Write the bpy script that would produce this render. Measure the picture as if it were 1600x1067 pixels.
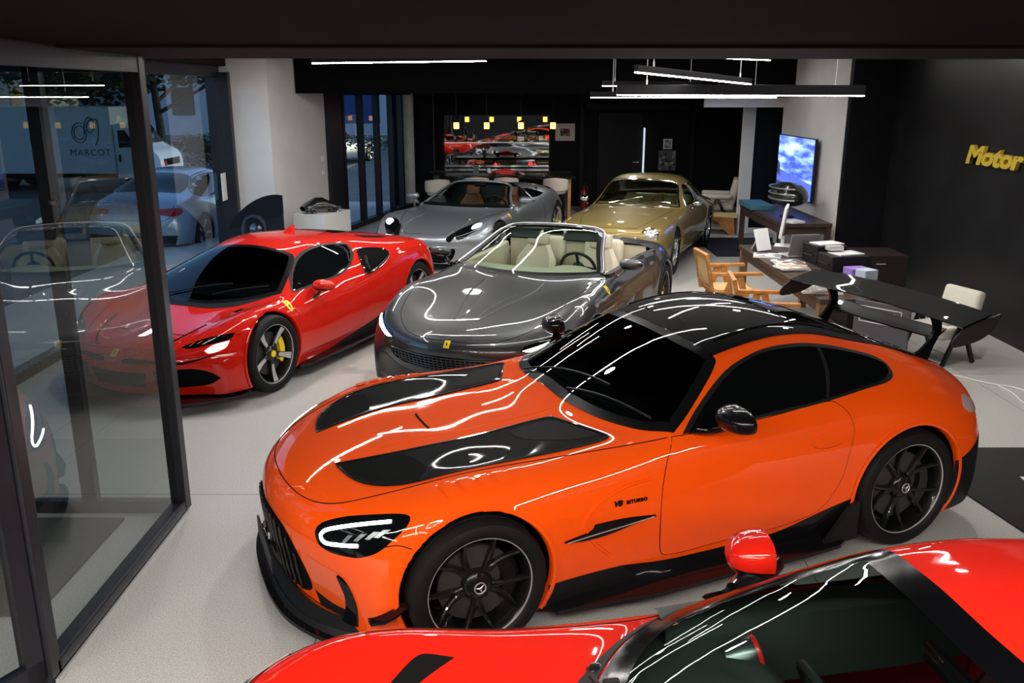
import bpy, bmesh, math, random
import numpy as np
from mathutils import Vector, Matrix
from mathutils.bvhtree import BVHTree
from mathutils.geometry import delaunay_2d_cdt
random.seed(7)
PI = math.pi
S = bpy.context.scene
COL = S.collection
for o in list(bpy.data.objects):
    bpy.data.objects.remove(o)

# ------------------------------------------------------------------ camera, world, exposure
LAMP, FRONTW, HALLW, SKYW = 34.0, 62.0, 16.5, 0.2
FPX, PITCH, ROLL, CAMH = 1376.72, 0.275061, 0.000955, 2.54288
_cp, _sp = math.cos(PITCH), math.sin(PITCH)
_r = Vector((1, 0, 0)); _u = Vector((0, _sp, _cp)); _f = Vector((0, _cp, -_sp))
CR = _r * math.cos(ROLL) + _u * math.sin(ROLL)
CU = _u * math.cos(ROLL) - _r * math.sin(ROLL)
CF = _f
cam_data = bpy.data.cameras.new('camera')
cam_data.sensor_fit = 'HORIZONTAL'; cam_data.sensor_width = 36.0
cam_data.lens = FPX * 36.0 / 1600.0
cam_data.clip_start = 0.05; cam_data.clip_end = 300
cam = bpy.data.objects.new('camera', cam_data); COL.objects.link(cam)
cam.matrix_world = Matrix(((CR.x, CU.x, -CF.x, 0), (CR.y, CU.y, -CF.y, 0), (CR.z, CU.z, -CF.z, CAMH), (0, 0, 0, 1)))
S.camera = cam
S.view_settings.view_transform = 'Standard'
S.view_settings.look = 'None'
S.view_settings.gamma = 1.0
S.view_settings.use_curve_mapping = False
S.view_settings.exposure = 0.85
try:
    S.cycles.max_bounces = 8; S.cycles.glossy_bounces = 5; S.cycles.transmission_bounces = 8
    S.cycles.transparent_max_bounces = 16; S.cycles.diffuse_bounces = 4
    S.cycles.caustics_reflective = False; S.cycles.caustics_refractive = False
    S.cycles.sample_clamp_indirect = 6.0
    S.cycles.use_denoising = True
except Exception:
    pass
w = bpy.data.worlds.new('dusk'); S.world = w; w.use_nodes = True
bg = w.node_tree.nodes['Background']
sky = w.node_tree.nodes.new('ShaderNodeTexSky')
sky.sky_type = 'NISHITA'; sky.sun_disc = False; sky.sun_elevation = math.radians(14.0); sky.sun_rotation = math.radians(60)
tint = w.node_tree.nodes.new('ShaderNodeMixRGB'); tint.blend_type = 'MULTIPLY'; tint.inputs[0].default_value = 1.0; tint.inputs[2].default_value = (.64, .82, 1.1, 1)
w.node_tree.links.new(sky.outputs[0], tint.inputs[1]); w.node_tree.links.new(tint.outputs[0], bg.inputs[0])
bg.inputs[1].default_value = SKYW

# unseen strips added under the low ceiling for fill and long highlights
for _x, _y, _rz in [(-2.6, .9, 0), (1.0, .95, 0), (-.9, -1.1, 0), (2.7, -.9, 0), (4.3, .3, PI / 2), (-3.6, -1.6, PI / 2)]:
    _l = bpy.data.lights.new('fill_strip', 'AREA'); _l.shape = 'RECTANGLE'; _l.size = 3.2; _l.size_y = .05; _l.energy = FRONTW; _l.color = (1.0, .96, .90); _l.spread = math.radians(175)
    _o = bpy.data.objects.new('fill_strip', _l); COL.objects.link(_o); _o.location = (_x, _y, 2.735); _o.rotation_euler = (0, 0, _rz)
for _i, (_x, _y) in enumerate([(-2.6, 8.2), (.2, 8.8), (2.6, 9.6), (-1.6, 11.8), (-2.9, 12.3), (1.2, 12.6), (3.3, 7.0), (-.3, 6.4), (2.0, 16.2)]):  # unseen ceiling discs added to brighten the hall and the white pillar
    _l = bpy.data.lights.new('hall_fill', 'AREA'); _l.shape = 'DISK'; _l.size = .16; _l.energy = HALLW; _l.color = (1.0, .97, .93); _l.spread = math.radians(170)
    _o = bpy.data.objects.new('hall_fill', _l); COL.objects.link(_o); _o.location = (_x, _y, 3.28 if _y < 14 else 2.60)

# ------------------------------------------------------------------ small helpers
MATS = {}
def mat(name, col=(0.8, 0.8, 0.8), rough=0.5, metal=0.0, coat=0.0, emis=None, estr=0.0, trans=0.0, ior=1.45, spec=0.5, coat_rough=0.03, alpha=1.0):
    if name in MATS: return MATS[name]
    m = bpy.data.materials.new(name); m.use_nodes = True
    b = m.node_tree.nodes['Principled BSDF']
    b.inputs['Base Color'].default_value = (*col, 1)
    b.inputs['Roughness'].default_value = rough
    b.inputs['Metallic'].default_value = metal
    b.inputs['Coat Weight'].default_value = coat
    b.inputs['Coat Roughness'].default_value = coat_rough
    b.inputs['Specular IOR Level'].default_value = spec
    b.inputs['Transmission Weight'].default_value = trans
    b.inputs['IOR'].default_value = ior
    if emis:
        b.inputs['Emission Color'].default_value = (*emis, 1)
        b.inputs['Emission Strength'].default_value = estr
    MATS[name] = m
    return m

def nodes_of(m):
    nt = m.node_tree
    return nt, nt.nodes, nt.links, nt.nodes['Principled BSDF']

def thin_glass(name, tint=(1, 1, 1), f0=1.0, rough=0.0):
    """architectural / car glass: a single sheet, fresnel mirror over tinted transparency"""
    m = bpy.data.materials.new(name); m.use_nodes = True
    nt = m.node_tree; n = nt.nodes; l = nt.links
    for x in list(n): n.remove(x)
    out = n.new('ShaderNodeOutputMaterial'); mix = n.new('ShaderNodeMixShader')
    tr = n.new('ShaderNodeBsdfTransparent'); gl = n.new('ShaderNodeBsdfGlossy'); lw = n.new('ShaderNodeLayerWeight')
    lw.inputs[0].default_value = 0.5
    pw = n.new('ShaderNodeMath'); pw.operation = 'POWER'; pw.inputs[1].default_value = 5.0
    mu = n.new('ShaderNodeMath'); mu.operation = 'MULTIPLY_ADD'; mu.inputs[1].default_value = 1.0 - 0.085 * f0; mu.inputs[2].default_value = 0.085 * f0; mu.use_clamp = True
    l.new(lw.outputs['Facing'], pw.inputs[0]); l.new(pw.outputs[0], mu.inputs[0])
    tr.inputs[0].default_value = (*tint, 1); gl.inputs['Roughness'].default_value = rough
    l.new(mu.outputs[0], mix.inputs[0]); l.new(tr.outputs[0], mix.inputs[1]); l.new(gl.outputs[0], mix.inputs[2])
    l.new(mix.outputs[0], out.inputs[0])
    MATS[name] = m
    return m

def link(name, me, m=None, parent=None):
    o = bpy.data.objects.new(name, me); COL.objects.link(o)
    if m is not None:
        for k in (m if isinstance(m, (list, tuple)) else [m]): me.materials.append(k)
    if parent is not None: o.parent = parent
    return o

def tag(o, label=None, cat=None, group=None, kind=None):
    if label: o['label'] = label
    if cat: o['category'] = cat
    if group: o['group'] = group
    if kind: o['kind'] = kind
    return o

def empty(name, loc, rz=0, label=None, cat=None, group=None):
    o = bpy.data.objects.new(name, None); COL.objects.link(o)
    o.empty_display_size = 0.2
    o.location = loc; o.rotation_euler = (0, 0, rz)
    return tag(o, label, cat, group)

class MB:
    """collects simple shapes into one mesh"""
    def __init__(s): s.bm = bmesh.new(); s.mi = 0
    def _fin(s, vs, M=None):
        if M is not None: bmesh.ops.transform(s.bm, matrix=M, verts=vs)
        return vs
    def box(s, c, d, rot=None, bev=0.0, seg=2):
        r = bmesh.ops.create_cube(s.bm, size=1.0)
        vs = r['verts']
        bmesh.ops.scale(s.bm, vec=Vector(d), verts=vs)
        if bev > 0:
            es = list({e for v in vs for e in v.link_edges})
            rb = bmesh.ops.bevel(s.bm, geom=es, offset=bev, segments=seg, affect='EDGES', profile=0.5)
            vs = list({v for f in rb['faces'] for v in f.verts} | {v for v in vs if v.is_valid})
            # all verts connected
            st = list(vs); seen = set(vs)
            while st:
                v = st.pop()
                for e in v.link_edges:
                    q = e.other_vert(v)
                    if q not in seen: seen.add(q); st.append(q)
            vs = list(seen)
        M = Matrix.Translation(Vector(c))
        if rot is not None: M = M @ rot
        for f in {f for v in vs for f in v.link_faces}: f.material_index = s.mi
        return s._fin(vs, M)
    def cyl(s, a, b, r, r2=None, n=16, caps=True):
        a = Vector(a); b = Vector(b); d = b - a; L = d.length
        if L < 1e-6: return []
        q = d.to_track_quat('Z', 'Y').to_matrix().to_4x4()
        M = Matrix.Translation((a + b) / 2) @ q
        rr = bmesh.ops.create_cone(s.bm, cap_ends=caps, segments=n, radius1=r, radius2=r if r2 is None else r2, depth=L, matrix=M)
        for f in {f for v in rr['verts'] for f in v.link_faces}: f.material_index = s.mi
        return rr['verts']
    def tube(s, pts, r, n=8, closed=False, caps=True):
        pts = [Vector(p) for p in pts]; N = len(pts)
        rs = r if isinstance(r, (list, tuple)) else [r] * N
        up = None; rings = []
        for i, p in enumerate(pts):
            if closed: t = (pts[(i + 1) % N] - pts[i - 1])
            else: t = pts[min(i + 1, N - 1)] - pts[max(i - 1, 0)]
            if t.length < 1e-9: t = Vector((0, 0, 1))
            t.normalize()
            if up is None:
                up = t.orthogonal().normalized()
            up = (up - t * up.dot(t))
            if up.length < 1e-6: up = t.orthogonal()
            up.normalize(); sd = t.cross(up)
            rings.append([s.bm.verts.new(p + (up * math.cos(k * 2 * PI / n) + sd * math.sin(k * 2 * PI / n)) * rs[i]) for k in range(n)])
        M = N if closed else N - 1
        for i in range(M):
            a = rings[i]; b = rings[(i + 1) % N]
            for k in range(n):
                f = s.bm.faces.new((a[k], a[(k + 1) % n], b[(k + 1) % n], b[k])); f.material_index = s.mi; f.smooth = True
        if caps and not closed:
            for rg, fl in ((rings[0], True), (rings[-1], False)):
                try:
                    f = s.bm.faces.new(list(reversed(rg)) if not fl else rg); f.material_index = s.mi
                except ValueError: pass
        return [v for rg in rings for v in rg]
    def lathe(s, prof, n=32, M=None, closed=False):
        """prof: (r, z) list around local Z"""
        rings = []
        for (r, z) in prof:
            if r < 1e-6: rings.append([s.bm.verts.new((0, 0, z))])
            else: rings.append([s.bm.verts.new((r * math.cos(2 * PI * k / n), r * math.sin(2 * PI * k / n), z)) for k in range(n)])
        pr = list(zip(rings, rings[1:])) + ([(rings[-1], rings[0])] if closed else [])
        for a, b in pr:
            for k in range(n):
                q = []
                if len(a) == 1: q = [a[0], b[(k + 1) % n], b[k]]
                elif len(b) == 1: q = [a[k], a[(k + 1) % n], b[0]]
                else: q = [a[k], a[(k + 1) % n], b[(k + 1) % n], b[k]]
                f = s.bm.faces.new(q); f.material_index = s.mi; f.smooth = True
        vs = [v for rg in rings for v in rg]
        return s._fin(vs, M)
    def prism(s, poly, z0, z1, M=None, smooth=False):
        """poly: list of (x, y)"""
        a = [s.bm.verts.new((p[0], p[1], z0)) for p in poly]; b = [s.bm.verts.new((p[0], p[1], z1)) for p in poly]
        n = len(poly)
        f = s.bm.faces.new(list(reversed(a))); f.material_index = s.mi
        f = s.bm.faces.new(b); f.material_index = s.mi
        for k in range(n):
            f = s.bm.faces.new((a[k], a[(k + 1) % n], b[(k + 1) % n], b[k])); f.material_index = s.mi; f.smooth = smooth
        return s._fin(a + b, M)
    def grid(s, P, closed_u=False, closed_v=False):
        """P[i][j] points"""
        V = [[s.bm.verts.new(p) for p in row] for row in P]
        for i in range(len(V) - (0 if closed_u else 1)):
            for j in range(len(V[0]) - (0 if closed_v else 1)):
                a = V[i][j]; b = V[(i + 1) % len(V)][j]; c = V[(i + 1) % len(V)][(j + 1) % len(V[0])]; d = V[i][(j + 1) % len(V[0])]
                f = s.bm.faces.new((a, b, c, d)); f.material_index = s.mi; f.smooth = True
        return [v for r in V for v in r]
    def quad(s, pts):
        f = s.bm.faces.new([s.bm.verts.new(p) for p in pts]); f.material_index = s.mi; return f
    def build(s, name, m, parent=None, smooth=None, angle=40, recalc=True):
        if recalc: bmesh.ops.recalc_face_normals(s.bm, faces=s.bm.faces)
        me = bpy.data.meshes.new(name)
        if smooth is not None:
            for f in s.bm.faces: f.smooth = smooth
        if smooth or smooth is None:
            a = math.radians(angle)
            for e in s.bm.edges:
                if len(e.link_faces) == 2 and e.calc_face_angle(0) > a: e.smooth = False
            if smooth is None:
                pass
        s.bm.to_mesh(me); s.bm.free()
        return link(name, me, m, parent)

def RX(a): return Matrix.Rotation(a, 4, 'X')
def RY(a): return Matrix.Rotation(a, 4, 'Y')
def RZ(a): return Matrix.Rotation(a, 4, 'Z')
def T(*v): return Matrix.Translation(Vector(v))

def copy_tree(o, parent=None):
    c = o.copy(); COL.objects.link(c)
    if parent is not None: c.parent = parent
    for ch in list(o.children): copy_tree(ch, c)
    return c

def ray_px(x, y):
    d = CF + CR * ((x - 800) / FPX) - CU * ((y - 533.5) / FPX)
    return Vector((0, 0, CAMH)), d
def at_z(x, y, z=0.0):
    o, d = ray_px(x, y); t = (z - o.z) / d.z; return o + d * t
def at_y(x, y, Y):
    o, d = ray_px(x, y); t = (Y - o.y) / d.y; return o + d * t
def at_x(x, y, X):
    o, d = ray_px(x, y); t = (X - o.x) / d.x; return o + d * t

def text_mesh(name, body, size, m, parent=None, M=None, depth=0.004, shear=0.0, bold=0.0, spacing=1.0, align='LEFT'):
    cu = bpy.data.curves.new(name, 'FONT'); cu.body = body; cu.size = size; cu.extrude = depth; cu.shear = shear
    cu.offset = bold; cu.space_character = spacing; cu.align_x = align; cu.resolution_u = 3
    t = bpy.data.objects.new(name + '_curve', cu); COL.objects.link(t)
    dg = bpy.context.evaluated_depsgraph_get()
    me = bpy.data.meshes.new_from_object(t.evaluated_get(dg))
    bpy.data.objects.remove(t); bpy.data.curves.remove(cu)
    me.name = name
    me.materials.clear()
    if M is not None: me.transform(M)
    return link(name, me, m, parent)
# ------------------------------------------------------------------ car body tools
def hermite_rows(P, sub):
    """P: (n, m, 3) control rows -> smooth rows, chord-length cubic through the rows"""
    P = np.asarray(P, float); n = len(P)
    d = np.linalg.norm(np.diff(P, axis=0), axis=2).mean(axis=1); d = np.maximum(d, 1e-4)
    t = np.concatenate([[0], np.cumsum(np.sqrt(d))])
    T_ = np.zeros_like(P)
    for i in range(n):
        if i == 0: T_[i] = (P[1] - P[0]) / (t[1] - t[0])
        elif i == n - 1: T_[i] = (P[-1] - P[-2]) / (t[-1] - t[-2])
        else:
            a = (P[i] - P[i - 1]) / (t[i] - t[i - 1]); b = (P[i + 1] - P[i]) / (t[i + 1] - t[i])
            w1 = t[i + 1] - t[i]; w0 = t[i] - t[i - 1]
            T_[i] = (a * w1 + b * w0) / (w0 + w1)
    out = []
    for i in range(n - 1):
        h = t[i + 1] - t[i]; k = sub[i] if isinstance(sub, (list, tuple)) else sub
        for j in range(k):
            s = j / k; s2 = s * s; s3 = s2 * s
            out.append((2 * s3 - 3 * s2 + 1) * P[i] + (s3 - 2 * s2 + s) * h * T_[i] + (-2 * s3 + 3 * s2) * P[i + 1] + (s3 - s2) * h * T_[i + 1])
    out.append(P[-1])
    return np.array(out)

def spline2(pts, n=8, closed=True):
    """Catmull-Rom through 2-D points; a point given twice is a sharp corner"""
    pts = [tuple(p) for p in pts]
    segs = []; cur = []
    # split at doubled points
    N = len(pts); dup = [i for i in range(N) if pts[i] == pts[(i + 1) % N]]
    def cr(seq, closed_):
        out = []; m = len(seq)
        rng = range(m if closed_ else m - 1)
        for i in rng:
            p1 = np.array(seq[i]); p2 = np.array(seq[(i + 1) % m])
            if closed_: p0 = np.array(seq[i - 1]); p3 = np.array(seq[(i + 2) % m])
            else:
                p0 = np.array(seq[i - 1]) if i > 0 else 2 * p1 - p2
                p3 = np.array(seq[i + 2]) if i + 2 < m else 2 * p2 - p1
            t1 = max(np.linalg.norm(p1 - p0), 1e-6) ** .5; t2 = max(np.linalg.norm(p2 - p1), 1e-6) ** .5; t3 = max(np.linalg.norm(p3 - p2), 1e-6) ** .5
            m1 = t2 * ((p1 - p0) / t1 - (p2 - p0) / (t1 + t2) + (p2 - p1) / t2)
            m2 = t2 * ((p2 - p1) / t2 - (p3 - p1) / (t2 + t3) + (p3 - p2) / t3)
            for j in range(n):
                s = j / n; s2 = s * s; s3 = s2 * s
                out.append((2 * s3 - 3 * s2 + 1) * p1 + (s3 - 2 * s2 + s) * m1 + (-2 * s3 + 3 * s2) * p2 + (s3 - s2) * m2)
        if not closed_: out.append(np.array(seq[-1], float))
        return out
    if not closed: return [tuple(p) for p in cr(pts, False)]
    if not dup: return [tuple(p) for p in cr(pts, True)]
    rot = (dup[0] + 1) % N
    q = pts[rot:] + pts[:rot]            # q[0] is second of a doubled pair
    res = []; cur = [q[0]]
    for i in range(1, len(q)):
        cur.append(q[i])
        if i + 1 < len(q) and q[i] == q[i + 1]:
            res += cr(cur, False)[:-1]; cur = []
    if cur:
        if cur[-1] != q[0]: cur.append(q[0])
        res += cr(cur, False)[:-1]
    return [tuple(p) for p in res]

def inside(poly, x, y):
    c = False; n = len(poly); j = n - 1
    for i in range(n):
        xi, yi = poly[i]; xj, yj = poly[j]
        if (yi > y) != (yj > y) and x < (xj - xi) * (y - yi) / (yj - yi) + xi: c = not c
        j = i
    return c
def edge_dist(poly, x, y):
    P = np.asarray(poly, float); Q = np.roll(P, -1, axis=0); d = Q - P
    L = np.maximum((d ** 2).sum(1), 1e-12); t = np.clip(((np.array([x, y]) - P) * d).sum(1) / L, 0, 1)
    return float(np.sqrt((((P + d * t[:, None]) - np.array([x, y])) ** 2).sum(1)).min())

DIRS = {'side': (lambda a, b: (Vector((a, 3, b)), Vector((0, -1, 0)))), 'top': (lambda a, b: (Vector((a, b, 4)), Vector((0, 0, -1)))),
        'front': (lambda a, b: (Vector((4, a, b)), Vector((-1, 0, 0)))), 'rear': (lambda a, b: (Vector((-8, a, b)), Vector((1, 0, 0))))}
PROJ = {'side': lambda p: (p.x, p.z), 'top': lambda p: (p.x, p.y), 'front': lambda p: (p.y, p.z), 'rear': lambda p: (p.y, p.z)}

class Car:
    def __init__(s, name, pose, label, cat='car', group=None):
        s.X, s.Y, s.yaw = pose
        s.root = empty(name, (s.X, s.Y, 0), s.yaw, label, cat, group)
        s.cuts = []
        s.w2l = (T(s.X, s.Y, 0) @ RZ(s.yaw)).inverted()
    def hull(s, rows, sub_v=6, step=0.03, smooth=12, bow_p=2.0, bow_w=0.95):
        """rows: (x0, bow, [(y, z) or (y, z, dx) bottom ... centre])"""
        P = []
        for (x0, b, pts) in rows:
            r = []
            for q in pts:
                y, z = q[0], q[1]; dx = q[2] if len(q) > 2 else 0
                r.append((x0 - b * (y / bow_w) ** bow_p + dx, y, z))
            P.append(r)
        P = np.array(P, float)
        d = np.linalg.norm(np.diff(P, axis=0), axis=2).mean(axis=1)
        G = hermite_rows(P, [max(2, int(round(x / step))) for x in d])
        Gt = hermite_rows(np.swapaxes(G, 0, 1), sub_v); G = np.swapaxes(Gt, 0, 1)     # (nu, nv, 3), last column is the centreline
        full = np.concatenate([G, (G[:, ::-1, :] * np.array([1, -1, 1]))[:, 1:, :]], axis=1)
        for _ in range(smooth):
            A = full.copy()
            A[1:-1] = full[1:-1] * .5 + (full[:-2] + full[2:]) * .25
            B = A.copy(); B[:, 1:-1] = A[:, 1:-1] * .5 + (A[:, :-2] + A[:, 2:]) * .25
            full = B
        full[:, full.shape[1] // 2, 1] = 0
        s.G = full; s.nu, s.nv = full.shape[:2]
        V = [Vector(v) for v in full.reshape(-1, 3)]
        F = []
        for i in range(s.nu - 1):
            for j in range(s.nv - 1):
                a = i * s.nv + j
                F.append((a, a + 1, a + s.nv + 1, a + s.nv))
        s.V = V; s.F = F
        s.bvh = BVHTree.FromPolygons(V, F)
        me = bpy.data.meshes.new('tmp'); me.from_pydata([tuple(v) for v in V], [], F); me.update()
        s.N = [Vector(v.normal) for v in me.vertices]
        # make normals point outward (up on the roof)
        mid = s.N[(s.nu // 2) * s.nv + s.nv // 2]
        if mid.z < 0: s.N = [-n for n in s.N]; s.F = [tuple(reversed(f)) for f in F]
        s.sgn = 1
        bpy.data.meshes.remove(me)
    # --- look up
    def smooth_at(s, loc, fi):
        f = s.F[fi]; w = []; 
        for k in f:
            w.append(1.0 / (max((s.V[k] - loc).length, 1e-5) ** 2))
        n = Vector((0, 0, 0)); 
        for k, a in zip(f, w): n += s.N[k] * a
        return n.normalized()
    def hit(s, o, d, far=None):
        loc, n, fi, dist = s.bvh.ray_cast(o, d)
        if loc is None:
            # nearest miss: walk the ray and snap
            best = None
            for k in range(40):
                p = o + d * (k * .25 * (1.0 / max(d.length, 1e-6)))
                l2, n2, f2, d2 = s.bvh.find_nearest(p)
                if best is None or d2 < best[2]: best = (p, f2, d2, l2)
            p0 = best[0]
            for k in range(-20, 21):
                p = p0 + d * (k * .0125 / max(d.length, 1e-6))
                l2, n2, f2, d2 = s.bvh.find_nearest(p)
                if d2 < best[2]: best = (p, f2, d2, l2)
            return best[3], s.smooth_at(best[3], best[1])
        return loc, s.smooth_at(loc, fi)
    def px(s, x, y):
        """photo pixel -> point on this car's body, car coordinates"""
        o, d = ray_px(x, y)
        o2 = s.w2l @ o; d2 = (s.w2l @ (o + d)) - o2
        return s.hit(o2, d2.normalized())[0]
    def trace(s, pts, mode):
        out = []
        for p in pts: 
            q = PROJ[mode](s.px(*p)); out.append((round(q[0], 4), round(q[1], 4)))
        return out
    def P(s, mode, a, b, off=0.0):
        if mode == 'side' and False: pass
        l, n = s.hit(*DIRS[mode](a, b)); return l + n * off, n
    # --- surface patches
    def patch(s, name, poly, mode, m, off=0.003, step=0.04, skirt=0.006, parent=None, spl=8, frit=0.0, mirror=False, both=False, cut=None, sharp=False):
        """a panel lying on the body. both=True adds the mirrored twin as a second object"""
        if not sharp: poly = spline2(poly, spl)
        P2 = [Vector((p[0], p[1])) for p in poly]
        # densify
        Q = []
        for i, p in enumerate(P2):
            q = P2[(i + 1) % len(P2)]; k = max(1, int((q - p).length / step))
            for j in range(k): Q.append(p.lerp(q, j / k))
        nb = len(Q); poly2 = [(q.x, q.y) for q in Q]
        xs = [q.x for q in Q]; ys = [q.y for q in Q]
        pts = list(Q)
        ins = []
        if frit > 0:       # an inner outline so that the black border is clean
            for i in range(nb):
                a = Q[i - 1]; b = Q[(i + 1) % nb]; t = (b - a).normalized(); nrm = Vector((-t.y, t.x))
                c = Q[i] + nrm * frit
                if not inside(poly2, c.x, c.y): c = Q[i] - nrm * frit
                if inside(poly2, c.x, c.y) and edge_dist(poly2, c.x, c.y) > frit * .8: ins.append(c)
        nx = int((max(xs) - min(xs)) / step) + 2; ny = int((max(ys) - min(ys)) / step) + 2
        for i in range(nx):
            for j in range(ny):
                x = min(xs) + i * step; y = min(ys) + j * step
                if inside(poly2, x, y):
                    dd = edge_dist(poly2, x, y)
                    if dd > step * .45 and (frit <= 0 or abs(dd - frit) > step * .3): pts.append(Vector((x, y)))
        pts += ins
        res = delaunay_2d_cdt(pts, [(i, (i + 1) % nb) for i in range(nb)], [], 1, 1e-6)
        vo, eo, fo = res[0], res[1], res[2]
        loc = []; nor = []
        for v in vo:
            l, n = s.hit(*DIRS[mode](v.x, v.y)); loc.append(l); nor.append(n)
        objs = []
        base_n = Vector((0, 0, 1)) if mode == 'top' else (Vector((0, 1, 0)) if mode == 'side' else (Vector((1, 0, 0)) if mode == 'front' else Vector((-1, 0, 0))))
        for sgn in ((1, -1) if both else (1,)):
            me = bpy.data.meshes.new(name)
            VV = [(l + n * off) for l, n in zip(loc, nor)]
            faces = [tuple(f) for f in fo if len(f) >= 3]
            # orientation
            if faces:
                f = faces[len(faces) // 2]
                g = (VV[f[1]] - VV[f[0]]).cross(VV[f[2]] - VV[f[0]])
                if g.dot(nor[f[0]]) < 0: faces = [tuple(reversed(f)) for f in faces]
            nf = len(faces); VN = list(nor)
            if skirt > 0:
                cnt = {}
                for f in faces:
                    for a, b in zip(f, f[1:] + f[:1]):
                        cnt[(a, b)] = 1
                be = [(a, b) for (a, b) in cnt if (b, a) not in cnt]
                mp = {}
                for a, b in be:
                    for k in (a, b):
                        if k not in mp:
                            mp[k] = len(VV); VV.append(loc[k] + nor[k] * (off - skirt)); VN.append(nor[k])
                for a, b in be: faces.append((b, a, mp[a], mp[b]))
            if sgn < 0:
                VV = [Vector((v.x, -v.y, v.z)) for v in VV]; VN = [Vector((v.x, -v.y, v.z)) for v in VN]
                faces = [tuple(reversed(f)) for f in faces]
            me.from_pydata([tuple(v) for v in VV], [], faces); me.update()
            for i, p in enumerate(me.polygons): p.use_smooth = True
            if frit > 0:
                for i in range(nf):
                    p = me.polygons[i]; c = [vo[k] for k in (fo[i])]
                    cx = sum(v.x for v in c) / len(c); cy = sum(v.y for v in c) / len(c)
                    if edge_dist(poly2, cx, cy) < frit * .95: p.material_index = 1
                for i in range(nf, len(faces)): me.polygons[i].material_index = 1
            try: me.normals_split_custom_set_from_vertices([tuple(v) for v in VN])
            except Exception as e: print('cn', e)
            objs.append(link(name, me, m, parent or s.root))
        if cut is not None: s.cuts.append((poly2, mode, cut, both, loc))
        return objs if both else objs[0]
    def line(s, name, pts, mode, m, r=0.0025, off=0.0, closed=False, parent=None, both=False, n=6, spl=6, raw=False):
        """thin line on the body: shut lines, seals, trims"""
        if not raw: pts = spline2(pts, spl, closed)
        L = []
        pp = pts + ([pts[0]] if closed else [])
        for a, b in zip(pp, pp[1:]):
            k = max(1, int(math.hypot(b[0] - a[0], b[1] - a[1]) / .03))
            for j in range(k): L.append((a[0] + (b[0] - a[0]) * j / k, a[1] + (b[1] - a[1]) * j / k))
        if not closed: L.append(pp[-1])
        Q = []
        for a, b in L:
            l, nn = s.hit(*DIRS[mode](a, b)); Q.append(l + nn * off)
        if len(Q) > 4:
            for _ in range(1):
                Q = [Q[0]] + [(Q[i - 1] + Q[i] * 2 + Q[i + 1]) / 4 for i in range(1, len(Q) - 1)] + [Q[-1]]
        out = []
        for sg in ((1, -1) if both else (1,)):
            mb = MB(); mb.tube([Vector((q.x, q.y * sg, q.z)) for q in Q], r, n=n, closed=closed)
            out.append(mb.build(name, m, parent or s.root))
        return out if both else out[0]
    def body(s, m, wheels, well=0.36, name='body', lip=True, extra_del=None):
        """finish the shell: cut wheel arches and window openings"""
        nv = s.nv
        V = [v.copy() for v in s.V]
        drop = set()
        for (wx, wz, R, ymin) in wheels:
            inn = [(((v.x - wx) ** 2 + (v.z - wz) ** 2) < R * R and abs(v.y) > ymin) for v in V]
            for k, f in enumerate(s.F):
                if all(inn[i] for i in f): drop.add(k)
            touched = set()
            for k, f in enumerate(s.F):
                if k not in drop:
                    for i in f:
                        if inn[i]: touched.add(i)
            for i in touched:
                v = V[i]; dx = v.x - wx; dz = v.z - wz; r = math.hypot(dx, dz)
                if r > 1e-4: V[i] = Vector((wx + dx / r * R, v.y, wz + dz / r * R))
        for (poly, mode, margin, both, loc) in s.cuts:
            pj = PROJ[mode]
            lx = min(v.x for v in loc) - .02; hx = max(v.x for v in loc) + .02
            lz = min(v.z for v in loc) - .02; hz = max(v.z for v in loc) + .02
            ly = min(v.y for v in loc) - .03; hy = max(v.y for v in loc) + .03
            for k, f in enumerate(s.F):
                c = (s.V[f[0]] + s.V[f[1]] + s.V[f[2]] + s.V[f[3]]) / 4
                for sg in ((1, -1) if both else (1,)):
                    cc = Vector((c.x, c.y * sg, c.z))
                    if lx < cc.x < hx and lz < cc.z < hz and ly < cc.y < hy:
                        a, b = pj(cc)
                        if inside(poly, a, b) and edge_dist(poly, a, b) > margin: drop.add(k)
        if extra_del:
            for k, f in enumerate(s.F):
                c = (s.V[f[0]] + s.V[f[1]] + s.V[f[2]] + s.V[f[3]]) / 4
                if extra_del(c): drop.add(k)
        faces = [f for k, f in enumerate(s.F) if k not in drop]
        me = bpy.data.meshes.new(name); me.from_pydata([tuple(v) for v in V], [], faces); me.update()
        bm = bmesh.new(); bm.from_mesh(me)
        bmesh.ops.delete(bm, geom=[v for v in bm.verts if not v.link_faces], context='VERTS')
        for f in bm.faces: f.smooth = True
        bm.to_mesh(me); bm.free()
        return link(name, me, m, s.root)
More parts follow.
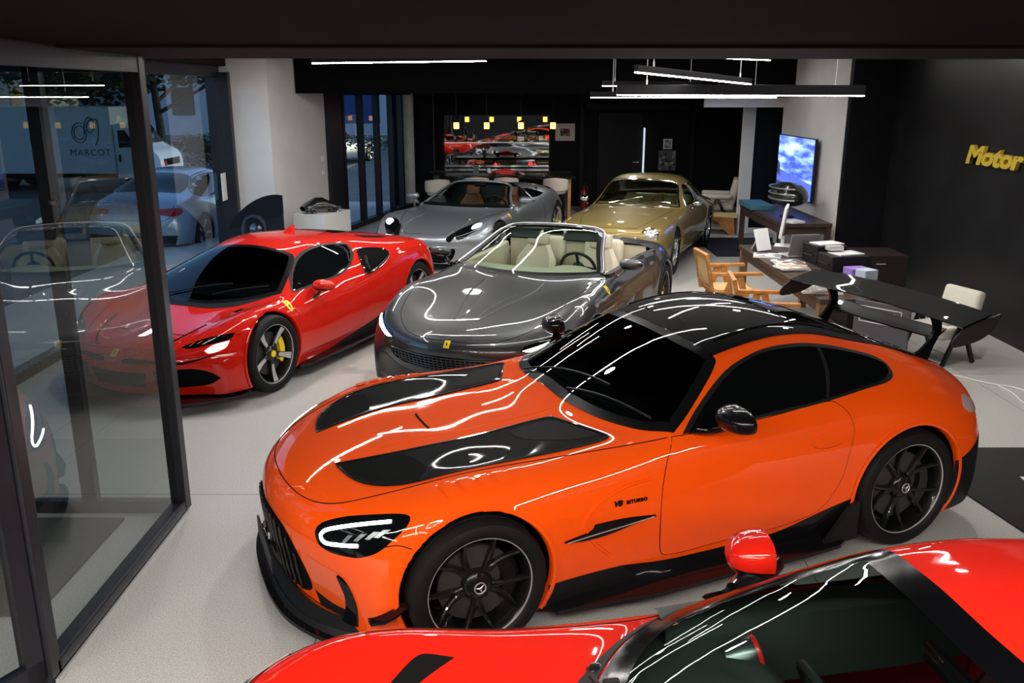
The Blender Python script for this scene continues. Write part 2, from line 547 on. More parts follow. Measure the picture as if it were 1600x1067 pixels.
    def arches(s, wheels, m_lip, m_dark, inner=0.62, lipw=0.012, both=True):
        for (wx, wz, R, ymin) in wheels:
            for sg in (1, -1):
                pts = []
                for k in range(49):
                    a = math.radians(-38 + 256 * k / 48.0)
                    x = wx + R * math.cos(a); z = wz + R * math.sin(a)
                    if z < 0.13: continue
                    l, n = s.hit(Vector((x, 3, z)), Vector((0, -1, 0)))
                    pts.append(Vector((x, l.y * sg, z)))
                rows = []
                # rolled edge, then the dark liner
                for dy, dr in ((.004, .022), (.008, .010), (.006, .0), (-.004, -.006), (-.03, -.008)):
                    rows.append([Vector((wx + (p.x - wx) * (R + dr) / R, p.y + sg * dy, wz + (p.z - wz) * (R + dr) / R)) for p in pts])
                mb = MB(); mb.grid(rows); mb.build('arch_lip', m_lip, s.root, smooth=True)
                rows = []
                for y, dr in ((None, -.006), (inner, -.008), (inner, -.05), (inner, -.2), (inner, -.34)):
                    rows.append([Vector((wx + (p.x - wx) * (R + dr) / R, (p.y - sg * .004) if y is None else sg * y, wz + (p.z - wz) * (R + dr) / R)) for p in pts])
                mb = MB(); mb.grid(rows); mb.build('wheel_liner', m_dark, s.root, smooth=False)

def wheel_star(mb, R, n, w0, w1, z0, z1, twin=0.0, twist=0.0, thick=0.03, r0=0.05, curve=0.0):
    """n spokes in the local XY plane; local +Z points out of the car. twin: angular gap of a split spoke"""
    for k in range(n):
        a0 = 2 * PI * k / n
        for sg in ((-1, 1) if twin else (0,)):
            rows = []
            for i in range(9):
                t = i / 8; r = r0 + (R - r0) * t
                a = a0 + sg * twin * (0.12 + .88 * t) + twist * t * t
                w = w0 + (w1 - w0) * t
                z = z0 + (z1 - z0) * t + curve * math.sin(PI * t)
                c = Vector((r * math.cos(a), r * math.sin(a), z)); tn = Vector((-math.sin(a), math.cos(a), 0))
                rows.append([c + tn * (-w / 2) + Vector((0, 0, -thick)), c + tn * (-w / 2) + Vector((0, 0, -.006)), c + tn * (-w / 4), c + tn * (w / 4), c + tn * (w / 2) + Vector((0, 0, -.006)), c + tn * (w / 2) + Vector((0, 0, -thick))])
            mb.grid(rows, closed_v=True)

def build_wheel(kind, R, rim, width, mats):
    """returns an unparented wheel thing tree: rim (part) > tyre, disc, caliper, cap. local +Z = outboard"""
    mt = mats
    mb = MB()
    # barrel and lip (lathe)
    mb.lathe([(rim * .985, -width * .9), (rim * .95, -width * .8), (rim * .90, -width * .5), (rim * .92, -.05), (rim * .955, -.012), (rim * .975, -.006)], n=64)
    if kind == 'ten':
        wheel_star(mb, rim * .965, 5, .034, .016, -.045, -.014, twin=.33, thick=.03, r0=.045, curve=-.014)
    elif kind == 'five':
        wheel_star(mb, rim * .97, 5, .04, .062, -.035, -.014, thick=.03, r0=.045, curve=-.012)
    elif kind == 'twin':
        wheel_star(mb, rim * .97, 10, .03, .022, -.035, -.012, twin=.1, thick=.03, r0=.045, curve=-.01)
    elif kind == 'wire':
        wheel_star(mb, rim * .95, 20, .008, .006, .0, -.03, twin=.08, twist=.1, thick=.008, r0=.04, curve=.01)
    mb.lathe([(.0, -.028), (.03, -.026), (.062, -.034), (.075, -.05), (.078, -.09)], n=32)
    for k in range(5):
        a = 2 * PI * (k + .5) / 5
        mb.cyl((.056 * math.cos(a), .056 * math.sin(a), -.05), (.056 * math.cos(a), .056 * math.sin(a), -.028), .010, n=6)
    wobj = mb.build('wheel', mt['rim'])
    if kind == 'five':   # machined faces on the spokes
        for k in range(5):
            mb = MB(); a0 = 2 * PI * k / 5
            rows = []
            for i in range(7):
                t = .25 + .75 * i / 6; r = .045 + (rim * .97 - .045) * t; w = (.04 + .022 * t) * (.30 + .25 * t)
                z = -.035 + .021 * t - .012 * math.sin(PI * t) + .0015
                c = Vector((r * math.cos(a0), r * math.sin(a0), z)); tn = Vector((-math.sin(a0), math.cos(a0), 0))
                rows.append([c - tn * w * .9, c + tn * w * .9])
            mb.grid(rows); mb.build('spoke_face', mt['lip'], wobj)
    mb = MB(); mb.lathe([(rim * .972, -.010), (rim * .978, -.002), (rim * .995, .0), (rim * 1.005, -.006), (rim * 1.0, -.02)], n=72)
    mb.build('rim_edge', mt['lip'], wobj)
    mb = MB()
    prof = [(rim * .99, -.010), (rim * 1.01, .004), (rim * 1.06, .013), (rim + (R - rim) * .5, .016), (rim + (R - rim) * .8, .008), (R * .985, -.012), (R * .998, -.035)]
    for g in range(3):
        z = -width * (.22 + .24 * g); prof += [(R, z + .022), (R, z + .005), (R - .007, z + .004), (R - .007, z - .004), (R, z - .005)]
    prof += [(R * .998, -width + .03), (R * .97, -width), (rim, -width)]
    mb.lathe(prof, n=72); mb.build('tyre', mt['tyre'], wobj)
    mb = MB(); mb.lathe([(.07, -.085), (.075, -.075), (rim * .72, -.075), (rim * .72, -.10), (.07, -.10)], n=48)
    mb.build('brake_disc', mt['disc'], wobj)
    mb = MB()
    rows = []
    for i in range(9):
        a = math.radians(-38 + 76 * i / 8) + mt.get('cal_ang', 0)
        q = []
        th = 1 - .25 * abs(i - 4) / 4
        for r, z in ((rim * .46, -.075), (rim * .50, -.048), (rim * .74, -.044), (rim * .83, -.06), (rim * .83, -.11), (rim * .46, -.11)):
            rr = rim * .65 + (r - rim * .65) * th
            q.append(Vector((rr * math.cos(a), rr * math.sin(a), z)))
        rows.append(q)
    mb.grid(rows, closed_v=True)
    mb.build('brake_caliper', mt['caliper'], wobj, angle=30)
    mb = MB(); mb.lathe([(0, -.016), (.028, -.017), (.031, -.022), (.031, -.035)], n=24)
    cap = mb.build('centre_cap', mt['cap'], wobj)
    if mt.get('star'):
        mb = MB(); mb.lathe([(.024, -.016), (.026, -.012), (.029, -.012), (.0305, -.018)], n=32)
        for k in range(3):
            a = PI / 2 + k * 2 * PI / 3
            d = Vector((math.cos(a), math.sin(a), 0)); t = Vector((-math.sin(a), math.cos(a), 0))
            z = Vector((0, 0, -.0125))
            vs = [mb.bm.verts.new(p) for p in (t * .005 + z, d * .027 + z, -t * .005 + z)]
            vc = mb.bm.verts.new(d * .004 + z + Vector((0, 0, .003)))
            mb.bm.faces.new((vs[0], vs[1], vc)); mb.bm.faces.new((vs[1], vs[2], vc))
        mb.build('wheel_emblem', mt['lip'], cap)
    return wobj

def put_wheel(src, car, x, y, z, steer=0.0, spin=0.0, first=False):
    w_ = src if first else copy_tree(src)
    w_.parent = car.root
    sg = 1 if y > 0 else -1
    # local Z -> outboard (+-Y of the car)
    M = T(x, y, z) @ RZ(steer) @ (RX(-PI / 2) if sg > 0 else RX(PI / 2)) @ RZ(spin)
    w_.matrix_local = M
    return w_
# ------------------------------------------------------------------ cabin
def seat(car, x, y, z, m, m2=None, lean=22, w=.50, h=.62, head=True):
    """bucket seat with bolsters; x = hip point"""
    mb = MB()
    rows = []
    for i in range(9):                       # cushion
        t = i / 8; xx = x + .42 - .50 * t
        r = []
        for j in range(9):
            s = -1 + j / 4; yy = y + s * w / 2
            zz = z + .06 + .035 * math.cos(t * PI * .9) + .055 * abs(s) ** 3 - (.10 if j in (0, 8) else 0)
            r.append(Vector((xx, yy, zz - (.12 if i == 0 else 0))))
        rows.append(r)
    mb.grid(rows)
    rows = []
    c = math.cos(math.radians(lean)); sn = math.sin(math.radians(lean))
    for i in range(13):                      # back
        t = i / 12; hh = h * t; r = []
        ww = w * (1.0 - .12 * t - (.35 * max(0, t - .75) / .25 if t > .75 else 0))
        for j in range(9):
            s = -1 + j / 4
            d = .07 * abs(s) ** 2.2 * (1 - .5 * t) - (.07 if j in (0, 8) else 0)
            bul = .02 * math.sin(t * PI)
            r.append(Vector((x - .08 - hh * sn + (d + bul) * c, y + s * ww / 2, z + .05 + hh * c + (d + bul) * sn)))
        rows.append(r)
    mb.grid(rows)
    rows = []
    for i in range(13):                      # shell behind
        t = i / 12; hh = h * t; r = []
        ww = w * (1.0 - .12 * t - (.35 * max(0, t - .75) / .25 if t > .75 else 0))
        for j in range(5):
            s = -1 + j / 2
            d = -.05 - .05 * (1 - s * s)
            r.append(Vector((x - .08 - hh * sn + d * c, y + s * ww / 2, z + .05 + hh * c + d * sn)))
        rows.append(r)
    mb.grid(rows)
    o = mb.build('seat', m, car.root, angle=50)
    if head:
        mb = MB(); mb.box((0, 0, 0), (.09, .25, .17), bev=.035, seg=3)
        hd = mb.build('headrest', m, o, smooth=True)
        hd.matrix_local = T(x - .09 - (h + .05) * sn, y, z + .06 + (h + .05) * c) @ RY(-math.radians(lean - 8))
    return o

def steering(car, x, y, z, m, tilt=24, r=.18):
    mb = MB()
    M = T(x, y, z) @ RY(math.radians(-90 + tilt + 0))
    pts = [M @ Vector((r * math.cos(2 * PI * k / 40), r * math.sin(2 * PI * k / 40), 0)) for k in range(40)]
    mb.tube(pts, .016, n=8, closed=True)
    for a in (0, PI, PI * 1.5):
        d = Vector((math.cos(a + PI / 2), math.sin(a + PI / 2), 0))
        mb.tube([M @ (d * .05 + Vector((0, 0, .02))), M @ (d * (r - .01))], .016, n=6)
    vs = mb.lathe([(0, .035), (.05, .035), (.065, .02), (.06, -.02), (.03, -.12), (0, -.12)], n=20, M=M)
    return mb.build('steering_wheel', m, car.root, angle=50)

def dash(car, x, ymax, z, m, depth=.42, drop=.42, bow=.12, hood_y=None, name='dashboard'):
    """top rolls from the windscreen base back to the cabin, then falls"""
    prof = [(depth * .9, -.02), (depth * .6, -.005), (depth * .3, .0), (.06, -.012), (.0, -.045), (-.01, -.09), (.03, -.15), (.10, -.26), (.16, -drop)]
    rows = []
    for j in range(25):
        y = -ymax + 2 * ymax * j / 24
        hb = 0
        if hood_y is not None: hb = .045 * math.exp(-((y - hood_y) / .19) ** 4)
        rows.append([Vector((x + a - bow * (y / ymax) ** 2 * (1 if a > .1 else .4), y, z + b + (hb * max(0, 1 - abs(a - .05) / .25) if b > -.1 else 0))) for a, b in prof])
    mb = MB(); mb.grid(rows)
    return mb.build(name, m, car.root, angle=60)

def tub(car, x0, x1, ymax, z0, z1, m, name='cabin_lining', zr=None):
    """inside faces of the cabin: floor, bulkheads, door cards"""
    mb = MB()
    def q(*p): mb.quad([Vector(v) for v in p])
    q((x0, -ymax, z0), (x1, -ymax, z0), (x1, ymax, z0), (x0, ymax, z0))
    for s in (-1, 1):
        mb.grid([[Vector((x0 + (x1 - x0) * i / 8, s * (ymax + (.02 if 0 < k < 3 else 0)), z0 + (z1 - z0) * k / 3)) for k in range(4)] for i in range(9)])
    q((x0, -ymax, z0), (x0, ymax, z0), (x0, ymax, z1), (x0, -ymax, z1))
    q((x1, -ymax, z0), (x1, ymax, z0), (x1, ymax, zr or z1), (x1, -ymax, zr or z1))
    return mb.build(name, m, car.root, smooth=False)

def mirror_shell(car, x, y, z, sx, sy, sz, m_top, m_bot, arm=None, base=None, name='wing_mirror', yaw=0.0, taper=.35):
    """door mirror housing, glass side towards -x"""
    out = []
    for sg in (1, -1):
        mb = MB()
        def shp(a, b):
            X = math.cos(a) * math.cos(b); Y = math.sin(a) * math.cos(b); Z = math.sin(b)
            X = (abs(X) ** .9) * (1 if X > 0 else -1) 
            if X < 0: X *= .08
            Yn = abs(Y) ** .8 * (1 if Y > 0 else -1); Zn = abs(Z) ** .8 * (1 if Z > 0 else -1)
            k = 1 - taper * .5 * (1 + Yn) * .55
            return Vector((X * sx * (1 - .15 * Yn), Yn * sy, Zn * sz * k))
        rows = []
        for i in range(25):
            a = 2 * PI * i / 24
            rows.append([shp(a, -PI / 2 + PI * j / 14) for j in range(15)])
        mb.grid(rows)
        bmesh.ops.remove_doubles(mb.bm, verts=mb.bm.verts, dist=1e-4)
        for f in mb.bm.faces:
            f.material_index = 0 if f.calc_center_median().z > -sz * .35 else 1
        o = mb.build(name, [m_top, m_bot], car.root, smooth=True, angle=80)
        o.matrix_local = T(x, y * sg, z) @ RZ(yaw * sg) @ Matrix.Diagonal((1, sg, 1, 1))
        if arm:
            mb = MB()
            a = Vector(arm); b = Vector((x, y - sy * .3, z - sz * .5)); 
            rows = []
            for i in range(6):
                t = i / 5; c = a.lerp(b, t) + Vector((0, 0, -.02 * math.sin(PI * t)))
                ww = .05 - .018 * t; hh = .016
                rows.append([Vector((c.x + ww * math.cos(k * PI / 4), c.y * sg, c.z + hh * math.sin(k * PI / 4))) for k in range(8)])
            mb.grid(rows, closed_v=True)
            mb.build('mirror_arm', base or m_bot, car.root, smooth=True)
        out.append(o)
    return out

def badge(car, mode, a, b, w, h, m, off=.004, name='badge', both=False, parent=None, mark=True, shield=True):
    if shield: poly = [(a - w / 2, b + h / 2), (a - w / 2, b + h / 2), (a + w / 2, b + h / 2), (a + w / 2, b + h / 2), (a + w * .45, b - h * .1), (a, b - h / 2), (a, b - h / 2), (a - w * .45, b - h * .1)]
    else: poly = [(a - w / 2, b + h / 2), (a - w / 2, b + h / 2), (a + w / 2, b + h / 2), (a + w / 2, b + h / 2), (a + w / 2, b - h / 2), (a + w / 2, b - h / 2), (a - w / 2, b - h / 2), (a - w / 2, b - h / 2)]
    r = car.patch(name, poly, mode, m, off=off, step=.02, skirt=.004, both=both)
    if mark:   # small rearing-horse like mark
        k = min(w, h) * .30
        horse = [(-.5, -.9), (-.2, -.2), (-.45, .1), (-.35, .6), (-.6, .9), (-.05, .95), (.15, .6), (.1, .3), (.5, .45), (.35, .1), (.6, -.1), (.3, -.2), (.2, -.9), (.05, -.3)]
        pl = [(a + p[0] * k, b + p[1] * k) for p in horse]
        car.patch('badge_mark', pl, mode, M_BLACK, off=off + .0008, step=.02, skirt=0, both=both, sharp=True)
    return r
# ------------------------------------------------------------------ materials
M_ORANGE = mat('orange_paint', (0.93, 0.088, 0.003), .6, 0.0, coat=1.0, spec=.05)
M_RED = mat('rosso_paint', (0.60, 0.012, 0.004), .6, 0.0, coat=1.0, spec=.05)
M_GREY = mat('dark_grey_paint', (0.050, 0.052, 0.055), .38, .6, coat=1.0, spec=.2)
M_SILVER = mat('mid_grey_paint', (0.27, 0.285, 0.31), .34, .6, coat=1.0)
M_GOLD = mat('gold_bronze_paint', (0.26, 0.19, 0.06), .48, .35, coat=1.0, spec=.15)
M_BLACK = mat('gloss_black', (0.005, 0.005, 0.006), .3, 0.0, coat=.7, spec=.1)
M_CARBON = mat('carbon_black', (0.0035, 0.0035, 0.004), .6, 0.0, coat=.5, spec=.04, coat_rough=.03)
M_SATIN = mat('satin_black_plastic', (0.007, 0.007, 0.0075), .5, spec=.3)
M_DARK = mat('wheel_well_black', (0.003, 0.003, 0.003), .9, spec=.1)
M_LINE = mat('shut_line_black', (0.01, 0.006, 0.004), .8, spec=.1)
M_RUBBER = mat('tyre_rubber', (0.006, 0.006, 0.006), .6, spec=.25)
M_RIMBLK = mat('black_rim', (0.006, 0.006, 0.006), .35, .0, coat=.5, spec=.2)
M_ALU = mat('bright_metal', (0.72, 0.72, 0.72), .38, .75)
M_CHROME = mat('chrome', (0.85, 0.85, 0.85), .08, 1.0)
M_DISC = mat('brake_disc_metal', (0.032, 0.032, 0.031), .5, .2)
M_YELLOW = mat('yellow_paint', (0.80, 0.56, 0.02), .35, coat=.5)
M_LED = mat('led_white', (1, 1, 1), .3, emis=(0.85, 0.93, 1.0), estr=9.0)
M_LENS = mat('lamp_lens_dark', (0.003, 0.0035, 0.004), .04, spec=.6)
M_GLASSD = thin_glass('dark_tinted_glass', (.10, .12, .13), 1.0)
M_GLASS = thin_glass('car_glass', (.62, .72, .66), 1.0)
M_GLASSC = thin_glass('clear_pane', (.80, .86, .84), 1.0)
M_GLASSE = thin_glass('entrance_glass', (.62, .65, .63), 1.5)
M_LEATHER = mat('cream_leather', (0.56, 0.50, 0.38), .5)
M_TAN = mat('tan_leather', (0.20, 0.085, 0.035), .5)
M_BLEATHER = mat('black_leather', (0.02, 0.022, 0.022), .5)
M_WHITE = mat('white_plastic', (0.75, 0.75, 0.74), .4)
M_REDL = mat('red_lens', (0.35, 0.01, 0.01), .1, coat=1.0)
# ------------------------------------------------------------------ the hall: materials with procedural wear
def noisy(name, c1, c2, scale=60, rough=.5, spec=.5, detail=4, bump=0.0, metal=0.0, coat=0.0, rough2=None, coords='Object'):
    m = mat(name, c1, rough, metal, coat, spec=spec)
    nt, n, l, b = nodes_of(m)
    tc = n.new('ShaderNodeTexCoord'); nz = n.new('ShaderNodeTexNoise'); cr = n.new('ShaderNodeValToRGB')
    nz.inputs['Scale'].default_value = scale; nz.inputs['Detail'].default_value = detail
    cr.color_ramp.elements[0].position = .35; cr.color_ramp.elements[1].position = .65
    cr.color_ramp.elements[0].color = (*c1, 1); cr.color_ramp.elements[1].color = (*c2, 1)
    l.new(tc.outputs[coords], nz.inputs['Vector']); l.new(nz.outputs['Fac'], cr.inputs[0]); l.new(cr.outputs[0], b.inputs['Base Color'])
    if bump:
        bp = n.new('ShaderNodeBump'); bp.inputs['Strength'].default_value = bump; bp.inputs['Distance'].default_value = .01
        l.new(nz.outputs['Fac'], bp.inputs['Height']); l.new(bp.outputs[0], b.inputs['Normal'])
    return m

def struct(name, mb, m):
    o = mb.build(name, m); o['kind'] = 'structure'; return o

M_FLOOR = mat('terrazzo', (.42, .41, .38), .42)
def _floor():
    nt, n, l, b = nodes_of(M_FLOOR)
    tc = n.new('ShaderNodeTexCoord')
    n1 = n.new('ShaderNodeTexNoise'); n1.inputs['Scale'].default_value = 130; n1.inputs['Detail'].default_value = 3
    n2 = n.new('ShaderNodeTexNoise'); n2.inputs['Scale'].default_value = 290; n2.inputs['Detail'].default_value = 2
    mx = n.new('ShaderNodeMath'); mx.operation = 'ADD'
    l.new(tc.outputs['Object'], n1.inputs['Vector']); l.new(tc.outputs['Object'], n2.inputs['Vector'])
    l.new(n1.outputs['Fac'], mx.inputs[0]); l.new(n2.outputs['Fac'], mx.inputs[1])
    cr = n.new('ShaderNodeValToRGB'); e = cr.color_ramp.elements
    e[0].position = .80; e[0].color = (.33, .32, .295, 1); e[1].position = 1.16; e[1].color = (.60, .585, .545, 1)
    x = e.new(.93); x.color = (.47, .46, .43, 1)
    mp = n.new('ShaderNodeMapRange'); mp.inputs[1].default_value = .7; mp.inputs[2].default_value = 1.3
    l.new(mx.outputs[0], mp.inputs[0])
    e[0].position = .18; x.position = .45; e[-1].position = .80
    l.new(mp.outputs[0], cr.inputs[0])
    # joints: long slabs
    sx = n.new('ShaderNodeSeparateXYZ'); l.new(tc.outputs['Object'], sx.inputs[0])
    def joint(sock, period, off):
        a = n.new('ShaderNodeMath'); a.operation = 'ADD'; a.inputs[1].default_value = -off + 50 * period
        m_ = n.new('ShaderNodeMath'); m_.operation = 'MODULO'; m_.inputs[1].default_value = period
        s_ = n.new('ShaderNodeMath'); s_.operation = 'LESS_THAN'; s_.inputs[1].default_value = .006
        l.new(sock, a.inputs[0]); l.new(a.outputs[0], m_.inputs[0]); l.new(m_.outputs[0], s_.inputs[0]); return s_.outputs[0]
    j1 = joint(sx.outputs['Y'], 2.6, 5.3); j2 = joint(sx.outputs['X'], 2.6, 4.25)
    mm = n.new('ShaderNodeMath'); mm.operation = 'MAXIMUM'; l.new(j1, mm.inputs[0]); l.new(j2, mm.inputs[1])
    mk = n.new('ShaderNodeMixRGB'); mk.inputs[2].default_value = (.10, .098, .09, 1)
    l.new(mm.outputs[0], mk.inputs[0]); l.new(cr.outputs[0], mk.inputs[1]); l.new(mk.outputs[0], b.inputs['Base Color'])
_floor()
M_WALLW = noisy('white_plaster', (.62, .61, .60), (.66, .65, .64), 3, .7)
M_WALLB = noisy('black_wall', (.0040, .0040, .0055), (.0055, .0055, .0075), 5, .6, spec=.15)
M_CEIL = noisy('black_ceiling', (.0018, .0015, .0019), (.0026, .0021, .0026), 4, .8, spec=.08)
M_BEAM = noisy('dark_brown_beam', (.010, .007, .008), (.012, .008, .009), 6, .7, spec=.1)
M_FRAME = noisy('anthracite_frame', (.010, .010, .014), (.014, .014, .020), 20, .4, spec=.4)
M_WOODD = noisy('dark_walnut', (.036, .022, .015), (.062, .038, .025), 14, .42)
M_WOODO = noisy('teak', (.40, .155, .035), (.56, .24, .06), 18, .4)
M_PANEL = noisy('beige_panel', (.50, .38, .26), (.58, .45, .32), 9, .6)
M_CREAM = noisy('cream_fabric', (.55, .51, .42), (.62, .58, .49), 90, .85)
M_CANE = noisy('woven_cane', (.58, .40, .17), (.74, .55, .27), 120, .7)

CEILZ = 3.3
mb = MB(); mb.box((1.0, 8.5, -.05), (14.5, 26, .10)); struct('floor', mb, M_FLOOR)
mb = MB(); mb.box((.9, 13.0, CEILZ + .05), (11.4, 15.8, .10)); struct('ceiling', mb, M_CEIL)
# low ceiling over the entrance and camera, its front beam
mb = MB(); mb.box((0, .55, 3.02), (16, 7.18, .54)); struct('ceiling_low', mb, M_CEIL)
mb = MB(); mb.box((1.2, 4.78, 3.0), (7.6, 1.28, .53)); struct('trim_1', mb, M_BEAM)
# deep bulkhead across the hall
mb = MB(); mb.box((.55, 15.05, 2.93), (8.15, .30, .80)); struct('trim_2', mb, M_CEIL)
mb = MB(); mb.box((1.2, 18.0, 2.66), (8.2, 5.6, .08)); struct('ceiling_back', mb, M_CEIL)
# far end
mb = MB(); mb.box((1.4, 20.72, 1.6), (8.2, .2, 3.4)); struct('wall_back', mb, M_WALLB)
a = at_y(627, 300, 20.5).x; b2 = at_y(649, 300, 20.5).x
mb = MB(); mb.box(((a + b2) / 2, 20.56, 1.31), (b2 - a, .12, 2.62)); struct('trim_3', mb, M_PANEL)
mb = MB(); mb.box((-1.78, 20.55, 1.31), (.012, .14, 2.62)); struct('trim_4', mb, mat('grey_strip', (.14, .14, .15), .4))
# recess with the door at the back
mb = MB()
mb.box((1.58, 20.56, 1.3), (.10, .14, 2.6)); mb.box((4.1, 20.56, 1.3), (.10, .14, 2.6)); mb.box((2.84, 20.56, 2.25), (2.5, .14, .12)); struct('trim_5', mb, mat('black_lining', (.006, .006, .008), .5, spec=.2))
mb = MB(); mb.box((2.45, 20.57, 1.06), (1.0, .05, 2.1), bev=.004); d1 = mb.build('door_1', mat('black_door', (.0045, .0045, .006), .45, spec=.2)); d1['kind'] = 'structure'
mb = MB(); mb.cyl((2.88, 20.54, 1.02), (2.88, 20.48, 1.02), .012); mb.cyl((2.88, 20.49, 1.02), (2.76, 20.49, 1.02), .010); mb.build('door_handle', M_ALU, d1)
# left side: white pillar, angled wall with the folding window wall behind it
P1 = Vector((-3.74, 14.0, 0)); DIRW = Vector((math.sin(math.radians(12.2)), math.cos(math.radians(12.2)), 0))
mb = MB(); mb.prism([(-4.62, 14.0), (-3.74, 14.0), (-3.74 + DIRW.x * 2.08, 14.0 + DIRW.y * 2.08), (-4.62, 16.1)], 0, CEILZ); struct('wall_left', mb, M_WALLW)
# window wall
wang = math.atan2(DIRW.y, DIRW.x)
W0 = P1 + DIRW * 2.06
def wp(s, off=0.0, z=0.0): return P1 + DIRW * s + Vector((-DIRW.y, DIRW.x, 0)) * off + Vector((0, 0, z))
win = empty('window_1', (0, 0, 0)); win['kind'] = 'structure'
mb = MB()
def wbox(mb, s0, s1, off, z0, z1, th):
    c = (wp(s0) + wp(s1)) / 2 + Vector((-DIRW.y, DIRW.x, 0)) * off; c.z = (z0 + z1) / 2
    mb.box(tuple(c), ((s1 - s0), th, z1 - z0), rot=RZ(wang))
wbox(mb, 2.06, 2.62, .0, 0, 2.55, .16)
for px_ in (536, 565, 590, 612, 627):
    # mullions where the window wall crosses these sight lines
    best = min(range(200, 700), key=lambda k: abs((wp(k / 100.0).x / wp(k / 100.0).y) - at_y(px_, 250, 10).x / 10.0))
    s_ = best / 100.0
    wbox(mb, s_ - .045, s_ + .045, .0, 0, 2.55, .12)
wbox(mb, 2.06, 6.6, .0, 0, .10, .14); wbox(mb, 2.06, 6.6, .0, 2.50, 2.58, .14)
mb.build('window_frame', M_FRAME, win)
mb = MB(); c0 = wp(2.5); c1 = wp(6.55); mb.quad([(c0.x, c0.y, .08), (c1.x, c1.y, .08), (c1.x, c1.y, 2.52), (c0.x, c0.y, 2.52)]); mb.build('window_pane', M_GLASSC, win)
# facade between the entrance box and the pillar
win = empty('window_2', (0, 0, 0)); win['kind'] = 'structure'
FX = -4.52
mb = MB()
mb.box((FX + .05, 13.93, 1.42), (.34, .14, 2.84)); mb.box((FX, 9.4, 2.86), (.12, 9.2, .18)); mb.box((FX, 9.4, .05), (.12, 9.2, .10))
mb.box((FX, 7.05, 1.4), (.12, .09, 2.8))
mb.build('window_frame', M_FRAME, win)
mb = MB(); mb.quad([(FX, 5.0, .08), (FX, 13.9, .08), (FX, 13.9, 2.78), (FX, 5.0, 2.78)]); mb.build('window_pane', M_GLASSC, win)
mb = MB(); mb.box((FX + .02, 9.4, 3.10), (.3, 9.6, .34)); struct('trim_6', mb, M_BEAM)
# glass entrance box
win = empty('window_3', (0, 0, 0)); win['kind'] = 'structure'
GX = -2.08
mb = MB()
mb.box((GX, 5.06, 1.37), (.095, .085, 2.74), bev=.006); mb.box((GX, 3.40, 1.37), (.085, .085, 2.74), bev=.006)
mb.box((GX, 4.23, .045), (.085, 1.64, .09), bev=.01); mb.box((GX, 4.23, 2.70), (.085, 1.64, .10))
mb.box((-3.32, 5.06, .04), (2.45, .06, .08)); mb.box((-3.32, 5.06, 2.70), (2.45, .06, .10))
mb.box((-2.64, 5.06, 1.37), (.09, .06, 2.74)); mb.box((-4.50, 5.06, 1.37), (.10, .10, 2.74))
mb.box((-4.52, 3.40, 1.37), (.08, .08, 2.74)); mb.box((-4.52, 4.23, .04), (.06, 1.6, .08)); mb.box((-4.52, 4.23, 2.70), (.06, 1.6, .10))
mb.build('window_frame', M_FRAME, win)
mb = MB(); mb.box((GX + .052, 4.23, .012), (.012, 1.72, .024)); mb.build('floor_trim', M_ALU, win)
mb = MB(); mb.quad([(GX, 3.44, .08), (GX, 5.02, .08), (GX, 5.02, 2.68), (GX, 3.44, 2.68)]); mb.build('window_pane', M_GLASSE, win)
mb = MB(); mb.quad([(-4.46, 5.06, .07), (GX - .04, 5.06, .07), (GX - .04, 5.06, 2.68), (-4.46, 5.06, 2.68)]); mb.build('window_pane', M_GLASSE, win)
mb = MB(); mb.quad([(-4.52, 3.44, .07), (-4.52, 5.0, .07), (-4.52, 5.0, 2.68), (-4.52, 3.44, 2.68)]); mb.build('window_pane', M_GLASSE, win)
# the entrance door leaf in front, hinged on the near post
dl_ = empty('door_2', (GX, 3.36, 0), math.radians(-118)); dl_['kind'] = 'structure'
mb = MB(); L_ = 1.05
mb.box((.04, 0, 1.35), (.08, .05, 2.62)); mb.box((L_, 0, 1.35), (.08, .05, 2.62)); mb.box((L_ / 2, 0, .09), (L_, .05, .10)); mb.box((L_ / 2, 0, 2.62), (L_, .05, .08))
mb.build('door_frame', M_FRAME, dl_)
mb = MB(); mb.quad([(.08, 0, .14), (L_ - .04, 0, .14), (L_ - .04, 0, 2.58), (.08, 0, 2.58)]); mb.build('door_pane', M_GLASSE, dl_)
mb = MB(); mb.tube([(L_ - .12, -.03, .9), (L_ - .12, -.08, .95), (L_ - .12, -.08, 1.75), (L_ - .12, -.03, 1.8)], .014, n=10); mb.build('door_pull', M_ALU, dl_)
mb = MB(); mb.box((-3.42, 4.42, .008), (2.05, 1.05, .016)); tag(mb.build('entrance_mat', noisy('mat_pile', (.055, .055, .050), (.075, .075, .068), 160, .95, bump=.3)), 'dark grey entrance mat on the floor inside the glass entrance box', 'mat')
# right side
mb = MB(); mb.box((4.72, 13.99, 1.65), (.24, 2.92, 3.3)); struct('wall_right', mb, M_WALLW)
mb = MB(); mb.box((5.32, 5.6, 1.5), (.2, 14.6, 3.6)); struct('wall_right_1', mb, noisy('black_metal_wall', (.0055, .0055, .0065), (.0095, .0095, .011), 2.2, .36, spec=.35))
mb = MB(); mb.box((4.94, 12.47, 1.6), (.66, .12, 3.4)); struct('wall_right_2', mb, M_WALLB)
mb = MB(); mb.box((5.5, 18.2, 1.6), (.2, 5.4, 3.4)); struct('wall_right_3', mb, M_WALLB)
mb = MB(); mb.box((4.33, 16.6, 1.16), (.20, .16, 2.32)); struct('trim_7', mb, M_WALLW)
mb = MB(); mb.box((4.42, 15.5, 2.39), (2.3, .14, .16)); struct('trim_8', mb, M_WALLW)
mb = MB(); mb.box((4.85, 16.62, 1.2), (.9, .06, 2.4)); struct('wall_partition', mb, M_WALLB)
mb = MB(); mb.box((4.85, 16.58, .05), (.9, .03, .10)); struct('baseboard_right', mb, M_WALLW)
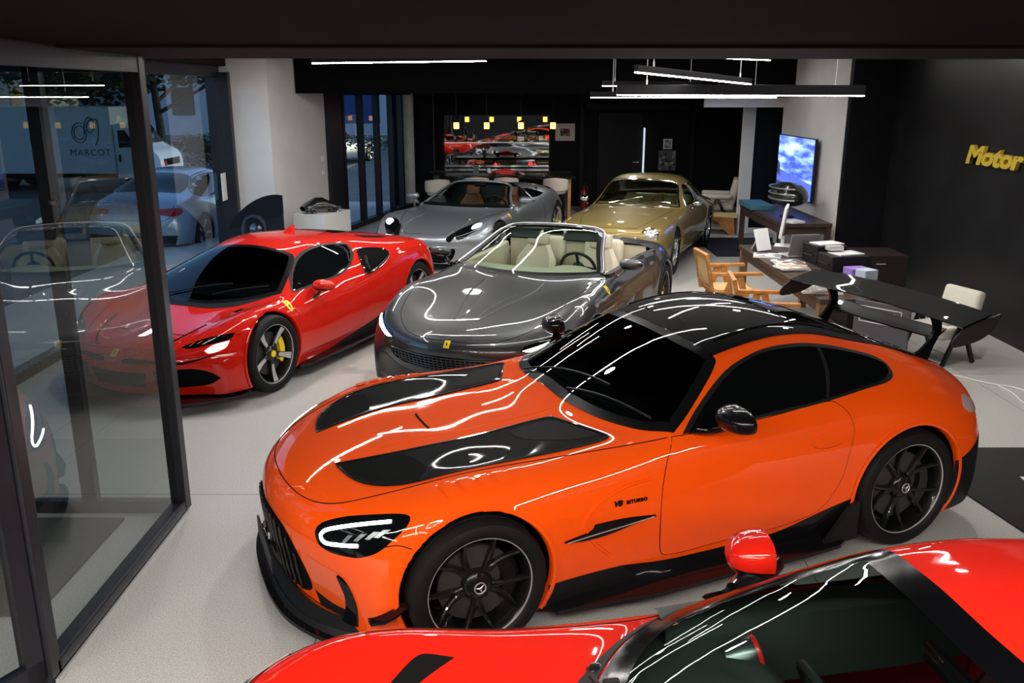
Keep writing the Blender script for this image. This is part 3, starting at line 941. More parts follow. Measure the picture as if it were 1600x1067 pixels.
# behind the camera
mb = MB(); mb.box((0, -3.1, 1.5), (14, .2, 3.6)); struct('wall_front', mb, M_WALLB)
mb = MB(); mb.box((-6.9, .1, 1.5), (.2, 6.6, 3.6)); struct('wall_left_1', mb, M_WALLB)
mb = MB(); mb.box((-5.75, 3.38, 1.37), (2.3, .12, 2.9)); struct('wall_left_2', mb, M_WALLB)

# ------------------------------------------------------------------ linear lamps
M_TUBE = mat('led_tube', (1, 1, 1), .4, emis=(1.0, .97, .93), estr=LAMP)
def lamp(p0, p1, label, w=.035, h=.055, hang=CEILZ, seen=True, power=1.0, cords=(.12, .88)):
    p0 = Vector(p0); p1 = Vector(p1); c = (p0 + p1) / 2; d = p1 - p0; L = d.length
    r = empty('linear_lamp', c, 0, label, 'lamp', 'suspended linear lamps')
    q = d.to_track_quat('X', 'Z').to_matrix().to_4x4()
    mb = MB(); mb.box((0, 0, h / 2 + .006), (L, w, h), rot=None, bev=.002)
    o = mb.build('lamp_housing', mat('lamp_black', (.006, .006, .007), .5, spec=.2), r); o.matrix_local = q
    mb = MB(); mb.box((0, 0, 0), (L - .01, w - .006, .008)); o = mb.build('lamp_tube', M_TUBE, r); o.matrix_local = q
    if hang:
        for t in cords:
            a = p0.lerp(p1, t) - c
            mb = MB(); mb.cyl((a.x, a.y, a.z + h), (a.x, a.y, hang - c.z), .0035, n=6); mb.cyl((a.x, a.y, a.z + h), (a.x, a.y, a.z + h + .05), .008, n=8)
            mb.build('lamp_cord', M_ALU if seen else M_SATIN, r)
    return r
lamp((.97, 8.5, 2.522), (3.27, 8.5, 2.518), 'longest black linear lamp, lowest in the group hanging at the right', .05, .09)
lamp((.94, 11.0, 2.488), (3.18, 11.0, 2.488), 'linear lamp just below and behind the longest one', .05, .06)
lamp((1.02, 7.6, 2.705), (2.62, 10.1, 2.635), 'slanting linear lamp hanging above the longest one')
lamp((1.18, 12.0, 2.63), (2.6, 12.6, 2.63), 'linear lamp of which only a short end shows beside the hanging cords')
lamp(at_y(487, 99, 8.5), at_y(760, 95.5, 8.5), 'single bright linear lamp on the left under the beam')
k = 0
for p0, p1, lb in [((-3.2, 6.6, 3.0), (-1.6, 9.2, 3.0), 'linear lamp high over the bright red mid-engined coupe, hidden by the beam'),
               ((-1.2, 6.2, 3.02), (1.4, 6.9, 3.02), 'linear lamp high between beam and dark grey convertible, hidden by the beam'),
               ((1.0, 6.0, 3.05), (3.4, 7.2, 3.05), 'linear lamp high over the rear of the orange coupe, hidden by the beam'),
               ((-.8, 9.6, 3.03), (1.0, 11.6, 3.03), 'linear lamp high over the open cabin, hidden by the beam'),
               ((-3.0, 10.6, 3.0), (-.6, 11.2, 3.0), 'linear lamp high behind the bright red mid-engined coupe, hidden by the beam'),
               ((-1.4, 12.2, 3.0), (-.4, 14.0, 3.0), 'linear lamp high over the mid grey two-seater, hidden by the beam'),
               ((2.2, 12.6, 3.02), (3.9, 14.0, 3.02), 'linear lamp high over the vintage coupe, hidden by the beam'),
               ((3.4, 8.4, 3.02), (4.6, 10.8, 3.02), 'linear lamp high over the long desk, hidden by the beam')]:
    lamp(p0, p1, lb, seen=False)
for x, y in ((-1.6, -.4), (-.9, -.4), (-.1, -.4), (.9, -.2)):
    lamp((x, y - 1.4, 2.70), (x + .25, y + 1.2, 2.70), 'ceiling lamp behind the photographer, number counted from the entrance: %s' % {-1.6: 'first', -.9: 'second', -.1: 'third', .9: 'fourth'}[x], seen=False, hang=2.75)
for x, y0, y1 in ((2.2, -.9, .9), (3.6, -.6, 1.4)):
    lamp((x, y0, 2.70), (x + .6, y1 - 0.9, 2.70), 'ceiling lamp behind the photographer on the %s side' % ('right' if x < 3 else 'far right'), seen=False, hang=2.75)
# ------------------------------------------------------------------ orange grand tourer
GT_ROWS = [
 (0.76, .38, [(.66,.13),(.64,.13),(.60,.13),(.55,.13),(.48,.13),(.40,.13),(.3,.13),(.15,.13),(0,.13)]),
 (0.80, .40, [(.80,.13),(.80,.20),(.77,.26),(.73,.30),(.66,.33),(.54,.35),(.38,.36),(.2,.36),(0,.36)]),
 (0.825, .42, [(.86,.13),(.88,.24),(.88,.36),(.86,.46),(.78,.54),(.62,.575),(.42,.59),(.22,.60),(0,.60)]),
 (0.76, .42, [(.90,.13),(.92,.26),(.93,.40),(.91,.52),(.85,.615),(.69,.655),(.46,.67),(.23,.675),(0,.675)]),
 (0.61, .34, [(.93,.13),(.955,.28),(.965,.42),(.955,.56),(.89,.675),(.73,.72),(.48,.725),(.24,.73),(0,.735)]),
 (0.37, .20, [(.95,.13),(.98,.28),(.985,.43),(.975,.60),(.91,.735),(.75,.775),(.50,.765),(.25,.77),(0,.775)]),
 (0.10, .07, [(.95,.13),(.985,.28),(.99,.44),(.985,.62),(.91,.775),(.75,.815),(.50,.80),(.25,.805),(0,.81)]),
 (-.20, .07, [(.93,.13),(.97,.28),(.985,.44),(.975,.62),(.905,.785),(.75,.83),(.50,.82),(.25,.825),(0,.83)]),
 (-.42, .20, [(.90,.13),(.93,.28),(.945,.45),(.945,.62),(.89,.785),(.75,.835),(.50,.842),(.25,.85),(0,.855)]),
 (-.66, .46, [(.90,.13),(.925,.27),(.935,.45),(.93,.64),(.885,.80),(.80,.86),(.50,.875),(.25,.885),(0,.89)]),
 (-.74, .46, [(.90,.13),(.92,.27),(.935,.45),(.93,.64),(.885,.81),(.785,.875),(.50,.905),(.25,.918),(0,.922)]),
 (-1.08, .36, [(.90,.13),(.92,.27),(.94,.45),(.935,.65),(.885,.84),(.68,1.01),(.45,1.065),(.22,1.085),(0,1.09)]),
 (-1.44, .22, [(.90,.13),(.93,.27),(.95,.45),(.945,.66),(.885,.855),(.57,1.16),(.40,1.205),(.2,1.228),(0,1.234)]),
 (-1.85, .08, [(.91,.13),(.94,.27),(.96,.46),(.955,.68),(.89,.875),(.57,1.22),(.40,1.275),(.2,1.30),(0,1.307)]),
 (-2.20, .04, [(.92,.13),(.96,.28),(.975,.46),(.97,.70),(.90,.90),(.575,1.19),(.40,1.26),(.2,1.29),(0,1.298)]),
 (-2.52, .02, [(.94,.13),(.98,.28),(1.0,.46),(1.0,.70),(.93,.915),(.61,1.09),(.41,1.17),(.2,1.205),(0,1.21)]),
 (-2.82, .0, [(.95,.13),(.985,.28),(1.0,.46),(1.0,.70),(.92,.895),(.655,1.015),(.44,1.072),(.21,1.10),(0,1.105)]),
 (-3.10, -.04, [(.94,.13),(.975,.28),(.985,.45),(.975,.66),(.89,.85),(.66,.95),(.45,.972),(.22,.985),(0,.99)]),
 (-3.32, -.10, [(.90,.14),(.935,.28),(.94,.45),(.925,.62),(.83,.80),(.64,.885),(.44,.905),(.22,.915),(0,.92)]),
 (-3.42, -.16, [(.86,.16),(.89,.30),(.89,.44),(.87,.58),(.79,.71),(.62,.775),(.43,.80),(.22,.81),(0,.815)]),
 (-3.47, -.18, [(.82,.18),(.84,.28),(.83,.38),(.80,.46),(.72,.53),(.56,.56),(.4,.57),(.2,.575),(0,.58)]),
 (-3.42, -.18, [(.74,.2),(.72,.2),(.68,.2),(.62,.2),(.54,.2),(.44,.2),(.3,.2),(.15,.2),(0,.2)]),
]
gt = Car('sports_car', (-.5313, 4.49354, 3.5513), 'glossy orange two-door coupe with black roof, bonnet vents and tall rear wing', 'car', None)
gt.hull(GT_ROWS, sub_v=7)

def build_gt(car):
    W = [(0, .341, .378, .6), (-2.63, .355, .392, .6)]
    px = car.trace
    # windscreen, black all round, dark glass
    half = [(-.771, 0), (-.777, .25), (-.844, .497), (-.984, .717), (-1.125, .812), (-1.125, .812), (-1.225, .766), (-1.376, .684), (-1.50, .608), (-1.535, .575), (-1.532, .545), (-1.482, .354), (-1.463, 0)]
    full = half + [(a, -b) for a, b in reversed(half[1:-1])]
    ws = car.patch('windscreen', full, 'top', [M_GLASSD, M_BLACK], off=.003, step=.06, frit=.055, cut=.03)
    # carbon roof, running back over the rear window to the tail
    rh = [(-1.466, 0), (-1.485, .354), (-1.535, .548), (-1.535, .548), (-1.69, .546), (-1.831, .543), (-2.036, .535), (-2.337, .52), (-2.652, .505), (-2.95, .49), (-3.15, .53), (-3.28, .60), (-3.28, .60), (-3.33, .45), (-3.365, .2), (-3.37, 0)]
    rf = rh + [(a, -b) for a, b in reversed(rh[1:-1])]
    car.patch('roof_panel', rf, 'top', M_CARBON, off=.004, step=.05)
    rw = [(-2.12, 0), (-2.13, .25), (-2.17, .44), (-2.17, .44), (-2.6, .43), (-2.95, .38), (-2.95, .38), (-3.0, .2), (-3.01, 0)]
    rwf = rw + [(a, -b) for a, b in reversed(rw[1:-1])]
    car.patch('rear_window', rwf, 'top', M_LENS, off=.007, step=.05)
    car.line('roof_ridge', [(-1.6, .46), (-2.0, .45), (-2.4, .43)], 'top', M_CARBON, r=.008, off=.004, both=True)
    # side glass
    dl = [(-1.20, .868), (-1.20, .868), (-1.33, .955), (-1.558, 1.082), (-1.69, 1.132), (-1.845, 1.166), (-2.05, 1.17), (-2.233, 1.147), (-2.45, 1.095), (-2.60, 1.045), (-2.625, 1.025), (-2.59, 1.0), (-2.342, .968), (-2.087, .937), (-1.674, .905)]
    dlx = [(-1.165, .868), (-1.165, .868), (-1.31, .965), (-1.55, 1.098), (-1.69, 1.148), (-1.845, 1.182), (-2.05, 1.187), (-2.24, 1.163), (-2.46, 1.108), (-2.62, 1.055), (-2.648, 1.027), (-2.61, .988), (-2.345, .955), (-2.087, .924), (-1.674, .892)]
    car.patch('window_seal', dlx, 'side', M_SATIN, off=.003, both=True, cut=.03, step=.05)
    car.patch('side_window', dl, 'side', M_LENS, off=.006, both=True, step=.05)
    car.line('window_pillar', [(-2.20, 1.150), (-2.165, 1.05), (-2.085, .938)], 'side', M_SATIN, r=.013, off=.006, both=True)
    # doors and shut lines
    dr = [(-1.105, .862), (-1.045, .778), (-.999, .641), (-.992, .418), (-1.005, .29), (-1.03, .262), (-1.433, .262), (-1.819, .283), (-2.01, .335), (-2.123, .483), (-2.172, .657), (-2.205, .77), (-2.19, .86), (-2.13, .915), (-2.085, .923), (-1.674, .888), (-1.3, .872)]
    car.patch('door', dr, 'side', M_ORANGE, off=.0022, both=True, step=.045)
    car.line('door_gap', dr[:16] + [dr[0]], 'side', M_LINE, r=.003, off=0, both=True)
    # hood
    hp = [(.735, 0), (.722, .20), (.667, .40), (.561, .549), (.361, .655), (.12, .72), (-.2, .745), (-.615, .77), (-1.08, .822)]
    car.line('bonnet_gap', list(reversed([(a, -b) for a, b in hp[1:]])) + hp, 'top', M_LINE, r=.003, off=0)
    car.line('bumper_gap', [(.425, .585), (.36, .60), (.30, .585)], 'side', M_LINE, r=.0025, both=True)
    car.line('bonnet_crease', [(.40, .19), (0.0, .215), (-.40, .24), (-.70, .26)], 'top', M_ORANGE, r=.006, off=-.003, both=True)
    vt = [(.485, .235), (.485, .235), (.30, .285), (.10, .322), (-.25, .335), (-.616, .338), (-.66, .35), (-.66, .35), (-.82, .685), (-.82, .685), (-.78, .705), (-.45, .712), (-.10, .705), (.10, .69), (.22, .665), (.33, .60), (.413, .50), (.46, .38)]
    vo = car.patch('bonnet_vent', vt, 'top', M_CARBON, off=.004, step=.04, both=True)
    vi = [(.455, .265), (.30, .31), (.16, .345), (.16, .345), (.13, .45), (.12, .58), (.18, .655), (.18, .655), (.30, .585), (.38, .49), (.43, .38)]
    car.patch('vent_opening', vi, 'top', M_DARK, off=.0045, step=.04, both=True, skirt=0)
    vm = [(-.40, .40), (-.60, .375), (-.655, .40), (-.655, .40), (-.77, .62), (-.77, .65), (-.60, .62), (-.42, .50)]
    car.patch('vent_mesh', vm, 'top', mat('mesh_grey', (.005, .005, .005), .6, spec=.06), off=.0055, step=.04, both=True)
    car.line('vent_rim', vt, 'top', M_BLACK, r=.006, off=.003, closed=True, both=True)
    # scoop lip in the middle
    car.line('scoop_lip', [(-.045, .115), (-.04, .05), (-.04, 0), (-.04, -.05), (-.045, -.115)], 'top', M_LINE, r=.007, off=0)
    # fender louvres
    for k in range(5):
        x = .13 - k * .085
        car.patch('fender_louvre', [(x, .775), (x, .775), (x - .055, .775), (x - .055, .775), (x - .085, .865), (x - .085, .865), (x - .02, .875), (x - .02, .875)], 'top', M_ORANGE, off=.009 - .001 * k, step=.02, skirt=.008, both=True, sharp=False)
    # head lamps
    hl = px([(493.6, 829), (501.6, 818), (533.5, 808.5), (581, 804.4), (632, 803.8), (641, 808.5), (635.5, 823), (613, 845), (591, 862.7), (565, 871), (540, 869), (514, 861), (498, 848)], 'side')
    hz = [(a, b) for a, b in hl]
    # use the front projection in (y,z), the lamp wraps the corner
    pts3 = [car.px(*p) for p in [(493.6, 829), (501.6, 818), (533.5, 808.5), (581, 804.4), (632, 803.8), (641, 808.5), (635.5, 823), (613, 845), (591, 862.7), (565, 871), (540, 869), (514, 861), (498, 848)]]
    hf = [(round(p.y, 4), round(p.z, 4)) for p in pts3]
    lamp = car.patch('headlamp', hf, 'front', M_LENS, off=.004, step=.03, both=True)
    led = [car.px(*p) for p in [(612, 815), (570, 819), (530, 824), (508, 829), (502, 836), (507, 846), (530, 851), (560, 853)]]
    car.line('daytime_light', [(p.y, p.z) for p in led], 'front', M_LED, r=.009, off=.004, both=True)
    for k, q in enumerate([(545, 836), (565, 834), (585, 831), (600, 828)]):
        p = car.px(*q)
        car.patch('lamp_reflector', [(p.y, p.z), (p.y, p.z), (p.y + .020, p.z + .004), (p.y + .020, p.z + .004), (p.y + .004, p.z - .034), (p.y + .004, p.z - .034), (p.y - .012, p.z - .034), (p.y - .012, p.z - .034)], 'front', mat('reflector_grey', (.30, .31, .33), .3, .5), off=.006, step=.02, both=True, skirt=0)
    # grille
    gr = [(0, .535), (.20, .53), (.32, .495), (.41, .40), (.47, .29), (.475, .235), (.42, .195), (.28, .18), (0, .178)]
    gf = gr + [(-a, b) for a, b in reversed(gr[1:-1])]
    car.patch('grille', gf, 'front', M_DARK, off=.003, step=.04)
    for k in range(-7, 8):
        y = k * .057
        zt = np.interp(abs(y), [0, .20, .32, .41, .47], [.525, .52, .485, .39, .28]); zb = np.interp(abs(y), [0, .28, .42, .47], [.185, .19, .205, .24])
        car.line('grille_bar', [(y, zt), (y, (zt + zb) / 2), (y, zb)], 'front', M_ALU if False else M_RIMBLK, r=.007, off=.014)
    p = car.P('front', 0, .36)[0]
    mb = MB(); mb.lathe([(.075, 0), (.085, .008), (.092, 0), (.092, -.01)], n=32, M=T(p.x + .02, 0, .36) @ RY(PI / 2))
    for k in range(3):
        a = PI / 2 + k * 2 * PI / 3; mb.cyl((p.x + .025, 0, .36), (p.x + .02, .082 * math.cos(a), .36 + .082 * math.sin(a)), .012, .004, n=6)
    mb.build('front_emblem', M_CHROME, car.root)
    mb = MB(); mb.box((p.x + .035, 0, .265), (.012, .50, .10), bev=.003); mb.build('plate_holder', M_SATIN, car.root)
    # side intakes in the bumper
    it = [(.50, .425), (.50, .425), (.60, .415), (.70, .40), (.735, .33), (.74, .22), (.70, .165), (.70, .165), (.56, .165), (.50, .25)]
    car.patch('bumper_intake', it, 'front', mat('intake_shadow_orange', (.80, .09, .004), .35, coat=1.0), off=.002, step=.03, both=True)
    car.patch('intake_shade', [(.50, .235), (.50, .235), (.62, .215), (.72, .22), (.72, .22), (.70, .165), (.70, .165), (.52, .165), (.52, .165)], 'front', M_SATIN, off=.004, step=.03, both=True)  # black patch painted in as the shade low in the intake
    car.patch('intake_fin', [(.69, .40), (.735, .37), (.775, .27), (.77, .16), (.77, .16), (.66, .14), (.66, .14), (.70, .20), (.72, .30)], 'front', M_CARBON, off=.012, step=.03, both=True, skirt=.016)
    for sg in (1, -1):
        # canard
        mb = MB(); q = []
        for t in (0, .25, .5, .75, 1):
            x = .50 - .20 * t; z = .225 + .13 * t
            l, n = car.hit(Vector((x, 3, z)), Vector((0, -1, 0)))
            d = .055 * math.sin(PI * min(1, t * .7 + .3)) + .01
            q.append([Vector((x, l.y - .01, z + .008)), Vector((x - .0, l.y + d, z + .008)), Vector((x, l.y + d, z - .004)), Vector((x, l.y - .01, z - .006))])
        mb.grid([[Vector((v.x, v.y * sg, v.z)) for v in r] for r in q], closed_v=True); mb.build('canard', M_CARBON, car.root, angle=30)
    # splitter plate
    plan = [(.865, 0), (.855, .25), (.81, .48), (.71, .68), (.575, .83), (.45, .935), (.37, .975), (.36, .93), (.40, .70)]
    pf = plan + [(a, -b) for a, b in reversed(plan[1:])]
    mb = MB(); mb.prism(spline2(plan[:7], 5, False) + [(.30, .93), (.30, -.93)] + [(a, -b) for a, b in reversed(spline2(plan[:7], 5, False)[1:])], .085, .105, smooth=False)
    mb.build('splitter', M_CARBON, car.root)
    mb = MB()
    rows = []
    for a, b in spline2(plan[:7], 5, False):
        rows.append([Vector((a - .05, b * .965, .13)), Vector((a - .035, b * .985, .105)), Vector((a - .11, b * .94, .16))])
    for a, b in ((1, 1), (1, -1)):
        mb.grid([[Vector((v.x, v.y * b, v.z)) for v in r] for r in rows])
    mb.build('splitter_riser', M_SATIN, car.root)
    # lower band behind the front arch, sill and rear corner
    car.patch('wing_lower_panel', [(-.36, .262), (-.36, .262), (-.769, .256), (-.769, .256), (-.93, .135), (-.93, .135), (-.36, .135), (-.36, .135)], 'side', M_SATIN, off=.004, both=True)
    car.patch('sill_cover', [(-.769, .258), (-.769, .258), (-1.08, .225), (-1.5, .225), (-1.76, .245), (-2.05, .325), (-2.24, .372), (-2.24, .372), (-2.24, .135), (-2.24, .135), (-.93, .135), (-.93, .135)], 'side', M_BLACK, off=.003, both=True)
    for sg in (1, -1):
        mb = MB()
        rows = []
        for x, yo, z in ((-.40, .97, .10), (-.75, 1.0, .10), (-.95, 1.035, .105), (-1.4, 1.03, .11), (-1.9, 1.035, .11), (-2.12, 1.03, .115), (-2.20, .99, .12)):
            rows.append([Vector((x, sg * .88, z + .05)), Vector((x, sg * (yo - .03), z + .03)), Vector((x, sg * yo, z + .02)), Vector((x, sg * yo, z)), Vector((x, sg * .86, z - .005))])
        mb.grid(rows); mb.build('side_skirt', M_BLACK, car.root, angle=25)
        mb = MB(); mb.prism([(-2.02, .13), (-2.26, .13), (-2.26, .36), (-2.19, .33)], sg * .975, sg * 1.0, M=RX(PI / 2) @ Matrix.Diagonal((1, 1, -1, 1))); mb.build('skirt_fin', M_SATIN, car.root)
    # side vent in the front wing with its blade and lettering
    car.line('wing_vent_edge', [(-.93, .70), (-.80, .69), (-.70, .665), (-.60, .62), (-.555, .57), (-.555, .52), (-.60, .44), (-.70, .34)], 'side', M_ORANGE, r=.011, off=-.003, both=True)
    car.patch('wing_blade', [(-.43, .484), (-.43, .484), (-.593, .510), (-.605, .532), (-.605, .532), (-.78, .528), (-.955, .510), (-.955, .510), (-.80, .488), (-.668, .468), (-.54, .468)], 'side', M_BLACK, off=.016, both=True, skirt=.02, step=.03)
    car.line('blade_edge', [(-.44, .482), (-.60, .487), (-.78, .496), (-.94, .509)], 'side', M_ALU, r=.003, off=.017, both=True)
    for sg in (1,):
        l, n = car.P('side', -.72, .615)
        t = text_mesh('wing_lettering', 'V8', .040, M_LINE, car.root, depth=.002, bold=.002, shear=.2, spacing=1.1)
        t.matrix_local = T(-.712, l.y + .004, .600) @ RZ(PI) @ RX(PI / 2)
        t = text_mesh('wing_lettering', 'BITURBO', .026, M_LINE, car.root, depth=.002, bold=.001, spacing=1.15)
        t.matrix_local = T(-.785, l.y + .002, .601) @ RZ(PI) @ RX(PI / 2)
    # door handle
    car.patch('door_handle', [(-1.92, .735), (-1.97, .765), (-2.05, .785), (-2.13, .78), (-2.16, .75), (-2.12, .72), (-2.03, .705), (-1.95, .71)], 'side', M_ORANGE, off=.012, both=True, step=.02, skirt=.012)
    car.line('handle_recess_shade', [(-1.92, .735), (-1.95, .71), (-2.03, .70), (-2.12, .715), (-2.165, .75)], 'side', mat('recess_shade_orange', (.35, .03, .002), .5), r=.004, off=.001, both=True)  # darker orange line stands in for shade along the handle recess
    # mirrors
    mirror_shell(car, -1.37, 1.03, .985, .11, .125, .072, M_BLACK, M_BLACK, arm=(-1.24, .86, .885), name='wing_mirror')
    # tail
    car.patch('rear_bumper_lower', [(-2.98, .47), (-2.98, .47), (-3.10, .505), (-3.22, .56), (-3.4, .60), (-3.4, .60), (-3.4, .14), (-3.4, .14), (-2.98, .14), (-2.98, .14)], 'side', M_SATIN, off=.004, both=True)
    car.patch('rear_diffuser', [(-.80, .46), (-.80, .46), (-.60, .50), (.60, .50), (.80, .46), (.80, .46), (.76, .16), (.76, .16), (-.76, .16), (-.76, .16)], 'rear', M_SATIN, off=.005)
    car.patch('tail_lamp', [(.48, .745), (.62, .77), (.76, .765), (.84, .735), (.85, .70), (.76, .69), (.6, .70)], 'rear', M_REDL, off=.004, both=True)
    car.patch('tail_lamp_lens', [(-3.09, .83), (-3.17, .80), (-3.20, .755), (-3.17, .725), (-3.10, .745), (-3.06, .785)], 'side', mat('pale_lens', (.55, .42, .40), .15, coat=1.0), off=.004, both=True, step=.02)
    # wing
    ep = [(-3.474, 1.258), (-3.43, 1.25), (-3.288, 1.224), (-3.168, 1.19), (-3.097, 1.137), (-3.088, 1.105), (-3.10, 1.09), (-3.188, 1.092), (-3.311, 1.11), (-3.402, 1.15), (-3.465, 1.22)]
    for sg in (1, -1):
        mb = MB(); mb.prism(spline2(ep, 4), -.004, .004, M=T(0, sg * .765, 0) @ RX(PI / 2)); mb.build('wing_endplate', mat('endplate_grey', (.022, .020, .021), .5), car.root)
    def foil(yw, x0, x1, z0, z1, th, name, dip=0.0, m=M_CARBON):
        mb = MB(); rows = []
        for i in range(25):
            s = -1 + i / 12.0; y = s * yw; dz = dip * (s * s)
            r = []
            for t in (0, .05, .2, .5, .8, 1): r.append(Vector((x0 + (x1 - x0) * t + .025 * (1 - s * s) , y, z0 + (z1 - z0) * t ** 1.4 + th * (math.sin(PI * min(1, t + .12)) * .5) - dz)))
            for t in (1, .8, .5, .2, .05): r.append(Vector((x0 + (x1 - x0) * t + .025 * (1 - s * s), y, z0 + (z1 - z0) * t ** 1.4 - th * math.sin(PI * min(1, t + .05)) * .6 - dz - .004)))
            rows.append(r)
        mb.grid(rows, closed_v=True)
        return mb.build(name, m, car.root, angle=50)
    foil(.762, -3.16, -3.40, 1.235, 1.300, .022, 'rear_wing', .035)
    foil(.46, -3.28, -3.40, 1.055, 1.10, .02, 'wing_flap', 0.0, M_BLACK)
    for sg in (1, -1):
        st = [(-3.03, .93), (-3.13, .955), (-3.22, 1.0), (-3.29, 1.10), (-3.25, 1.20), (-3.25, 1.22), (-3.32, 1.23), (-3.32, 1.23), (-3.35, 1.10), (-3.30, 1.0), (-3.26, .90), (-3.26, .90), (-3.16, .88)]
        mb = MB(); mb.prism(spline2(st, 4), -.010, .010, M=T(0, sg * .455, 0) @ RX(PI / 2)); mb.build('wing_upright', M_BLACK, car.root)
    # wipers
    for (a, b) in (((-.80, -.30, 0), (-1.0, .38, 0)), ((-.83, .20, 0), (-1.06, .70, 0))):
        pts = []
        for k in range(7):
            t = k / 6; l, n = car.P('top', a[0] + (b[0] - a[0]) * t, a[1] + (b[1] - a[1]) * t); pts.append(l + n * (.018 + .01 * math.sin(PI * t)))
        mb = MB(); mb.tube(pts, .007, n=6); mb.build('wiper', M_SATIN, car.root)
    # body last, with its cuts
    car.body(M_ORANGE, W)
    car.arches(W, M_ORANGE, M_DARK)
    tub(car, -1.05, -2.75, .80, .22, .84, M_BLEATHER)
    dash(car, -1.40, .76, .84, M_BLEATHER, depth=.55, hood_y=.36)
    for y in (.36, -.36): seat(car, -2.0, y, .25, M_BLEATHER)
    steering(car, -1.58, .36, .80, M_BLEATHER)
    mats = dict(rim=M_RIMBLK, lip=M_ALU, tyre=M_RUBBER, disc=M_DISC, caliper=M_BLACK, cap=M_BLACK, star=True, cal_ang=PI - .3)
    wf = build_wheel('ten', .341, .260, .27, mats); wr = build_wheel('ten', .355, .274, .31, mats)
    put_wheel(wf, car, 0, .985, .341, first=True, spin=.3); put_wheel(wf, car, 0, -.985, .341, spin=.3)
    put_wheel(wr, car, -2.63, .985, .355, first=True, spin=.1); put_wheel(wr, car, -2.63, -.985, .355, spin=.1)
build_gt(gt)
# ------------------------------------------------------------------ red mid-engined car behind the entrance
SF_ROWS = [
 (0.82, .41, [(.70,.13),(.68,.13),(.64,.13),(.58,.13),(.50,.13),(.42,.13),(.3,.13),(.15,.13),(0,.13)]),
 (0.87, .43, [(.80,.13),(.82,.18),(.80,.22),(.76,.26),(.68,.28),(.55,.29),(.38,.29),(.2,.29),(0,.29)]),
 (0.90, .47, [(.86,.13),(.89,.22),(.89,.31),(.86,.37),(.78,.41),(.62,.42),(.42,.42),(.22,.425),(0,.43)]),
 (0.85, .45, [(.90,.13),(.93,.24),(.93,.36),(.90,.45),(.82,.49),(.66,.50),(.44,.49),(.22,.49),(0,.495)]),
 (0.68, .34, [(.93,.13),(.96,.27),(.96,.40),(.94,.52),(.86,.58),(.70,.59),(.46,.555),(.23,.55),(0,.555)]),
 (0.43, .20, [(.95,.13),(.975,.28),(.98,.43),(.965,.58),(.89,.69),(.72,.685),(.48,.61),(.24,.595),(0,.60)]),
 (0.12, .08, [(.95,.13),(.98,.28),(.985,.44),(.97,.62),(.89,.735),(.73,.73),(.50,.66),(.25,.64),(0,.645)]),
 (-.12, .22, [(.93,.13),(.965,.27),(.975,.44),(.96,.62),(.88,.74),(.76,.745),(.50,.70),(.25,.695),(0,.70)]),
 (-.24, .24, [(.92,.13),(.955,.27),(.965,.44),(.95,.62),(.87,.75),(.755,.77),(.50,.765),(.25,.765),(0,.765)]),
 (-.60, .22, [(.91,.13),(.95,.27),(.96,.44),(.945,.62),(.87,.785),(.66,.90),(.45,.925),(.23,.935),(0,.94)]),
 (-.98, .14, [(.91,.13),(.95,.27),(.96,.45),(.95,.63),(.87,.80),(.56,1.01),(.40,1.055),(.2,1.078),(0,1.084)]),
 (-1.35, .05, [(.91,.13),(.95,.27),(.96,.45),(.95,.64),(.87,.815),(.55,1.075),(.38,1.115),(.2,1.133),(0,1.137)]),
 (-1.70, .0, [(.92,.13),(.95,.27),(.965,.46),(.96,.66),(.885,.84),(.57,1.055),(.38,1.105),(.2,1.122),(0,1.127)]),
 (-2.05, .0, [(.94,.13),(.97,.28),(.98,.46),(.98,.69),(.93,.88),(.68,1.02),(.42,1.075),(.2,1.09),(0,1.095)]),
 (-2.40, .0, [(.96,.13),(.99,.28),(.995,.46),(.995,.70),(.93,.91),(.75,.985),(.46,1.03),(.22,1.04),(0,1.045)]),
 (-2.75, .0, [(.96,.13),(.99,.28),(1.0,.46),(.99,.70),(.92,.905),(.76,.95),(.50,.97),(.25,.98),(0,.985)]),
 (-3.08, -.05, [(.93,.14),(.965,.28),(.97,.44),(.955,.66),(.88,.86),(.74,.895),(.5,.915),(.25,.92),(0,.925)]),
 (-3.28, -.12, [(.86,.2),(.9,.32),(.91,.46),(.89,.62),(.82,.78),(.70,.82),(.5,.85),(.25,.88),(0,.88)]),
 (-3.40, -.2, [(.80,.25),(.84,.36),(.84,.48),(.82,.58),(.76,.65),(.64,.68),(.45,.69),(.22,.69),(0,.69)]),
 (-3.38, -.2, [(.74,.25),(.72,.25),(.70,.25),(.64,.25),(.55,.25),(.45,.25),(.3,.25),(.15,.25),(0,.25)]),
]
sf = Car('sports_car', (-2.961, 7.748, 4.327), 'bright red mid-engined coupe with yellow brake calipers behind the glass entrance', 'car', None)
sf.hull(SF_ROWS, sub_v=6)

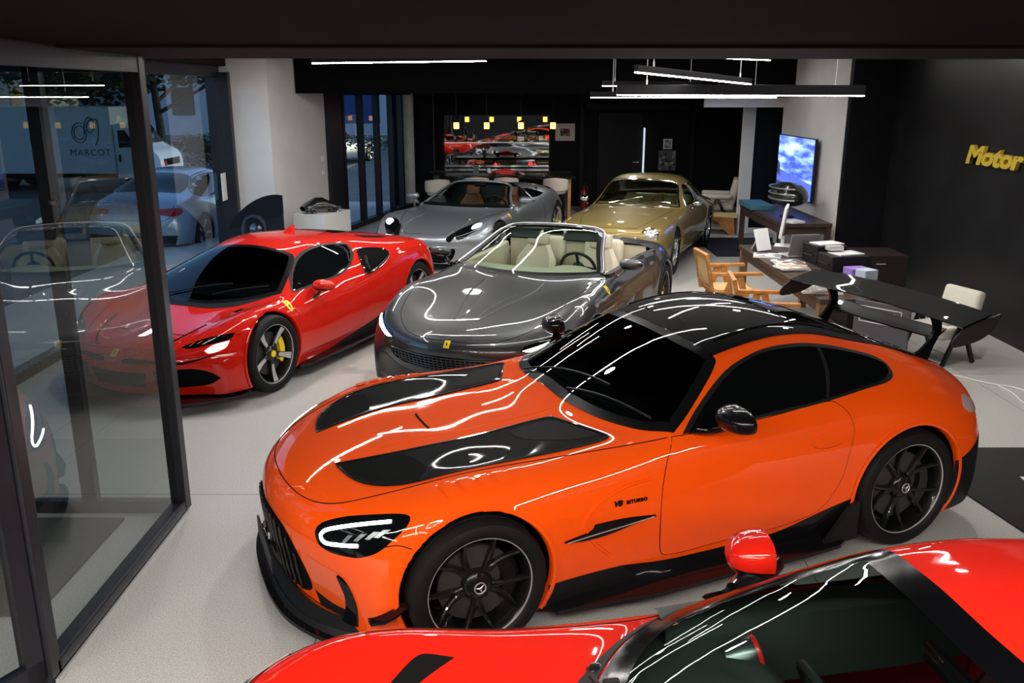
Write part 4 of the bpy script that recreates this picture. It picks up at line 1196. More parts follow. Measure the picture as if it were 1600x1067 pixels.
def build_sf(car):
    W = [(0, .343, .372, .6), (-2.65, .352, .385, .6)]
    P_ = M_RED
    half = [(-.10, 0), (-.108, .14), (-.135, .24), (-.212, .465), (-.308, .63), (-.42, .752), (-.42, .752), (-.73, .638), (-.93, .545), (-.985, .50), (-.995, .43), (-.995, .25), (-1.005, 0)]
    full = half + [(a, -b) for a, b in reversed(half[1:-1])]
    car.patch('windscreen', full, 'top', [M_GLASSD, M_BLACK], off=.003, step=.06, frit=.05, cut=.03)
    cw = [(-.045, 0), (-.055, .22), (-.12, .42), (-.23, .59), (-.40, .745), (-.40, .745), (-.33, .66), (-.23, .47), (-.13, .2), (-.115, 0)]
    car.patch('wiper_cowl', cw + [(a, -b) for a, b in reversed(cw[1:-1])], 'top', M_SATIN, off=.003, step=.05)
    dl = [(-.53, .79), (-.53, .79), (-.75, .90), (-.968, .985), (-1.178, 1.035), (-1.412, 1.05), (-1.60, 1.035), (-1.72, 1.015), (-1.72, 1.015), (-1.66, .96), (-1.512, .89), (-1.40, .85), (-1.249, .82), (-1.05, .81), (-.73, .80)]
    dlx = [(-.49, .775), (-.49, .775), (-.74, .915), (-.96, 1.0), (-1.178, 1.052), (-1.412, 1.067), (-1.61, 1.052), (-1.755, 1.028), (-1.755, 1.028), (-1.69, .95), (-1.53, .875), (-1.41, .835), (-1.25, .805), (-1.05, .795), (-.73, .785)]
    car.patch('window_seal', dlx, 'side', M_SATIN, off=.003, both=True, step=.05)
    car.patch('side_window', dl, 'side', M_LENS, off=.006, both=True, step=.05)
    car.line('window_pillar', [(-1.56, 1.035), (-1.62, .99), (-1.50, .885)], 'side', M_SATIN, r=.012, off=.006, both=True)
    ik = [(-1.78, .965), (-1.78, .965), (-1.95, .955), (-2.09, .925), (-2.11, .895), (-2.06, .855), (-1.90, .80), (-1.75, .758), (-1.62, .748), (-1.62, .748), (-1.64, .82), (-1.70, .90)]
    car.patch('air_intake', ik, 'side', M_DARK, off=.004, both=True, step=.04)
    car.line('intake_rim', ik, 'side', M_BLACK, r=.012, off=.002, both=True, closed=True)
    car.line('intake_blade', [(-1.70, .78), (-1.72, .84), (-1.78, .90)], 'side', M_SATIN, r=.016, off=.006, both=True)
    dr = [(-.44, .76), (-.39, .62), (-.36, .40), (-.365, .24), (-.365, .24), (-1.2, .235), (-1.45, .30), (-1.56, .45), (-1.62, .62), (-1.60, .74), (-1.52, .85), (-1.52, .85), (-1.40, .82), (-1.25, .795), (-1.05, .785), (-.73, .775)]
    car.patch('door', dr, 'side', P_, off=.002, both=True, step=.05)
    car.line('door_gap', dr[:12], 'side', M_LINE, r=.003, both=True)
    hp = [(.80, 0), (.78, .3), (.70, .5), (.45, .60), (.1, .70), (-.2, .78), (-.42, .80)]
    car.line('bonnet_gap', list(reversed([(a, -b) for a, b in hp[1:]])) + hp, 'top', M_LINE, r=.0025)
    car.line('front_panel_gap', [(.52, .585), (.38, .60), (.33, .60)], 'side', M_LINE, r=.0025, both=True)
    car.line('bonnet_duct', [(.74, .30), (.62, .40), (.45, .46), (.30, .50)], 'top', M_LINE, r=.010, off=-.003, both=True)
    car.line('bonnet_duct_edge', [(.76, .24), (.72, .38), (.58, .46), (.42, .51)], 'top', P_, r=.012, off=-.002, both=True)
    la = [(.53, .528), (.53, .528), (.62, .568), (.74, .60), (.85, .615), (.85, .615), (.84, .575), (.72, .545), (.60, .52)]
    car.patch('headlamp', la, 'front', M_LENS, off=.004, step=.03, both=True)
    for k in range(5):
        car.line('lamp_element', [(.58 + k * .05, .535 + k * .013), (.60 + k * .05, .558 + k * .011)], 'front', M_CHROME, r=.007, both=True)
    car.patch('led_spill', [(.71, .50), (.71, .50), (.75, .535), (.84, .56), (.84, .56), (.835, .52), (.80, .495), (.74, .482)], 'front', mat('led_spill_glow', (1, 1, 1), .3, emis=(.85, .93, 1), estr=3.0), off=.006, step=.02, both=True)  # glowing patch stands in for LED light spread below the headlamp
    car.patch('bumper_slot', [(.10, .435), (.35, .44), (.55, .42), (.72, .455), (.80, .48), (.74, .45), (.55, .40), (.35, .415), (.10, .41)], 'front', M_DARK, off=.003, step=.03, both=True)
    lo = [(.36, .35), (.36, .35), (.55, .365), (.66, .362), (.76, .325), (.82, .27), (.82, .27), (.75, .225), (.60, .205), (.36, .20), (.36, .20)]
    car.patch('air_dam', lo, 'front', M_DARK, off=.003, step=.03, both=True)
    car.patch('centre_intake', [(-.30, .33), (-.30, .33), (.30, .33), (.30, .33), (.26, .20), (.26, .20), (-.26, .20), (-.26, .20)], 'front', M_DARK, off=.003, step=.04)
    plan = [(.99, 0), (.985, .25), (.93, .48), (.82, .68), (.68, .82), (.48, .94), (.38, .97)]
    sp = spline2(plan, 5, False)
    mb = MB(); mb.prism(sp + [(.34, .90), (.34, -.90)] + [(a, -b) for a, b in reversed(sp[1:])], .095, .112); mb.build('front_splitter', M_BLACK, car.root)
    for sg in (1, -1):
        mb = MB(); rows = []
        for x, yo in ((-.36, .955), (-.5, 1.0), (-1.0, 1.01), (-1.8, 1.01), (-2.1, 1.0), (-2.22, .97)):
            rows.append([Vector((x, sg * .86, .15)), Vector((x, sg * yo, .135)), Vector((x, sg * yo, .11)), Vector((x, sg * .86, .10))])
        mb.grid(rows); mb.build('side_skirt', M_BLACK, car.root, angle=25)
    car.patch('sill_cover', [(-.9, .15), (-.9, .15), (-1.25, .20), (-1.7, .26), (-2.0, .33), (-2.25, .40), (-2.25, .40), (-2.24, .15), (-2.24, .15)], 'side', M_SATIN, off=.003, both=True)
    # engine cover and tail
    car.patch('engine_window', [(-1.95, -.34), (-1.95, -.34), (-1.95, .34), (-1.95, .34), (-2.7, .30), (-2.7, .30), (-2.7, -.30), (-2.7, -.30)], 'top', M_LENS, off=.004)
    car.patch('deck_slot', [(-2.10, .50), (-2.25, .56), (-2.45, .60), (-2.46, .66), (-2.30, .65), (-2.12, .58)], 'top', M_DARK, off=.004, both=True)
    car.patch('rear_panel', [(-.75, .60), (-.75, .60), (.75, .60), (.75, .60), (.70, .30), (.70, .30), (-.70, .30), (-.70, .30)], 'rear', M_SATIN, off=.004)
    car.patch('tail_lamp', [(.50, .66), (.50, .66), (.72, .65), (.72, .65), (.72, .60), (.72, .60), (.50, .60), (.50, .60)], 'rear', M_REDL, off=.006, both=True)
    l, n = car.P('top', -1.62, 0)
    mb = MB(); rows = []
    for i in range(7):
        t = i / 6; hgt = .075 * t ** .7 if t < 1 else .07
        x = -1.50 - .20 * t
        rows.append([Vector((x, .022 * (.4 + .6 * t), 1.11)), Vector((x - .01, .010, 1.125 + hgt)), Vector((x - .01, -.010, 1.125 + hgt)), Vector((x, -.022 * (.4 + .6 * t), 1.11))])
    mb.grid(rows); mb.build('roof_fin', P_, car.root, angle=40)
    badge(car, 'side', -.315, .695, .07, .09, M_YELLOW, both=True)
    badge(car, 'front', 0, .475, .05, .05, M_YELLOW, shield=False)
    mirror_shell(car, -.76, 1.0, .81, .10, .115, .058, P_, M_BLACK, arm=(-.70, .90, .69), name='wing_mirror')
    for (a, b) in (((-.20, -.35), (-.38, .25)), ((-.22, .15), (-.45, .60))):
        pts = []
        for k in range(6):
            t = k / 5; l, n = car.P('top', a[0] + (b[0] - a[0]) * t, a[1] + (b[1] - a[1]) * t); pts.append(l + n * .018)
        mb = MB(); mb.tube(pts, .007, n=6); mb.build('wiper', M_SATIN, car.root)
    car.body(P_, W)
    car.arches(W, P_, M_DARK)
    tub(car, -.45, -2.0, .78, .20, .72, M_BLEATHER)
    dash(car, -.85, .72, .745, mat('grey_dash', (.12, .12, .12), .6), depth=.6, hood_y=.36)
    for y in (.36, -.36): seat(car, -1.35, y, .18, M_BLEATHER, lean=26)
    steering(car, -.98, .36, .70, M_BLEATHER)
    mats = dict(rim=mat('dark_grey_rim', (.045, .045, .045), .3, .8), lip=mat('machined_alloy', (.50, .50, .50), .4, .35), tyre=M_RUBBER, disc=M_DISC, caliper=M_YELLOW, cap=M_YELLOW, cal_ang=PI - .3)
    wf = build_wheel('five', .343, .262, .25, mats); wr = build_wheel('five', .352, .262, .30, mats)
    put_wheel(wf, car, 0, .965, .343, first=True, spin=.32); put_wheel(wf, car, 0, -.965, .343, spin=.5)
    put_wheel(wr, car, -2.65, .965, .352, first=True, spin=.25); put_wheel(wr, car, -2.65, -.965, .352, spin=.2)
build_sf(sf)
# ------------------------------------------------------------------ dark grey open spider
RO_ROWS = [
 (0.86, .36, [(.70,.13),(.68,.13),(.64,.13),(.58,.13),(.50,.13),(.42,.13),(.3,.13),(.15,.13),(0,.13)]),
 (0.91, .40, [(.80,.13),(.80,.20),(.78,.25),(.74,.29),(.66,.31),(.54,.33),(.38,.34),(.2,.34),(0,.34)]),
 (0.99, .45, [(.85,.13),(.88,.24),(.87,.35),(.84,.43),(.77,.49),(.62,.52),(.42,.54),(.22,.545),(0,.55)]),
 (0.95, .44, [(.90,.13),(.92,.26),(.93,.39),(.90,.50),(.83,.58),(.67,.605),(.45,.615),(.23,.62),(0,.622)]),
 (0.75, .34, [(.93,.13),(.955,.28),(.96,.42),(.945,.56),(.87,.67),(.70,.695),(.47,.685),(.24,.69),(0,.69)]),
 (0.42, .18, [(.95,.13),(.98,.28),(.985,.43),(.97,.60),(.89,.765),(.72,.785),(.48,.745),(.24,.74),(0,.74)]),
 (0.08, .06, [(.95,.13),(.985,.28),(.987,.44),(.975,.63),(.90,.835),(.735,.85),(.50,.79),(.25,.78),(0,.785)]),
 (-.28, .10, [(.93,.13),(.965,.28),(.975,.44),(.96,.63),(.885,.835),(.745,.865),(.50,.82),(.25,.815),(0,.82)]),
 (-.58, .28, [(.92,.13),(.95,.27),(.96,.44),(.95,.63),(.875,.83),(.77,.88),(.50,.87),(.25,.865),(0,.865)]),
 (-.68, .30, [(.92,.13),(.95,.27),(.96,.44),(.95,.63),(.875,.835),(.75,.90),(.50,.91),(.25,.91),(0,.91)]),
 (-1.15, .20, [(.91,.13),(.95,.27),(.96,.45),(.95,.63),(.87,.85),(.64,1.05),(.44,1.08),(.22,1.09),(0,1.095)]),
 (-1.57, .14, [(.91,.13),(.95,.27),(.96,.45),(.95,.64),(.87,.865),(.535,1.175),(.40,1.21),(.2,1.228),(0,1.233)]),
 (-1.95, .08, [(.92,.13),(.955,.27),(.965,.46),(.955,.66),(.875,.875),(.62,1.05),(.40,1.08),(.2,1.085),(0,1.09)]),
 (-2.30, .0, [(.94,.13),(.975,.28),(.98,.46),(.975,.69),(.90,.90),(.70,.955),(.44,.965),(.2,.97),(0,.975)]),
 (-2.60, .0, [(.95,.13),(.985,.28),(.99,.46),(.985,.70),(.91,.91),(.73,.945),(.46,.955),(.23,.96),(0,.965)]),
 (-2.90, -.02, [(.94,.13),(.975,.28),(.985,.45),(.975,.67),(.895,.87),(.71,.915),(.46,.93),(.23,.935),(0,.935)]),
 (-3.20, -.08, [(.90,.14),(.94,.28),(.945,.44),(.93,.62),(.84,.80),(.66,.86),(.44,.88),(.22,.885),(0,.89)]),
 (-3.42, -.16, [(.84,.20),(.87,.30),(.86,.44),(.84,.58),(.76,.70),(.62,.75),(.42,.76),(.2,.765),(0,.77)]),
 (-3.48, -.18, [(.80,.20),(.82,.28),(.80,.38),(.78,.46),(.70,.52),(.56,.54),(.4,.55),(.2,.55),(0,.55)]),
 (-3.42, -.18, [(.74,.2),(.72,.2),(.68,.2),(.62,.2),(.54,.2),(.44,.2),(.3,.2),(.15,.2),(0,.2)]),
]
ro = Car('convertible_car', (-.17, 7.656, 4.327), 'dark grey convertible with cream interior and lit headlamps, between red and orange coupes', 'car', None)
ro.hull(RO_ROWS, sub_v=6)

def screen_frame(car, half_base, half_top, m, r=.022):
    """windscreen surround of an open car: one tube loop following the body surface"""
    pts = [(a, -b) for a, b in reversed(half_base)] + half_base[1:] + half_top + [(a, -b) for a, b in reversed(half_top[:-1])]
    return pts

def build_ro(car):
    W = [(0, .343, .375, .6), (-2.67, .348, .385, .6)]
    P_ = M_GREY
    half = [(-.628, 0), (-.635, .18), (-.69, .42), (-.793, .66), (-.86, .725), (-.90, .73), (-1.2, .63), (-1.45, .565), (-1.60, .52), (-1.625, .46), (-1.62, .30), (-1.61, 0)]
    full = half + [(a, -b) for a, b in reversed(half[1:-1])]
    car.patch('windscreen', full, 'top', [M_GLASS, M_BLACK], off=.004, step=.06, frit=.045, cut=.02)
    edge = [(-.86, .74), (-.90, .745), (-1.2, .648), (-1.45, .583), (-1.62, .535), (-1.66, .47), (-1.655, .25), (-1.645, 0)]
    pl = edge + [(a, -b) for a, b in reversed(edge[:-1])]
    car.line('windscreen_frame', pl, 'top', P_, r=.024, off=-.004, n=10)
    car.line('frame_trim', pl, 'top', M_ALU, r=.006, off=.021)
    wb = [(-.60, 0), (-.61, .2), (-.665, .44), (-.765, .69), (-.80, .745), (-.86, .745), (-.79, .66), (-.69, .42), (-.64, .18), (-.632, 0)]
    car.patch('wiper_cowl', wb + [(a, -b) for a, b in reversed(wb[1:-1])], 'top', M_SATIN, off=.003, step=.05)
    hp = [(.91, 0), (.895, .21), (.82, .40), (.67, .55), (.50, .652), (.204, .724), (-.10, .755), (-.305, .765), (-.80, .785)]
    car.line('bonnet_gap', list(reversed([(a, -b) for a, b in hp[1:]])) + hp, 'top', M_LINE, r=.003)
    car.line('bonnet_crease', [(.58, .10), (.166, .20), (-.20, .29), (-.50, .30)], 'top', P_, r=.016, off=-.009, both=True)
    car.line('bonnet_crease_low', [(.50, .05), (.166, .10), (-.15, .17)], 'top', P_, r=.012, off=-.007, both=True)
    badge(car, 'front', 0, .60, .05, .05, M_YELLOW, shield=False)
    gm = mat('grille_mesh_grey', (.10, .105, .11), .35, .8)
    gr = [(0, .50), (.24, .495), (.45, .485), (.59, .49), (.60, .44), (.56, .41), (.42, .375), (.22, .36), (0, .355)]
    car.patch('grille', gr + [(-a, b) for a, b in reversed(gr[1:-1])], 'front', M_DARK, off=.003, step=.04)
    for k in range(6):
        z = .372 + k * .0235
        w_ = .58 if k > 1 else (.40 if k == 0 else .50)
        car.line('grille_rib', [(-w_, z + (.012 if k < 3 else 0)), (-w_ * .5, z), (0, z - .002), (w_ * .5, z), (w_, z + (.012 if k < 3 else 0))], 'front', gm, r=.005, off=.008)
    for k in range(-14, 15):
        y = k * .041; zt = .492; zb = .362 + .08 * (abs(y) / .6) ** 2
        car.line('grille_slat', [(y, zt), (y, (zt + zb) / 2), (y, zb)], 'front', gm, r=.005, off=.008)
    lo = [(.30, .30), (.30, .30), (.52, .33), (.70, .40), (.80, .38), (.84, .30), (.80, .20), (.80, .20), (.60, .165), (.30, .16), (.30, .16)]
    car.patch('air_intake', lo, 'front', M_BLACK, off=.004, step=.03, both=True)
    car.patch('lower_intake', [(-.30, .31), (-.30, .31), (.30, .31), (.30, .31), (.30, .16), (.30, .16), (-.30, .16), (-.30, .16)], 'front', M_DARK, off=.003, step=.04)
    la = [(.575, .565), (.575, .565), (.60, .60), (.70, .63), (.79, .66), (.865, .685), (.885, .67), (.88, .645), (.82, .605), (.72, .57), (.64, .555)]
    car.patch('headlamp', la, 'front', M_LENS, off=.004, step=.025, both=True)
    le = [(.59, .568), (.59, .568), (.70, .60), (.80, .637), (.872, .664), (.872, .664), (.875, .648), (.82, .612), (.72, .577), (.64, .56)]
    car.patch('lit_lamp', le, 'front', mat('headlight_on', (1, 1, 1), .3, emis=(.80, .91, 1), estr=30.0), off=.008, step=.025, both=True, skirt=.003)
    dr = [(-.80, .855), (-.79, .6), (-.80, .30), (-.83, .25), (-1.9, .24), (-2.0, .30), (-2.08, .50), (-2.10, .70), (-2.05, .875)]
    car.patch('door', dr + [(-1.4, .86)], 'side', P_, off=.002, step=.05, both=True)
    car.line('door_gap', dr, 'side', M_LINE, r=.003, both=True)
    car.line('sill_blade', [(-.40, .16), (-1.2, .15), (-2.25, .16)], 'side', M_BLACK, r=.03, off=-.008, both=True)
    badge(car, 'side', -.60, .80, .065, .085, M_YELLOW, both=True)
    mirror_shell(car, -.98, 1.0, .985, .075, .115, .055, P_, M_BLACK, arm=(-.93, .86, .87), name='wing_mirror')
    car.patch('tail_lamp', [(.45, .70), (.45, .70), (.72, .68), (.72, .68), (.72, .63), (.45, .65)], 'rear', M_REDL, off=.005, both=True)
    car.patch('rear_valance', [(-.78, .45), (-.78, .45), (.78, .45), (.78, .45), (.7, .22), (.7, .22), (-.7, .22), (-.7, .22)], 'rear', M_SATIN, off=.004)
    def cab(c):
        if -2.36 < c.x < -.9 and c.z > .885: return True
        return False
    ws = full
    car.body(P_, W, extra_del=cab)
    car.arches(W, P_, M_DARK)
    # belt line trim closes the door tops
    for sg in (1, -1):
        mb = MB(); rows = []
        for i in range(15):
            x = -.86 - (2.38 - .86) * i / 14
            l, n = car.P('side', x, .865)
            rows.append([Vector((x, sg * (l.y + .004), .86)), Vector((x, sg * (l.y - .01), .895)), Vector((x, sg * (l.y - .055), .90)), Vector((x, sg * (l.y - .09), .88)), Vector((x, sg * (l.y - .11), .70)), Vector((x, sg * (l.y - .10), .35))])
        mb.grid(rows); mb.build('door_card', M_LEATHER, car.root, angle=50)
        mb = MB(); rows = []
        for i in range(15):
            x = -.86 - (2.38 - .86) * i / 14
            l, n = car.P('side', x, .865)
            rows.append([Vector((x, sg * (l.y + .006), .855)), Vector((x, sg * (l.y - .006), .899)), Vector((x, sg * (l.y - .05), .906))])
        mb.grid(rows); mb.build('door_top', P_, car.root, angle=50)
    tub(car, -.85, -2.38, .80, .22, .84, M_LEATHER, zr=.93)
    dash(car, -1.20, .76, .87, M_LEATHER, depth=.46, hood_y=.36)
    for y in (.36, -.36): seat(car, -1.80, y, .26, M_LEATHER, lean=20, h=.66)
    mb = MB(); mb.box((-1.55, 0, .45), (.9, .18, .16), bev=.04); mb.build('centre_console', M_LEATHER, car.root, smooth=True)
    mb = MB(); mb.box((-1.75, 0, .52), (.35, .17, .10), bev=.03); mb.build('armrest', M_BLEATHER, car.root, smooth=True)
    steering(car, -1.34, .36, .84, M_BLEATHER)
    for y in (.34, -.34):
        mb = MB(); mb.box((-2.33, y, .84), (.16, .44, .30), rot=RY(-.25), bev=.06, seg=3); mb.build('rear_seat', M_LEATHER, car.root, smooth=True)
    mb = MB(); mb.box((-2.50, 0, .955), (.30, .95, .03), bev=.012); mb.build('roof_cover', M_BLEATHER, car.root)
    mb = MB(); mb.box((-1.60, 0, 1.155), (.03, .22, .06), bev=.015); mb.build('inner_mirror', M_BLACK, car.root, smooth=True)
    for y in (.32, -.32):
        mb = MB(); mb.box((-1.56, y, 1.13), (.16, .36, .014), rot=RY(.5), bev=.005); mb.build('sun_visor', M_BLEATHER, car.root)
    mats = dict(rim=mat('dark_grey_rim', (.045, .045, .045), .3, .8), lip=mat('machined_alloy', (.42, .42, .42), .3, 1.0), tyre=M_RUBBER, disc=M_DISC, caliper=M_YELLOW, cap=M_YELLOW, cal_ang=PI)
    wf = build_wheel('twin', .343, .262, .25, mats)
    put_wheel(wf, car, 0, .96, .343, first=True); put_wheel(wf, car, 0, -.96, .343)
    put_wheel(wf, car, -2.67, .965, .348); put_wheel(wf, car, -2.67, -.965, .348)
build_ro(ro)
# ------------------------------------------------------------------ mid grey open two-seater with buttresses
EG_ROWS = [
 (0.70, .30, [(.70,.13),(.68,.13),(.64,.13),(.58,.13),(.50,.13),(.42,.13),(.3,.13),(.15,.13),(0,.13)]),
 (0.75, .34, [(.80,.13),(.80,.20),(.78,.24),(.74,.27),(.66,.29),(.54,.30),(.38,.31),(.2,.31),(0,.31)]),
 (0.82, .38, [(.85,.13),(.88,.24),(.87,.34),(.84,.42),(.77,.46),(.62,.47),(.42,.46),(.22,.46),(0,.46)]),
 (0.78, .38, [(.90,.13),(.92,.26),(.93,.39),(.90,.50),(.83,.56),(.67,.56),(.45,.53),(.23,.52),(0,.52)]),
 (0.60, .30, [(.93,.13),(.955,.28),(.96,.42),(.945,.56),(.87,.645),(.70,.64),(.47,.58),(.24,.57),(0,.57)]),
 (0.36, .16, [(.95,.13),(.98,.28),(.985,.43),(.97,.60),(.89,.71),(.72,.70),(.48,.63),(.24,.62),(0,.62)]),
 (0.06, .05, [(.95,.13),(.985,.28),(.987,.44),(.975,.63),(.89,.765),(.73,.75),(.50,.675),(.25,.665),(0,.665)]),
 (-.30, .10, [(.93,.13),(.96,.28),(.965,.44),(.955,.61),(.88,.755),(.74,.765),(.50,.71),(.25,.70),(0,.70)]),
 (-.60, .28, [(.92,.13),(.94,.27),(.95,.44),(.94,.60),(.875,.73),(.79,.77),(.50,.755),(.25,.75),(0,.75)]),
 (-.70, .30, [(.92,.13),(.94,.27),(.95,.44),(.94,.60),(.875,.735),(.77,.79),(.50,.80),(.25,.80),(0,.80)]),
 (-1.10, .20, [(.91,.13),(.94,.27),(.95,.45),(.94,.61),(.875,.76),(.65,.95),(.44,.98),(.22,.99),(0,.995)]),
 (-1.46, .14, [(.91,.13),(.94,.27),(.95,.45),(.94,.62),(.875,.78),(.535,1.07),(.40,1.105),(.2,1.12),(0,1.125)]),
 (-1.85, .08, [(.92,.13),(.95,.27),(.96,.46),(.95,.65),(.88,.81),(.66,1.04),(.40,1.09),(.2,1.10),(0,1.10)]),
 (-2.20, .0, [(.94,.13),(.97,.28),(.98,.46),(.975,.68),(.92,.87),(.70,1.06),(.44,1.06),(.2,1.04),(0,1.04)]),
 (-2.55, .0, [(.95,.13),(.985,.28),(.99,.46),(.985,.70),(.94,.90),(.73,1.01),(.46,.98),(.23,.94),(0,.94)]),
 (-2.85, -.02, [(.94,.13),(.975,.28),(.985,.45),(.98,.67),(.92,.88),(.73,.94),(.46,.92),(.23,.89),(0,.89)]),
 (-3.15, -.08, [(.90,.14),(.94,.28),(.945,.44),(.93,.62),(.86,.80),(.68,.86),(.44,.86),(.22,.85),(0,.85)]),
 (-3.34, -.16, [(.84,.20),(.87,.30),(.86,.44),(.84,.58),(.77,.70),(.62,.75),(.42,.76),(.2,.765),(0,.77)]),
 (-3.40, -.18, [(.80,.20),(.82,.28),(.80,.38),(.78,.46),(.70,.52),(.56,.54),(.4,.55),(.2,.55),(0,.55)]),
 (-3.36, -.18, [(.74,.2),(.72,.2),(.68,.2),(.62,.2),(.54,.2),(.44,.2),(.3,.2),(.15,.2),(0,.2)]),
]
eg = Car('convertible_car', (-1.065, 13.469, 4.35), 'mid grey open-top two-seater with tan seats at the back by the windows', 'car', None)
eg.hull(EG_ROWS, sub_v=5, step=.04)

def build_eg(car):
    W = [(0, .345, .375, .6), (-2.72, .35, .385, .6)]
    P_ = M_SILVER
    half = [(-.69, 0), (-.70, .18), (-.735, .40), (-.80, .62), (-.885, .765), (-.92, .765), (-1.15, .655), (-1.38, .575), (-1.49, .53), (-1.52, .47), (-1.51, .30), (-1.50, 0)]
    full = half + [(a, -b) for a, b in reversed(half[1:-1])]
    car.patch('windscreen', full, 'top', [mat('smoked_glass_eg', (0, 0, 0)) if False else thin_glass('smoked_glass', (.6, .68, .66)), M_BLACK], off=.004, step=.06, frit=.04, cut=.02)
    edge = [(-.86, .785), (-.92, .785), (-1.15, .675), (-1.38, .595), (-1.52, .545), (-1.555, .48), (-1.55, .25), (-1.54, 0)]
    car.line('windscreen_frame', edge + [(a, -b) for a, b in reversed(edge[:-1])], 'top', P_, r=.026, off=-.002, n=10)
    car.line('bonnet_crease', [(.62, .36), (.45, .44), (.10, .47), (-.30, .45)], 'top', P_, r=.014, off=-.006, both=True)
    la = [(.50, .56), (.52, .61), (.60, .665), (.72, .70), (.78, .695), (.78, .65), (.70, .575), (.59, .50), (.53, .50)]
    car.patch('headlamp', la, 'front', M_LENS, off=.004, step=.03, both=True)
    lb = [(.66, .66), (.72, .69), (.775, .69), (.78, .665), (.73, .635), (.67, .63)]
    car.patch('lit_lamp', lb, 'front', mat('headlight_cool', (1, 1, 1), .3, emis=(.75, .9, 1), estr=2.5), off=.008, step=.02, both=True)
    car.patch('lamp_cavity', [(.38, .50), (.47, .60), (.56, .64), (.50, .54), (.44, .46)], 'front', M_DARK, off=.003, step=.03, both=True)
    gr = [(0, .37), (.30, .37), (.50, .355), (.46, .22), (.36, .15), (0, .15)]
    car.patch('grille', gr + [(-a, b) for a, b in reversed(gr[1:-1])], 'front', M_DARK, off=.003, step=.04)
    for k in range(4): car.line('grille_rib', [(-.42, .19 + k * .045), (0, .185 + k * .045), (.42, .19 + k * .045)], 'front', M_SATIN, r=.004, off=.005)
    car.line('grille_lip', [(-.56, .375), (-.30, .39), (0, .392), (.30, .39), (.56, .375)], 'front', P_, r=.018, off=0)
    hp = [(.66, 0), (.64, .3), (.40, .5), (0, .66), (-.4, .74), (-.85, .80)]
    car.line('bonnet_gap', list(reversed([(a, -b) for a, b in hp[1:]])) + hp, 'top', M_LINE, r=.003)
    dr = [(-.84, .75), (-.84, .55), (-.86, .25), (-.9, .22), (-1.9, .22), (-2.0, .35), (-2.05, .6), (-2.0, .82)]
    car.line('door_gap', dr, 'side', M_LINE, r=.003, both=True)
    badge(car, 'side', -.56, .70, .065, .085, M_YELLOW, both=True)
    mirror_shell(car, -1.0, 1.0, .905, .075, .115, .06, P_, P_, arm=(-.96, .88, .79), name='wing_mirror')
    # buttress windows, open roof
    bw = [(-1.78, 1.00), (-1.78, 1.00), (-1.92, .99), (-2.20, .90), (-2.20, .90), (-2.0, .86), (-1.80, .86), (-1.80, .86)]
    car.patch('quarter_window', bw, 'side', M_LENS, off=.004, both=True, step=.05)
    car.patch('wing_duct', [(-2.55, .985), (-2.70, .96), (-2.78, .92), (-2.65, .93), (-2.5, .95)], 'side', M_DARK, off=.004, both=True, step=.04)
    car.patch('rear_panel', [(-.75, .52), (-.75, .52), (.75, .52), (.75, .52), (.7, .22), (.7, .22), (-.7, .22), (-.7, .22)], 'rear', M_SATIN, off=.004)
    for y in (.62, .42): car.patch('tail_lamp', [(y + .07 * math.cos(k * PI / 6), .64 + .07 * math.sin(k * PI / 6)) for k in range(12)], 'rear', mat('tail_glow', (.5, .01, .01), .2, emis=(1, .03, .02), estr=2.5), off=.006, both=True, step=.03)
    def cab(c):
        if -1.76 < c.x < -.96 and c.z > .80: return True
        if -2.1 < c.x <= -1.70 and c.z > .80 and abs(c.y) < .50: return True
        return False
    car.body(P_, W, extra_del=cab)
    car.arches(W, P_, M_DARK)
    for sg in (1, -1):
        mb = MB(); rows = []
        for i in range(9):
            x = -.90 - (1.82 - .90) * i / 8
            l, n = car.P('side', x, .785)
            rows.append([Vector((x, sg * (l.y + .003), .775)), Vector((x, sg * (l.y - .01), .815)), Vector((x, sg * (l.y - .06), .82)), Vector((x, sg * (l.y - .09), .78)), Vector((x, sg * (l.y - .10), .35))])
        mb.grid(rows); mb.build('door_top', P_, car.root, angle=50)
    tub(car, -.90, -2.1, .80, .22, .76, M_BLEATHER, zr=1.0)
    dash(car, -1.18, .74, .79, M_BLEATHER, depth=.40, hood_y=.36)
    for y in (.36, -.36): seat(car, -1.72, y, .22, M_TAN, lean=20, h=.62)
    steering(car, -1.32, .36, .76, M_BLEATHER)
    mb = MB(); mb.box((-1.50, 0, 1.06), (.03, .22, .06), bev=.015); mb.build('inner_mirror', M_BLACK, car.root, smooth=True)
    mats = dict(rim=mat('bright_rim', (.5, .5, .5), .3, .9), lip=M_ALU, tyre=M_RUBBER, disc=M_DISC, caliper=M_YELLOW, cap=M_YELLOW, cal_ang=PI)
    wf = build_wheel('five', .345, .262, .27, mats)
    put_wheel(wf, car, 0, .96, .345, first=True)
    for x, y in ((0, -.96), (-2.72, .965), (-2.72, -.965)): put_wheel(wf, car, x, y, .348)
build_eg(eg)
